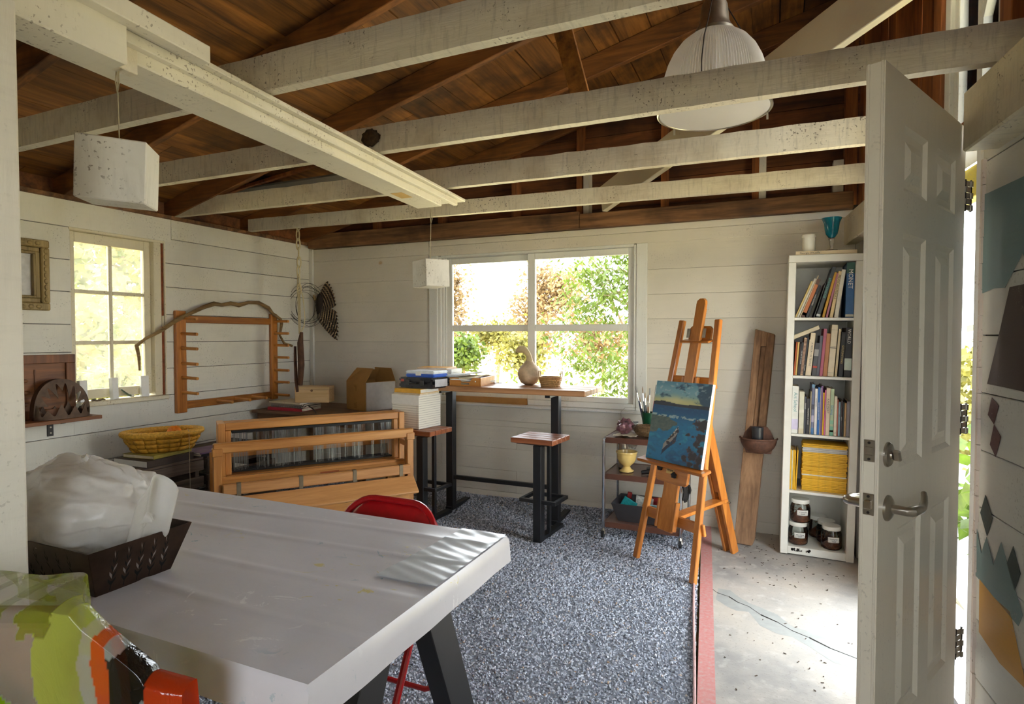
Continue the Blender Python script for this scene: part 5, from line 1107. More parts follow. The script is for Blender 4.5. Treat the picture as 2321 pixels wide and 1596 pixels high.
def canvas_col(x, y):
    n = fbm((x*5, y*9, 0), 1, 4); n2 = fbm((x*14, y*30, 4), 1, 3)
    if y > .735 + .012*math.sin(x*9) + .02*smooth(.6, 1, x)*math.sin(x*6):
        c = lerp3((206, 204, 140), (128, 178, 190), smooth(.74, .86, y + .03*n)); c = lerp3(c, (96, 150, 172), smooth(.88, 1, y))
        c = lerp3(c, (232, 226, 170), .7*math.exp(-((x-.38)/.2)**2-((y-.77)/.05)**2))
        c = lerp3(c, (56, 88, 110), smooth(.05, .4, n + .9*smooth(.5, 1.05, x+.35*(y-.85)) - .32)); c = lerp3(c, (190, 208, 206), .6*smooth(.25, .5, n2)*smooth(.8, .86, y)); return c
    if y > .69 - .0*x: return lerp3((34, 42, 58), (48, 56, 70), .5+n2)
    c = lerp3((18, 120, 168), (14, 78, 124), smooth(.45, .69, y)); c = lerp3(c, (52, 164, 190), smooth(.1, .5, n)*.6*smooth(.62, .4, y)); c = lerp3(c, (10, 66, 104), .8*smooth(.34, .0, y)*smooth(-.3, .3, n+x-.5))
    c = lerp3(c, (22, 104, 140), .5*smooth(.15, .5, n2))
    if y < .56 and x < .5 and (y > .33 + .25*x + .05*n) and y < .57-.25*max(0, x-.25)+.03*n: c = lerp3((74, 96, 92), (96, 112, 104), .5+n2)
    if abs(y-.565-.012*n) < .016 and n2 > -.05: c = lerp3(c, (206, 220, 210), .75)
    if inpoly(x, y, [(.29, .145), (.30, .22), (.42, .34), (.52, .455), (.535, .40), (.50, .33), (.40, .235)]):
        c = (150, 146, 138)
        if inpoly(x, y, [(.33, .27), (.43, .36), (.52, .445), (.525, .405), (.46, .33), (.37, .265)]): c = (52, 46, 44) if n2 < .15 else (186, 184, 172)
        elif y > .235+(x-.3)*.75: c = (206, 202, 190)
    elif inpoly(x, y, [(.28, .075), (.295, .17), (.40, .225), (.53, .37), (.50, .25), (.38, .165)]): c = (16, 50, 78)
    for rx_, ry_, rw, rh in rocks:
        q = ((x-rx_)/rw)**2+((y-ry_)/rh)**2 + .9*n2+.5*n
        if q < .95: return (44, 40, 48) if q < .7 else (70, 66, 78)
    return c
pn = thing('seascape_painting', 'canvas painting of a white canoe on blue rocky water', 'painting', (-.575, 3.47, 0), math.atan2(-.584, .812))
base = ep(.012, .6165, -.062); ux = Vector((1, 0, .012)).normalized(); uy = Vector((0, T, 1)).normalized(); un = ux.cross(uy).normalized()   # un points to the room
NXg, NYg = 110, 122
g = G().grid(lambda u, w: base + ux*((u-.5)*CW) + uy*(w*CH) + un*.0102, NXg, NYg)
m, nt, b = newmat('oil_paint'); b.inputs['Roughness'].default_value = .45; at_ = nd(nt, 'ShaderNodeVertexColor'); at_.layer_name = 'paint'; nt.links.new(at_.outputs[0], b.inputs['Base Color'])
v = coords(nt); bump(nt, b, noise_n(nt, v, 160, 3), .15, .002)
o = ob('painted_face', g, m, pn, world=False)
ca = o.data.color_attributes.new('paint', 'FLOAT_COLOR', 'POINT')
for j in range(NYg+1):
    for i in range(NXg+1):
        c = canvas_col(i/NXg, j/NYg); ca.data[j*(NXg+1)+i].color = (s2l(max(0, c[0])), s2l(max(0, c[1])), s2l(max(0, c[2])), 1)
cv = [base + ux*(a*CW/2) + uy*b_ for a, b_ in ((-1, 0), (1, 0), (1, CH), (-1, CH))]
ob('stretched_canvas', G().prism([p - un*.012 for p in cv], un*.022), plain('primed_canvas', rgb(226, 222, 212), .8, var=.1, scale=60), pn, .001, False, world=False)

# ---------------------------------------------------------------- leaning plank with iron bowl
m_old = wood('weathered_plank', rgb(92, 66, 46), rgb(166, 128, 94), 'Z', 6, .85, .5, (.95, 1.05))
pk = thing('leaning_plank', 'weathered grooved plank leaning against the back wall', 'plank', (-.164, 4.10, 0))
A0, A1 = Vector((-.164, 4.10, .0)), Vector((-.052, 4.335, 1.41)); dl = (A1-A0).normalized(); nx = Vector((.118, -.02, 0)).normalized(); nn = nx.cross(dl).normalized()
def pq(u, t, w): return A0 + dl*t + nx*u + nn*w
Ln = (A1-A0).length; hw = .061
for u0, u1, w1 in ((-hw, -.017, .022), (.017, hw, .022), (-.017, .017, .004)):
    q = [pq(u0, .60 if w1 > .01 else .6, -.022), pq(u1, .6, -.022), pq(u1, .6, w1), pq(u0, .6, w1)]; r_ = [pq(u0, Ln-.03 + (-.0)*u0, -.022), pq(u1, Ln-.03-.0, -.022), pq(u1, Ln-.03, w1), pq(u0, Ln-.03, w1)]
    e0 = lambda u: Ln - .012 - .28*(u+hw); r_ = [pq(u0, e0(u0), -.022), pq(u1, e0(u1), -.022), pq(u1, e0(u1), w1), pq(u0, e0(u0), w1)]
    if w1 < .01: r_ = [pq(u0, Ln-.13, -.022), pq(u1, Ln-.13, -.022), pq(u1, Ln-.13, w1), pq(u0, Ln-.13, w1)]
    ob('plank_edge' if w1 > .01 else 'groove', G().add(q+r_, [(0, 1, 2, 3), (7, 6, 5, 4), (0, 4, 5, 1), (1, 5, 6, 2), (2, 6, 7, 3), (3, 7, 4, 0)]), m_old, pk, .003, False)
ob('head', G().add([pq(-.017, Ln-.13, -.022), pq(.017, Ln-.13, -.022), pq(.017, Ln-.13, .022), pq(-.017, Ln-.13, .022), pq(-.017, Ln-.024, -.022), pq(.017, Ln-.034, -.022), pq(.017, Ln-.034, .022), pq(-.017, Ln-.024, .022)], [(0, 1, 2, 3), (7, 6, 5, 4), (0, 4, 5, 1), (1, 5, 6, 2), (2, 6, 7, 3), (3, 7, 4, 0)]), m_old, pk, .002, False)
ob('lower_plank', G().add([pq(-hw+.012, .006, -.02), pq(hw-.012, .006, -.02), pq(hw-.012, .006, .02), pq(-hw+.012, .006, .02), pq(-hw, .05, -.022), pq(hw, .05, -.022), pq(hw, .05, .022), pq(-hw, .05, .022), pq(-hw, .6, -.022), pq(hw, .6, -.022), pq(hw, .6, .022), pq(-hw, .6, .022)], [(0, 1, 2, 3), (11, 10, 9, 8)] + [(a+k, a+(k+1) % 4, a+4+(k+1) % 4, a+4+k) for a in (0, 4) for k in range(4)]), m_old, pk, .003, False)
ib = thing('iron_bowl', 'rusty half-round iron bowl fixed on the leaning plank', 'bowl', (-.085, 4.125, .60))
g = G(); N_ = 14
def bowlp(u, w, k=1.0): a = math.pi + math.pi*u; z = -math.cos(w*math.pi/2); r_ = math.sin(w*math.pi/2)**.8; return (.108*k*r_*math.cos(a), .105*k*r_*math.sin(a), .10 + .098*z*k)
ob('shell', G().grid(lambda u, w: bowlp(u, max(.02, w)), 24, 10), m_rust, ib, world=False, sol=.005)
ob('rim', G().tube([(.111*math.cos(math.pi+math.pi*i/24), .108*math.sin(math.pi+math.pi*i/24), .1) for i in range(25)], .006, 8), m_rust, ib, world=False)
ob('back_plate', G().prism([(-.075, -.004, .0), (.075, -.004, .0), (.095, -.004, .09), (.07, -.004, .15), (.05, -.004, .175), (-.05, -.004, .175), (-.085, -.004, .13), (-.095, -.004, .09)], (0, .006, 0)), m_rust, ib, .002, False, world=False)
tag(ob('black_cup', G().lathe([(0, .0), (.032, 0), (.036, .12), (.033, .12), (.03, .008), (0, .008)], (-.09, 4.075, .655), 20, 1, .7), plain('cup_black', rgb(36, 38, 42), .35)), 'black plastic cup standing in the iron bowl', 'cup')
tag(ob('grey_board', G().obox((.475, 4.17, .62), (.02, .09, 1.24), (0, R(-.5), 0)), wood('grey_board_wood', rgb(130, 124, 116), rgb(176, 170, 160), 'Z', 6, .8, .2), None, .003, False), 'narrow grey board standing upright between bookcase and door', 'board')
# ---------------------------------------------------------------- bookcase
BM = Matrix.Translation((.047, 4.022, .007)) @ Matrix.Rotation(.016, 4, 'Y')
m_lam = plain('white_laminate', rgb(226, 224, 214), .4, var=.05, scale=8)
bcs = thing('bookcase', 'narrow white five-compartment bookcase by the door', 'bookcase', BM.translation, rot=BM.to_euler())
BW, BD, BH = .402, .372, 1.842; IX0, IX1 = .043, .359
SH = [.050, .398, .750, 1.107, 1.462]; TOPU = 1.797
def bl(name, lo, hi, bv=.003): return ob(name, G().box(lo, hi), m_lam, bcs, bv, False, world=False)
bl('side_panel', (0, 0, .0), (IX0, BD, TOPU)); bl('side_panel', (IX1, 0, 0), (BW, BD, TOPU)); bl('top_panel', (0, 0, TOPU+.001), (BW, BD, BH)); bl('bottom_panel', (IX0, .002, .004), (IX1, BD, SH[0]))
for z in SH[1:]: bl('shelf', (IX0, .004, z-.016), (IX1, BD-.004, z), .001)
bl('back_panel', (IX0, BD-.012, SH[0]), (IX1, BD-.004, TOPU), 0)
g = G(); rg = random.Random(4)
for _ in range(26): x = rg.uniform(.06, .17); g.box((x, -.0006, .022+.02*rg.random()), (x+.004+.008*rg.random(), .0, .026+.02*rg.random()))
part(ob('chipped_edge', g, m_dark_iron, bcs, smooth=False, world=False), 'chipped scuffs on the bottom edge')
BKM = {}
def bmat(c): 
    k = 'bookcover_%d_%d_%d' % c
    return plain(k, rgb(*c), .45, var=.08, scale=25)
m_wtxt = plain('text_white', rgb(232, 230, 222), .6); m_btxt = plain('text_black', rgb(30, 30, 34), .6); m_gtxt = plain('text_green', rgb(110, 176, 160), .6); m_ttxt = plain('text_teal', rgb(96, 150, 150), .6); m_bltxt = plain('text_blue', rgb(30, 96, 170), .6)
def book(row, xr, t, h, lean, c, label, d=.21, y=.03, txt=None, tm=None, ts=.6, bands=(), tz=.55, group=None):
    """standing book whose bottom right corner is at xr; leans to the right by `lean` degrees"""
    M_ = BM @ Matrix.Translation((IX0 + xr, y, SH[4-row]+.0008)) @ Matrix.Rotation(R(lean), 4, 'Y')
    o = thing('book', label, 'book', M_.translation, rot=M_.to_euler(), group=group or ['books on the top shelf', 'books on the second shelf', 'books on the third shelf', 'yellow magazines on the fourth shelf'][row])
    ct = min(.0022, t*.16); mt = bmat(c)
    ob('cover', G().box((-t, 0, 0), (-t+ct, d, h)).box((-ct, 0, 0), (0, d, h)).box((-t+ct, 0, 0), (-ct, ct, h)), mt, o, .0007, False, world=False)
    ob('pages', G().box((-t+ct, ct, .003), (-ct, d-.004, h-.003)), m_ivory, o, smooth=False, world=False)
    for z0, z1, bc in bands: ob('spine_band', G().box((-t-.0002, -.0005, z0*h), (.0002, .0, z1*h)), bmat(bc), o, smooth=False, world=False)
    if txt:
        s_ = t*ts*1.25; n = .30*s_*len(txt)*1.8
        text('spine_title', txt, s_, tm or m_btxt, o, Matrix.Translation((-t/2, -.0008, h*tz)) @ Matrix.Rotation(R(90), 4, 'Y') @ Matrix.Rotation(R(90), 4, 'X'))
    return o
u1 = lambda px: (px-330)/765*.316
CR = (222, 208, 176); BLK = (34, 34, 38)
book(0, u1(358), .010, .236, 21, (214, 190, 120), 'beige book with yellow spine leaning leftmost on the top shelf', y=.035)
book(0, u1(385), .011, .252, 21, (214, 206, 188), 'white-grey thin book second from the left on the top shelf')
book(0, u1(408), .006, .270, 20.5, (206, 190, 160), 'very thin cream book beside the orange one on the top shelf')
book(0, u1(464), .020, .243, 19.5, (190, 112, 62), 'orange-brown leaning book on the top shelf', bands=((.0, .12, (90, 56, 40)), (.86, 1, (96, 62, 44)), (.05, .12, (206, 180, 150))))
book(0, u1(516), .016, .203, 18, (40, 42, 50), 'short black book after the orange one on the top shelf', txt='WILD FLOWERS', tm=m_wtxt, ts=.5)
book(0, u1(594), .006, .217, 15.5, (60, 58, 56), 'thin dark paperback leaning in the gap on the top shelf')
book(0, u1(664), .022, .312, 15, (52, 58, 60), 'tall charcoal book with pale green title on the top shelf', txt='photojournal', tm=m_gtxt, ts=.85, tz=.58, bands=((.02, .06, (206, 208, 204)),))
book(0, u1(724), .014, .278, 12.5, (202, 150, 30), 'mustard yellow leaning book on the top shelf')
book(0, u1(768), .012, .270, 11, (176, 110, 130), 'dusty pink leaning book on the top shelf')
book(0, u1(832), .018, .280, 8.5, (224, 198, 146), 'cream book with a bold black title on the top shelf', txt='MEXICAN MASKS', tm=m_btxt, ts=.85, tz=.66)
book(0, u1(902), .022, .288, 6.5, (222, 216, 198), 'ivory book next to the tall blue one on the top shelf')
book(0, u1(1092), .043, .328, 0, (44, 92, 142), 'tall thick blue art book at the right end of the top shelf', .25, .02, 'MONET', m_wtxt, .62, ((.80, 1.0, (40, 84, 74)), (.02, .06, (206, 206, 190))), .70)
u2 = lambda px: (px-318)/765*.316
v2 = lambda py: (885-py)*.000468
book(1, u2(345), .008, .205, 3, (176, 84, 40), 'rust orange book at the left end of the second shelf')
book(1, u2(372), .010, .204, 3, (214, 178, 104), 'pale yellow book second on the second shelf')
book(1, u2(392), .006, .195, 3.5, (60, 44, 36), 'thin dark brown book on the second shelf')
book(1, u2(420), .013, .203, 4, (44, 46, 48), 'black book with white lettering after the brown one', txt='THE ART OF COLOR', tm=m_wtxt, ts=.55)
o = book(1, u2(452), .015, .232, 4.5, (206, 170, 136), 'peach spiral-bound book on the second shelf')
g = G()
for k in range(26): g.box((-.014, -.0016, .012+k*.0082), (-.001, .001, .0155+k*.0082))
ob('comb_binding', g, plain('comb_dark', rgb(90, 52, 40), .5), o, smooth=False, world=False)
book(1, u2(480), .012, .238, 4.5, (28, 30, 36), 'black book right of the spiral-bound one', txt='DRAWING', tm=m_wtxt, ts=.5, tz=.2)
book(1, u2(500), .006, .222, 4.5, CR, 'thin cream booklet right of the black one')
book(1, u2(558), .026, .262, 4.5, (224, 208, 178), 'thick cream book with small black title on the second shelf', txt='A HISTORY OF TEXTILE', tm=m_btxt, ts=.42, tz=.5)
book(1, u2(628), .024, .202, 4, (70, 70, 74), 'grey book with a red mark on its spine', txt='', bands=((.24, .30, (190, 60, 44)), (.6, .8, (150, 148, 146))))
book(1, u2(668), .016, .246, 3.5, (92, 90, 100), 'slate grey book left of the pink one')
book(1, u2(712), .017, .288, 3.5, (176, 92, 112), 'pink book in the middle of the second shelf')
book(1, u2(770), .022, .260, 3, (176, 118, 70), 'tan brown book right of the pink one')
book(1, u2(856), .033, .312, 3, (220, 206, 176), 'tallest cream book with two black lines on the second shelf', txt='', bands=((.58, .583, (40, 40, 40)), (.545, .56, (90, 84, 76)), (.9, .903, (90, 84, 76)), (.07, .073, (90, 84, 76))))
book(1, u2(898), .012, .288, 3, (214, 200, 164), 'slim cream book beside the tallest one')
book(1, u2(972), .024, .270, 2.5, (30, 28, 28), 'black book with gold lettering on the second shelf', txt='GOLDSMITHING', tm=plain('text_gold', rgb(206, 180, 110), .4), ts=.5, tz=.5)
book(1, u2(1078), .038, .296, .5, (26, 26, 30), 'thick black book with a pale label at the right end of the second shelf', txt='WORLD', tm=m_wtxt, ts=.5, tz=.82, bands=((.14, .38, (190, 204, 190)),))
Md = BM @ Matrix.Translation((IX0+.003, .05, SH[3]+.222)) @ Matrix.Rotation(R(-25), 4, 'Y')
o = thing('book', 'cream book lying slanted across the tops of the second shelf', 'book', Md.translation, rot=Md.to_euler(), group='books on the second shelf')
ob('cover', G().box((0, 0, 0), (.155, .2, .002)).box((0, 0, .022), (.155, .2, .024)).box((0, 0, .002), (.155, .002, .022)), bmat((214, 200, 168)), o, .0006, False, world=False); ob('pages', G().box((.003, .002, .002), (.152, .197, .022)), m_ivory, o, smooth=False, world=False)
u3 = lambda px: (px-42)/1530*.316
def h3(py, x): return (1400 + (x-42)*.075 - py)/11.4/1347*3.63*1.0
R3 = [(45, 218, 185, (226, 226, 218), 'white art school book at the left end of the third shelf', 'Art School', m_ttxt, .62, .66), (236, 372, 330, (214, 212, 190), 'thick pale cream book second on the third shelf', '', None, .5, .5), (376, 430, 460, (72, 74, 84), 'dark grey book with white lettering third on the third shelf', 'TEXTILES', m_wtxt, .7, .75), (434, 528, 515, (44, 42, 46), 'short black book before the thin pale one on the third shelf', 'THE ELEMENTS OF COLOR', m_wtxt, .36, .5), (534, 560, 330, (206, 194, 166), 'thin pale paperback on the third shelf', '', None, .5, .5), (566, 640, 150, (112, 118, 146), 'tallest blue-grey picture-spined book on the third shelf', '', None, .5, .5), (646, 720, 265, (226, 222, 216), 'white book left of the blue one on the third shelf', 'WATERCOLOR', m_btxt, .4, .7), (722, 786, 230, (38, 104, 178), 'bright blue book on the third shelf', 'WATERCOLOUR LANDSCAPE', m_wtxt, .5, .5), (788, 806, 240, (214, 208, 204), 'very thin white booklet right of the blue book', '', None, .5, .5), (808, 858, 195, (122, 90, 132), 'purple book on the third shelf', '', None, .5, .5), (860, 902, 370, (226, 180, 30), 'bright yellow book on the third shelf', '', None, .5, .5), (904, 940, 300, (204, 100, 156), 'magenta pink slim book on the third shelf', 'OIL PAINTING', m_wtxt, .6, .6), (944, 1050, 260, (214, 192, 166), 'beige book with large black title on the third shelf', 'KANDINSKY', m_btxt, .6, .62), (1054, 1150, 285, (180, 196, 160), 'pale green drawing book on the third shelf', 'Drawing', m_bltxt, .7, .55), (1156, 1232, 470, (222, 212, 190), 'short cream paperback on the third shelf', 'TJ', m_btxt, .5, .08), (1236, 1264, 555, (190, 108, 84), 'slim coral book on the third shelf', '', None, .5, .5), (1268, 1322, 620, (130, 160, 172), 'light blue short book on the third shelf', 'nature', m_btxt, .5, .6), (1326, 1376, 590, (58, 46, 46), 'dark maroon short book on the third shelf', 'SKETCH', m_wtxt, .5, .5), (1380, 1414, 620, (40, 48, 46), 'thin black-green book on the third shelf', '', None, .5, .5), (1418, 1472, 650, (186, 154, 108), 'tan short book second from right on the third shelf', 'craft', m_btxt, .6, .5), (1476, 1562, 610, (140, 134, 136), 'grey mottled book at the right end of the third shelf', '', None, .5, .5)]
for a, b_, py, c, lb_, tx, tm, ts, tz in R3:
    bands = ((0, .13, (60, 110, 160)), (.93, 1, (110, 150, 180)), (.5, .6, (70, 72, 90)), (.25, .38, (180, 174, 196))) if 'picture-spined' in lb_ else (((.0, .2, (120, 176, 150)), (.08, .12, (206, 196, 150)), (.25, .33, (136, 190, 160))) if 'drawing' in lb_ else (((.08, .3, (206, 198, 222)),) if 'art school' in lb_ else (((0, .12, (206, 196, 166)), (.5, .56, (226, 222, 206))) if 'thick pale' in lb_ else ())))
    book(2, u3(b_), (b_-a)/1530*.316-.0006, h3(py, b_), .0, c, lb_, .2, .02, tx, tm, ts, bands, tz)
# fourth shelf: yellow magazines
YM = (226, 176, 36)
for k in range(5): book(3, .008+k*.0078, .007, .248-.004*(k % 2), 1.5 if k > 3 else 0, YM if k != 1 else (206, 196, 160), ['leftmost thin yellow magazine standing upright on the fourth shelf', 'thin pale magazine standing among the upright yellow ones', 'upright yellow magazine just right of the pale one', 'upright yellow magazine second from the big stack', 'leaning upright yellow magazine nearest the big stack'][k], .17, .025)
zst = .0008; rg = random.Random(6); k = 0; ng_ = 0
m_yp = plain('magazine_yellow', rgb(228, 178, 34), .45, var=.12, scale=60); m_gp = plain('magazine_grey', rgb(186, 184, 180), .5); m_wp = plain('magazine_white', rgb(226, 224, 216), .5)
while zst < .283:
    t = rg.uniform(.0062, .0105); kind = 'g' if .235 < zst < .262 else ('w' if k in (11, ) else 'y')
    M_ = BM @ Matrix.Translation((IX0+.190+rg.uniform(-.003, .003), .135+rg.uniform(-.004, .004), SH[1]+zst)) @ Matrix.Rotation(R(rg.uniform(-1, 1)), 4, 'Z')
    lbm = {'y': 'yellow-spined magazine lying in the big stack on the fourth shelf', 'g': ['lowest of the grey-spined magazines near the top of the big yellow stack', 'middle grey-spined magazine near the top of the big yellow stack', 'uppermost grey-spined magazine near the top of the big yellow stack', 'fourth grey-spined magazine near the top of the big yellow stack'][ng_ % 4], 'w': 'white-spined magazine lying in the middle of the big yellow stack'}[kind]
    o = thing('magazine', lbm, 'magazine', M_.translation, rot=M_.to_euler(), group='magazines in the big stack')
    ob('cover', G().box((-.122, -.09, 0), (.122, .085, t)), {'y': m_yp, 'g': m_gp, 'w': m_wp}[kind], o, min(.0015, t*.2), False, world=False)
    ob('pages', G().box((-.1215, -.088, .0012), (.1225, .086, t-.0012)), m_ivory, o, smooth=False, world=False)
    zst += t+.0003; k += 1; ng_ += kind == 'g'
# bottom compartment: jars of dried roots
m_jar, nt, b = newmat('jar_glass'); out = nt.nodes['Material Output']
trp = nd(nt, 'ShaderNodeBsdfTransparent'); trp.inputs[0].default_value = (.9, .92, .9, 1); gls = nd(nt, 'ShaderNodeBsdfGlossy'); gls.inputs['Roughness'].default_value = .06
lw = nd(nt, 'ShaderNodeLayerWeight'); lw.inputs[0].default_value = .35; mxs = nd(nt, 'ShaderNodeMixShader'); nt.links.new(lw.outputs['Fresnel'], mxs.inputs[0]); nt.links.new(trp.outputs[0], mxs.inputs[1]); nt.links.new(gls.outputs[0], mxs.inputs[2]); nt.links.new(mxs.outputs[0], out.inputs[0])
m_root = plain('dried_root', rgb(120, 70, 44), .9, var=.5, scale=60, bmp=.8)
def jar(label, x, y, z, s_, words, fill, rz=0):
    M_ = BM @ Matrix.Translation((x, y, SH[0]+z)); t = thing('glass_jar', label, 'jar', M_.translation, rz, group='jars on the bottom shelf')
    r_ = .056*s_; h = .118*s_; prof = [(0, .001), (r_*.85, .001), (r_*.97, .008), (r_, .02), (r_, h*.72), (r_*.93, h*.86), (r_*.80, h*.94), (r_*.79, h)]
    ob('glass', G().lathe(prof, n=36), m_jar, t, world=False)
    fp = [(q*.955, zz+.002) for q, zz in prof if zz < h*fill]; ob('contents', G().lathe([(0, .003)]+fp[1:]+[(0, h*fill+.004)], n=30, f=lambda a, zz: 1-.03*abs(math.sin(a*5+zz*300))), m_root, t, world=False)
    g = G(); rg = random.Random(int(x*1000)+int(z*77))
    for _ in range(46):
        a = rg.uniform(0, 6.28); zz = rg.uniform(.01, h*fill+.006); q = r_*.93; L = rg.uniform(-.5, .5); g.tube([(q*math.cos(a), q*math.sin(a), zz), (q*1.005*math.cos(a+L*.5), q*1.005*math.sin(a+L*.5), zz+rg.uniform(-.008, .008)), (q*math.cos(a+L), q*math.sin(a+L), zz+rg.uniform(-.01, .01))], .0016, 4)
    tag(ob('root_strands', g, plain('root_tan', rgb(150, 98, 60), .9, var=.4, scale=80), t, world=False), kind='stuff')
    ob('lid', G().lathe([(0, h-.004), (r_*.87, h-.004), (r_*.90, h+.001), (r_*.90, h+.017), (r_*.87, h+.020), (0, h+.020)], n=32), plain('jar_lid', rgb(228, 226, 216), .4, var=.03), t, world=False)
    if words:
        a0 = -math.pi/2 + .16; w = 1.15
        lb_ = ob('paper_label', G().grid(lambda u, v: (r_*1.012*math.cos(a0+(u-.5)*w), r_*1.012*math.sin(a0+(u-.5)*w), h*.40+h*.27*v), 10, 1), m_paper, t, world=False, sol=.0006)
        text('label_lettering', words, .0125*s_*(1 if len(words) < 9 else (.86 if len(words) < 11 else .7)), m_btxt, lb_, Matrix.Translation((r_*1.02*math.cos(a0), r_*1.02*math.sin(a0)-.001, h*.585)) @ Matrix.Rotation(a0+math.pi/2, 4, 'Z') @ Matrix.Rotation(R(90), 4, 'X'))
        for j in range(2): ob('small_print', G().obox((r_*1.022*math.cos(a0), r_*1.022*math.sin(a0)-.0006, h*.50-j*.0055), (.026-.006*j, .0006, .0016), (0, 0, a0+math.pi/2)), m_btxt, lb_, smooth=False, world=False)
jar('lower of two stacked glass jars labelled mu xiang', .103, .085, .0015, 1.0, 'mu xiang', .5)
jar('upper stacked glass jar labelled hu huang lian', .112, .088, .1415, 1.03, 'hu huang lian', .7, .05)
jar('front right glass jar labelled huang lian', .288, .080, .0015, 1.02, 'huang lian', .45)
jar('middle right glass jar half behind the front one', .268, .19, .0015, 1.0, '', .6)
jar('rear right glass jar at the back of the bottom shelf', .225, .285, .0015, 1.0, '', .6)
# top of the bookcase
ZT = BH+.001
Mt = BM @ Matrix.Translation((.20, .10, ZT)); o = thing('book', 'cream book lying flat on top of the bookcase', 'book', Mt.translation, rot=Mt.to_euler())
ob('cover', G().box((-.162, -.085, 0), (.165, .12, .002)).box((-.162, -.085, .020), (.165, .12, .022)).box((-.162, -.085, .002), (.165, -.083, .020)), bmat((226, 206, 170)), o, .0006, False, world=False); ob('pages', G().box((-.16, -.083, .002), (.163, .118, .020)), m_ivory, o, smooth=False, world=False)
text('spine_title', "Georgia O'Keeffe", .0155, m_btxt, o, Matrix.Translation((-.085, -.0858, .011)) @ Matrix.Rotation(R(90), 4, 'X'))
wj = thing('white_pot', 'small white lidded pot on top of the bookcase', 'pot', (.188, 4.10, 1.871))
m_porc = plain('white_porcelain', rgb(238, 236, 226), .35, var=.02)
ob('body', G().lathe([(0, 0), (.033, 0), (.036, .01), (.036, .088), (0, .088)], n=28), m_porc, wj, world=False); ob('lid', G().lathe([(0, .087), (.039, .087), (.04, .096), (.037, .106), (0, .108)], n=28), m_porc, wj, world=False)
gb = thing('blue_goblet', 'turquoise glass goblet with clear stem on the bookcase', 'goblet', (.312, 4.10, 1.873))
m_turq = plain('turquoise_glass', rgb(20, 140, 165), .1, var=.1, scale=60, Transmission_Weight=.45, IOR=1.4)
ob('bowl', G().lathe([(.0, .075), (.018, .079), (.032, .10), (.039, .13), (.043, .165), (.056, .197), (.053, .197), (.04, .165), (.034, .13), (.014, .085), (0, .082)], n=32), m_turq, gb, world=False)
ob('stem', G().lathe([(.036, 0), (.034, .004), (.009, .01), (.008, .025), (.013, .055), (.018, .072), (0, .076)], n=20), m_clear, gb, world=False)
# ---------------------------------------------------------------- work table with vinyl cover
wt = thing('work_table', 'work table on black splayed trestle legs under the grey cover', 'table', (-1.54, 1.2, 0))
ob('tabletop', G().box((-2.345, .80, .70), (-.745, 1.615, .7455)), m_stw, wt, .003, False)
for x in (-.83, -2.24):
    for s_ in (-1, 1): ob('leg', G().beam((x, 1.207+s_*.10, .70), (x, 1.207+s_*.395, -.02), .06, .10, (0, 1, .3)), m_black, wt, .002, False)
    ob('cross_bar', G().box((x-.03, .95, .66), (x+.03, 1.46, .70)), m_black, wt, .002, False)
ob('centre_bar', G().box((-2.2, 1.19, .64), (-.86, 1.225, .66)), m_black, wt, .002, False)
m, nt, b = newmat('grey_vinyl'); b.inputs['Roughness'].default_value = .34; b.inputs['Specular IOR Level'].default_value = .6
v = coords(nt); n1 = noise_n(nt, v, 3, 4); col = ramp(nt, n1, [(.3, rgb(206, 204, 210)), (.7, rgb(220, 218, 224))])
def spot(cc, sc, lo, seed, col):
    vv = nd(nt, 'ShaderNodeMapping'); tc = nd(nt, 'ShaderNodeTexCoord'); vv.inputs['Location'].default_value = (seed, seed*1.7, 0); vv.inputs['Scale'].default_value = (1, 1.6, 1); nt.links.new(tc.outputs['Object'], vv.inputs[0])
    f = noise_n(nt, vv.outputs[0], sc, 5, .7, 1.5); big = noise_n(nt, vv.outputs[0], 1.3, 2)
    a = ramp(nt, f, [(lo, (0, 0, 0)), (lo+.025, (.75, .75, .75))]); c2 = ramp(nt, big, [(.52, (0, 0, 0)), (.6, (1, 1, 1))]); mm = nd(nt, 'ShaderNodeMath', operation='MULTIPLY'); nt.links.new(a, mm.inputs[0]); nt.links.new(c2, mm.inputs[1]); return mixc(nt, col, cc, mm.outputs[0])
col = spot(rgb(214, 200, 90), 11, .62, 3.1, col); col = spot(rgb(110, 160, 176), 13, .63, 7.7, col); col = spot(rgb(240, 240, 242), 9, .61, 1.3, col)
nt.links.new(col, b.inputs['Base Color']); bump(nt, b, noise_n(nt, coords(nt, (1, 3, 1)), 14, 3), .06, .004)
TX0, TX1, TY0, TY1, TZ, DR = -2.36, -.73, .783, 1.632, .752, .078
def wr_(x, y):
    e = max(0, 1-min(abs(x-TX1), 1)/.35); w = .0022*e*math.sin(y*46+2*fbm((x*4, y*4, 0), 1, 2)) * smooth(0, .03, TX1-x)
    w += .0028*max(0, 1-(y-TY0)/.22)*math.sin(x*38+2.5*fbm((x*3, y*5, 1), 1, 2))
    for k, yy in enumerate((.98, 1.17, 1.36, 1.5)): w += .0030*math.exp(-((y-yy-.03*math.sin(x*2+k))/.012)**2)
    return (w + .0025*fbm((x*2, y*2, 5), 1, 3))*smooth(0, .05, y-TY0)*smooth(0, .05, TY1-y)*smooth(0, .04, TX1-x)
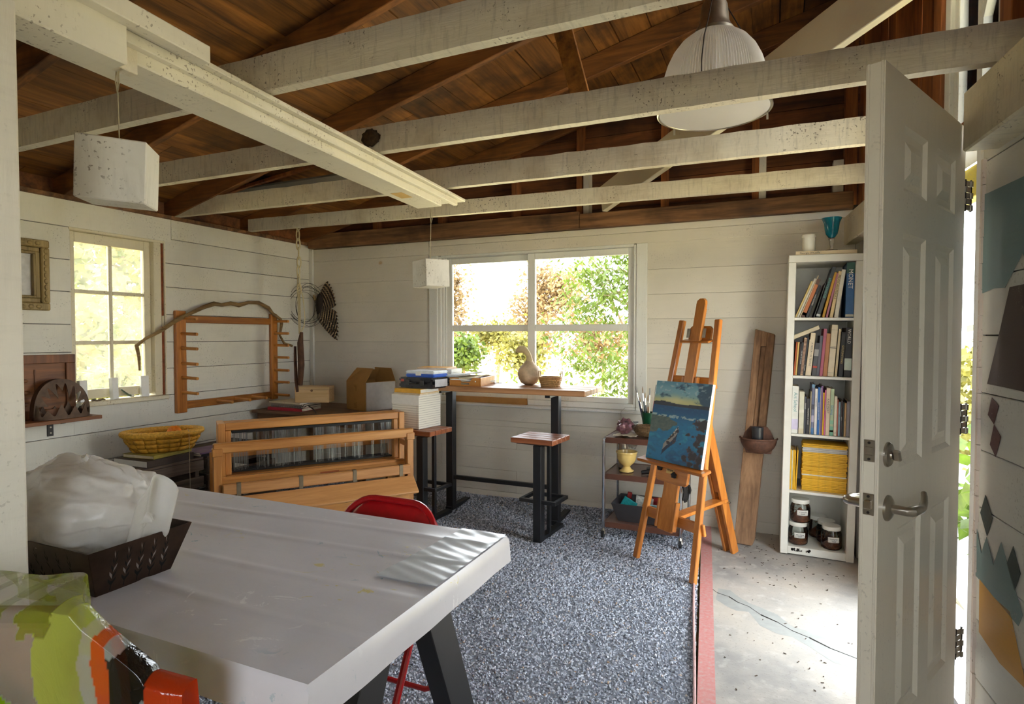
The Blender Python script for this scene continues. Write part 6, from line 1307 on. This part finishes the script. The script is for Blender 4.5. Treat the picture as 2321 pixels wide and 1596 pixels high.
def cov(u, w):
    # parameter square -> drop, top, drop
    def ax(t, a, c, n0): 
        if t < n0: return a - .004*(1-t/n0), (1-t/n0)
        if t > 1-n0: return c + .004*((t-1+n0)/n0), (t-1+n0)/n0
        return a + (c-a)*(t-n0)/(1-2*n0), 0
    x, dx = ax(u, TX0, TX1, .03); y, dy = ax(w, TY0, TY1, .05); d = max(dx, dy)
    rip = .0012*math.sin(x*24+y*27)*d
    return (x + (rip if dx > dy else 0), y + (rip if dy >= dx else 0), TZ - DR*d + (wr_(x, y) if d == 0 else 0))
tc_ = ob('table_cover', G().grid(cov, 120, 90), m, None); tag(tc_, 'glossy grey vinyl cover fitted over the work table with paint marks', 'tablecloth')
g = G().grid(lambda u, w: (-.885+.148*u+.03*(1-w)*u-.03*(1-w), 1.22+.405*w, TZ+.0045+wr_(-.885+.148*u, 1.22+.405*w)*.9+.0006*math.sin(w*60+u*9)), 30, 60)
tag(ob('cover_fold', g, plain('cover_fold_vinyl', rgb(204, 210, 216), .3, .0, var=.05), None), 'shiny silvery fold of the vinyl cover on the far right table corner', 'plastic sheet')  # added sheet stands for the mitred fold of the cover

# ---------------------------------------------------------------- red folding chair
m_red = plain('red_enamel', rgb(168, 16, 24), .3, var=.15, scale=30)
fc = thing('folding_chair', 'red metal folding chair tucked under the far side of the work table', 'chair', (-1.225, 1.55, 0))
XL, XR = -1.425, -1.03
def up(z): return 1.335 + (1.745-1.335)*z/.775
pts = [(XL, up(0), 0)] + [(XL, up(z), z) for z in (.2, .45, .66)] + [(XL+.12-.12*math.cos(a), up(.66+.115*math.sin(a)), .66+.115*math.sin(a)) for a in [i*math.pi/14 for i in range(1, 8)]] + [(XR-.12+.12*math.sin(a), up(.66+.115*math.cos(a)), .66+.115*math.cos(a)) for a in [i*math.pi/14 for i in range(0, 7)]] + [(XR, up(z), z) for z in (.66, .45, .2)] + [(XR, up(0), 0)]
ob('back_frame', G().tube(pts, .0115, 10), m_red, fc)
ob('back_panel', G().grid(lambda u, w: (XL+.004+(XR-XL-.008)*u, up(.57+.2*w)+.010*math.sin(math.pi*u)+.002, .57+w*(.085+.115*min(1, (max(0, 1-(max(0, abs(2*u-1)-.39)/.61)**2))**.5))), 40, 10), m_red, fc, sol=.004)
for s_ in (XL+.022, XR-.022): ob('rear_leg', G().tube([(s_, 1.635, .60), (s_, 1.66, .45), (s_, 1.775, 0)], .0105, 10), m_red, fc)
ob('rear_stretcher', G().tube([(XL+.022, 1.737, .15), (XL+.07, 1.745, .125), (XR-.07, 1.745, .125), (XR-.022, 1.737, .15)], .009, 8), m_red, fc)
ob('front_stretcher', G().tube([(XL, up(.14), .14), (XR, up(.14), .14)], .009, 8), m_red, fc)
ob('seat', G().grid(lambda u, w: (XL+.025+(XR-XL-.05)*u, 1.36+.34*w, .435-.012*math.sin(math.pi*u)*math.sin(math.pi*w)+.008*w), 14, 12), m_red, fc, sol=.006)
ob('seat_rim', G().tube([(XL+.025, 1.36, .43), (XR-.025, 1.36, .43), (XR-.025, 1.70, .438), (XL+.025, 1.70, .438)], .008, 8, closed=True), m_red, fc)
for x in (XL, XR): ob('foot_cap', G().cyl((x, up(0)+.0, -.005), (x, up(.03), .03), .0135, n=10), m_black, fc)

# ---------------------------------------------------------------- metal tray with sprig cut-outs painted on
m_bronze = plain('bronzed_metal', rgb(64, 48, 38), .4, .75, var=.5, scale=14)
tb = thing('metal_planter', 'dark bronze metal tray with painted sprig cut-outs on the work table', 'tray', (-1.63, .95, TZ))
def tapered_open(x0, x1, y0, y1, fl, h, w):
    bo = [(x0, y0, 0), (x1, y0, 0), (x1, y1, 0), (x0, y1, 0)]; to = [(x0-fl, y0-fl, h), (x1+fl, y0-fl, h), (x1+fl, y1+fl, h), (x0-fl, y1+fl, h)]
    ti = [(x0-fl+w, y0-fl+w, h), (x1+fl-w, y0-fl+w, h), (x1+fl-w, y1+fl-w, h), (x0-fl+w, y1+fl-w, h)]; bi = [(x0+w, y0+w, w), (x1-w, y0+w, w), (x1-w, y1-w, w), (x0+w, y1-w, w)]
    f = [(3, 2, 1, 0), (12, 13, 14, 15)]
    for k in range(4): l = (k+1) % 4; f += [(k, l, 4+l, 4+k), (4+k, 4+l, 8+l, 8+k), (8+k, 8+l, 12+l, 12+k)]
    return G().add(bo+to+ti+bi, f)
tx0, tx1, ty0, ty1, fl, th_ = -.21, .20, -.096, .092, .036, .118
ob('shell', tapered_open(tx0, tx1, ty0, ty1, fl, th_, .003), m_bronze, tb, .001, False, world=False)
m_hole = plain('painted_hole_dark', rgb(14, 12, 11), .9); m_sprig_pale = plain('painted_hole_pale', rgb(150, 140, 134), .7)  # flat shapes: darkness inside the holes is put into their colour
def sprig(P_, ou, ov, on):
    q = lambda a, b_: P_(a, b_)
    g = G(); g2 = G()
    for k in range(5):
        s_ = 1-k*.14; z = .018+k*.017
        for sd in (-1, 1):
            a, b_ = q(ou, z), q(ou+sd*.0085*s_, z+.012); c, d = q(ou+sd*.010*s_, z+.021), q(ou+sd*.001, z+.011)
            (g if (k+sd) % 3 else g2).add([a, b_, c, d], [(0, 1, 2, 3)])
    g.add([q(ou-.0012, .006), q(ou+.0012, .006), q(ou+.001, .03), q(ou-.001, .03)], [(0, 1, 2, 3)]); return g, g2
for k in range(5):
    def side(a, z): return Vector((tx1 + fl*z/th_ + .0006, ty0*.85 + a + (ty1-ty0)*.85*(k+.5)/5, z))
    g, g2 = sprig(side, 0, 0, 0); s_ = ob('painted_sprig_hole', g, m_hole, tb, smooth=False, world=False)
    if g2.v: ob('painted_see_through', g2, m_sprig_pale, s_, smooth=False, world=False)  # pale flat shapes stand for the table seen through the holes
for k in range(8):
    def side(a, z): return Vector((tx0 + .03 + a + (tx1-tx0-.06)*(k+.5)/8, ty0 - fl*z/th_ - .0006, z))
    g, g2 = sprig(side, 0, 0, 0); ob('painted_sprig_hole', g, m_hole, tb, smooth=False, world=False)
# plastic bag bundled in the tray
def plastic(name, c, rough=.22, tr=.45, clear=.1):
    m, nt, b = newmat(name); out = nt.nodes['Material Output']; b.inputs['Base Color'].default_value = c; b.inputs['Roughness'].default_value = rough; b.inputs['Specular IOR Level'].default_value = .7
    t = nd(nt, 'ShaderNodeBsdfTranslucent'); t.inputs[0].default_value = c; tp_ = nd(nt, 'ShaderNodeBsdfTransparent'); a = nd(nt, 'ShaderNodeMixShader'); a.inputs[0].default_value = tr; b2 = nd(nt, 'ShaderNodeMixShader'); b2.inputs[0].default_value = clear
    v = coords(nt); bump(nt, b, noise_n(nt, coords(nt, (1, 1, 2.2)), 26, 5, .6, .8), .22, .010)
    nt.links.new(b.outputs[0], a.inputs[1]); nt.links.new(t.outputs[0], a.inputs[2]); nt.links.new(a.outputs[0], b2.inputs[1]); nt.links.new(tp_.outputs[0], b2.inputs[2]); nt.links.new(b2.outputs[0], out.inputs[0]); return m
m_bag = plastic('milky_plastic', rgb(240, 238, 234), .13, .45, .26)
bag = thing('plastic_bag', 'crumpled milky plastic bag bundled in the metal tray', 'bag', (-1.62, .95, .80))
g = G(); NU, NV = 150, 96
def bagp(u, w):
    a = 2*math.pi*u; t = math.pi*(.02+.96*w); d = Vector((math.cos(a)*math.sin(t), math.sin(a)*math.sin(t), -math.cos(t)))
    dq = d + Vector((.15*fbm(d, 2.2, 2), .15*fbm(d+Vector((5, 0, 0)), 2.2, 2), .1*fbm(d+Vector((0, 5, 0)), 2.2, 2)))
    v1 = noise.voronoi(Vector((dq.x*1.9, dq.y*1.9, dq.z*1.1)))[0]; v2 = noise.voronoi(Vector((dq.x*4.4+3, dq.y*4.4, dq.z*2.4)))[0]
    r_ = .97 + .18*fbm(d*1.0, 1.4, 2) + .13*(v1[1]-v1[0]) + .045*(v2[1]-v2[0]) - .06*abs(math.sin(3.2*a + 5*d.z + 1.6*fbm(d, 1.5, 2)))**.7
    p = Vector((d.x*.225, d.y*.15, d.z*.125))*r_
    if d.x > 0: p.x += .045*d.x**2*(1 if d.z > -.2 else .3); p.z += .02*d.x
    p.z = max(p.z, -.095+.02*fbm((p.x*9, p.y*9, 0), 1, 2)); return p + Vector((0, 0, .115))
ob('film', g.grid(bagp, NU, NV, True), m_bag, bag, world=False, sharp=False)
ob('gathered_flap', G().grid(lambda u, w: (.20+.09*u+.01*math.sin(w*9), -.03+.10*w-.03*u, .06+.12*u+.05*math.sin(w*3.1)*u - .03*w*(1-u)), 14, 18), m_bag, bag, world=False, sol=.001)
ob('inner_bundle', G().ball((0, 0, .115), .1, (1.65, 1.05, .85), 20, 14), plain('bundle_beige', rgb(226, 214, 202), .9, var=.2, scale=9), bag, world=False)
rg = random.Random(12)
for i in range(2):
    a = Vector((-1.55+.03*i, .90+.02*i, TZ+.05)); o = ob('straw_piece', G().beam(a, a+Vector((-.10+.03*i, -.05, .055)), .012, .0025), plain('straw_tan', rgb(170, 136, 88), .7), None, .0005, False)
    tag(o, ['flat straw strip poking out at the front of the metal tray', 'flat straw strip lying behind another in the metal tray'][i], 'straw', 'straw strips in the tray')

# ---------------------------------------------------------------- bundle under printed clear plastic, nearest the camera
Rv = Vector((.915, .4035, 0)); Fv = Vector((-.4035, .915, 0)); P0 = Vector((-1.035, .570, 0))
bx = tag(ob('brown_carton', G().obox(P0 + Rv*(-.215) + Fv*.045 + Vector((0, 0, .445)), (.36, .075, .895), (0, 0, math.atan2(Rv.y, Rv.x))), plain('carton_brown', rgb(136, 98, 70), .8, var=.2, scale=6), None, .006, False), 'tall brown carton standing under the printed plastic', 'carton')
m, nt, b = newmat('printed_film'); out = nt.nodes['Material Output']; vc = nd(nt, 'ShaderNodeVertexColor'); vc.layer_name = 'print'
nt.links.new(vc.outputs['Color'], b.inputs['Base Color']); b.inputs['Roughness'].default_value = .12; b.inputs['Specular IOR Level'].default_value = .8
tl = nd(nt, 'ShaderNodeBsdfTranslucent'); nt.links.new(vc.outputs['Color'], tl.inputs[0]); a1 = nd(nt, 'ShaderNodeMixShader'); a1.inputs[0].default_value = .35; nt.links.new(b.outputs[0], a1.inputs[1]); nt.links.new(tl.outputs[0], a1.inputs[2])
tp_ = nd(nt, 'ShaderNodeBsdfTransparent'); a2 = nd(nt, 'ShaderNodeMixShader'); nt.links.new(vc.outputs['Alpha'], a2.inputs[0]); nt.links.new(tp_.outputs[0], a2.inputs[1]); nt.links.new(a1.outputs[0], a2.inputs[2]); nt.links.new(a2.outputs[0], out.inputs[0])
bump(nt, b, noise_n(nt, coords(nt, (1, 1, .6)), 18, 4, .6, 1.0), .35, .012)
UA, UB = -.42, .205
def top_h(u):
    return min(.930 + .006*smooth(0, -.1, u) - .004*math.sin(u*40), .962 - 1.0*u - .006*math.sin(u*30) if u < .143 else .819 - .28*(u-.143))
def film(s_, t_):
    u = UA + (UB-UA)*s_; h = top_h(u); fr_ = -.032; bk = .012 + .10*(1-smooth(-.05, .03, u))
    fold = .010*math.sin(u*55+2) + .008*math.sin(u*23)
    if t_ < .62: k = t_/.62; z = h - (1-k)*.75; f = fr_ + fold*(1-k*.75)*(1 if u > -.08 else .25)
    elif t_ < .78: k = (t_-.62)/.16; z = h + .006*math.sin(math.pi*k); f = fr_ + (bk-fr_)*k
    else: k = (t_-.78)/.22; z = h - k*.16; f = bk + .02*k
    return P0 + Rv*u + Fv*f + Vector((0, 0, z))
NS, NT = 250, 230
o = ob('printed_plastic', G().grid(film, NS, NT), m, None, sharp=False); tag(o, 'clear plastic film printed green, orange and black draped at the lower left', 'plastic film')
ca = o.data.color_attributes.new('print', 'FLOAT_COLOR', 'POINT')
for j in range(NT+1):
    for i in range(NS+1):
        p = film(i/NS, j/NT); u = UA+(UB-UA)*i/NS; z = p.z; n = fbm((u*12, z*12, 1), 1, 3); e = u + .012*n; low = top_h(u)-z
        c, a = (206, 198, 184), .38
        if z > top_h(u)-.05 and n > .02 and u < .04: c, a = (150, 160, 40), .6
        elif u < -.0 and low > .11 + .8*max(0, u+.10) and n > -.45: c, a = (134, 176, 8), .93
        elif -.025 < e < .045 and z < .95: c, a = (188, 198, 84), .78 - .2*smooth(0, .05, e-.0)
        elif .045 <= e < .068: c, a = (200, 194, 160), .62
        if .066 < e < .088: c, a = (214, 84, 16), .9
        elif .088 <= e < .150: c, a = ((22, 20, 20), .96) if n < .28 else ((170, 180, 180), .6)
        elif e >= .150: c, a = (196, 62, 22), .96
        ca.data[j*(NS+1)+i].color = (s2l(c[0]), s2l(c[1]), s2l(c[2]), a)
# ---------------------------------------------------------------- outdoors
m_leaf = {}
def leafmat(name, c1, c2, tr=.5):
    m, nt, b = newmat(name); out = nt.nodes['Material Output']
    oi = nd(nt, 'ShaderNodeTexCoord'); v = coords(nt); f = noise_n(nt, v, 3.5, 4, .7)
    col = ramp(nt, f, [(.3, c1), (.7, c2)]); nt.links.new(col, b.inputs['Base Color']); b.inputs['Roughness'].default_value = .5
    t = nd(nt, 'ShaderNodeBsdfTranslucent'); nt.links.new(col, t.inputs[0])
    mx = nd(nt, 'ShaderNodeMixShader'); mx.inputs[0].default_value = tr
    nt.links.new(b.outputs[0], mx.inputs[1]); nt.links.new(t.outputs[0], mx.inputs[2]); nt.links.new(mx.outputs[0], out.inputs[0]); return m
m_lg = leafmat('leaf_green', rgb(44, 62, 16), rgb(96, 116, 36)); m_ly = leafmat('leaf_yellow', rgb(88, 88, 34), rgb(134, 128, 64), .45)
m_lo = leafmat('leaf_autumn', rgb(104, 84, 54), rgb(146, 122, 86), .4)
def leaves(g, n, spot, size, droop=.6, narrow=.28, rng=random):
    for _ in range(n):
        p = Vector(spot()); L = size*rng.uniform(.6, 1.3); a = rng.uniform(0, 6.283)
        d = Vector((math.cos(a), math.sin(a), -droop + rng.uniform(-.5, .5))).normalized(); s = d.cross(Vector((rng.uniform(-1, 1), rng.uniform(-1, 1), rng.uniform(-.2, 1)))).normalized()*L*narrow
        g.add([p, p+d*L*.45+s, p+d*L, p+d*L*.45-s], [(0, 1, 2, 3)])
def tree(name, label, base, h, blobs, n, size, mat, narrow=.28, trunk=.08, cat='tree', group=None, droop=.6):
    t = thing(name, label, cat, base, group=group); rng = random.Random(int(abs(base[0]*100)+abs(base[1]*37)))
    b0 = Vector(base); g = G(); top = Vector(blobs[0][0]); g.tube([b0+Vector((0, 0, -.2)), b0.lerp(top, .5)+Vector((.05, .05, 0)), top], [trunk, trunk*.8, trunk*.4], 7)
    for c, r in blobs:
        c = Vector(c); st = b0.lerp(top, rng.uniform(.25, .7)); g.tube([st, st.lerp(c, .55)+Vector((0, 0, .1*r[2])), c+Vector((0, 0, -.3*r[2]))], [trunk*.45, trunk*.3, trunk*.1], 5)
        for _ in range(5):
            e = c + Vector((rng.uniform(-1, 1)*r[0], rng.uniform(-1, 1)*r[1], rng.uniform(-.8, .8)*r[2])); g.tube([st.lerp(c, .6), st.lerp(c, .8).lerp(e, .5), e], [trunk*.16, trunk*.1, trunk*.04], 4)
    ob('branches', g, m_bark, t)
    tot = sum(r[0]*r[1]*r[2] for c, r in blobs); g = G()
    for c, r in blobs:
        tw = [Vector(c) + Vector((rng.gauss(0, .45)*r[0], rng.gauss(0, .45)*r[1], rng.gauss(0, .45)*r[2])) for _ in range(max(4, int(n*r[0]*r[1]*r[2]/tot/14)))]
        def spot(): 
            q = rng.choice(tw); return q + Vector((rng.gauss(0, .09), rng.gauss(0, .09), rng.gauss(0, .13)))*(size/.1)
        leaves(g, int(n*r[0]*r[1]*r[2]/tot), spot, size, droop, narrow, rng)
    tag(ob('foliage', g, mat, t, smooth=False), kind='stuff'); return t
m_field, nt, b = newmat('dry_grass_field'); b.inputs['Roughness'].default_value = .9
v = coords(nt); f1 = noise_n(nt, v, .6, 5, .7); nt.links.new(ramp(nt, f1, [(.35, rgb(176, 168, 96)), (.55, rgb(222, 206, 160)), (.75, rgb(236, 226, 196))]), b.inputs['Base Color'])
g = G(); g.grid(lambda u, w: (-40+u*70, -30+w*90, -.14 - .02*abs(math.sin(u*30))), 24, 24)
tag(ob('ground_outside', g, m_field, smooth=False), 'pale dry grass field outside the windows', None, kind='structure')
# by the wide window
tree('willow_tree', 'green narrow-leaved tree just outside the right half of the wide window', (-1.5, 7.8, -.1), 4, [((-1.55, 7.6, 2.9), (.5, .5, .6)), ((-1.75, 7.1, 1.95), (.45, .5, .5)), ((-2.15, 7.0, 1.75), (.40, .4, .5)), ((-1.5, 7.2, 2.35), (.45, .5, .5)), ((-2.1, 6.8, 1.05), (.45, .4, .35)), ((-1.6, 6.7, .85), (.45, .5, .4)), ((-2.1, 7.4, 2.25), (.35, .4, .25)), ((-1.35, 6.8, 1.5), (.35, .4, .5))], 5200, .09, m_lg, .16, .05, droop=.9)
tree('autumn_tree', 'pale russet tree at the far left of the wide window', (-7.75, 13.2, -.1), 6, [((-7.65, 13.3, 2.6), (.42, .6, .9)), ((-7.7, 13, 1.5), (.5, .7, .6)), ((-7.75, 13.0, 3.5), (.35, .5, .6))], 5200, .10, m_lo, .4, .14)
tree('pale_willow', 'pale drooping tree in the middle distance beside the sash post', (-5.45, 13.6, -.1), 4, [((-5.5, 13.6, 2.0), (.55, .6, .5)), ((-5.2, 13.6, 2.7), (.4, .5, .5)), ((-4.6, 13.4, 2.3), (.7, .6, .7))], 5200, .10, m_lo, .3, .1)
for i, (x, y, z, r, mt, lb) in enumerate([(-6.9, 14.6, 1.35, (.8, .5, .35), m_ly, 'yellow-green bush below the russet tree'), (-6.0, 14.9, 1.3, (.7, .5, .32), m_lo, 'dry tan bush in the middle distance'), (-5.1, 12.2, 1.0, (.5, .5, .4), m_ly, 'yellowing bush seen above the gourd'), (-6.45, 11.8, .95, (.42, .4, .3), m_lg, 'small green bush low in the left panes'), (-3.9, 14.4, 1.3, (1.1, .6, .6), m_lo, 'tan bush behind the green narrow-leaved tree')]):
    tree('bush', lb, (x, y, -.1), 2, [((x, y, z), r)], 2200, .10, mt, .4, .05, 'bush', 'bushes in the field')
g = G(); g.box((-7, -14, -.135), (5, -1.5, -.105)); tag(ob('dim_ground_outside', g, plain('dim_ground_grey', rgb(112, 114, 116), .9, var=.2, scale=30), smooth=False), 'unseen grey ground added outside the front opening to cut bounce light', None, kind='structure')  # dark ground added out of view to weaken sunlight bounced indoors
# dense growth by the left window
tree('leafy_shrub', 'sunlit yellow-green shrub crowding the small left window', (-6.0, 3.3, -.1), 4, [((-6.0, 3.4, 2.6), (.6, 1.0, .8)), ((-5.9, 3.0, 1.5), (.6, 1.0, .7)), ((-6.1, 4.4, 1.7), (.6, .9, .9)), ((-5.7, 3.7, .6), (.6, 1.2, .5)), ((-6.6, 5.2, 2.6), (.7, 1.0, .9)), ((-6.6, 4.6, .8), (.6, 1.0, .6))], 6500, .085, m_ly, .38, .05, 'shrub')
tree('back_shrub', 'paler shrub behind the one at the small left window', (-8.0, 5.2, -.1), 5, [((-8.0, 5.2, 2.6), (.8, 1.6, 1.2)), ((-8.0, 4.8, 1.0), (.8, 1.8, .9))], 3200, .17, m_lg, .42, .08, 'shrub')
# seen through the door gap
tree('garden_shrub', 'sunlit shrub seen through the gap behind the door', (2.7, 9.2, -.1), 2, [((2.7, 9.2, .9), (.8, .8, .5)), ((2.3, 8.6, .35), (.8, .6, .4))], 2600, .12, m_ly, .4, .05, 'shrub')
tree('garden_plant', 'low broad-leaved plant beside the path outside the door', (1.55, 5.6, -.1), 1, [((1.55, 5.6, .12), (.35, .5, .15)), ((1.35, 4.9, .0), (.3, .3, .1))], 260, .16, m_lg, .45, .02, 'plant', None, .1)
g = G(); g.box((.95, 1.5, -.135), (2.2, 30, -.11)); tag(ob('path_outside', g, plain('path_gravel', rgb(150, 150, 152), .9, var=.25, scale=30), smooth=False), 'grey path outside the door', None, kind='structure')
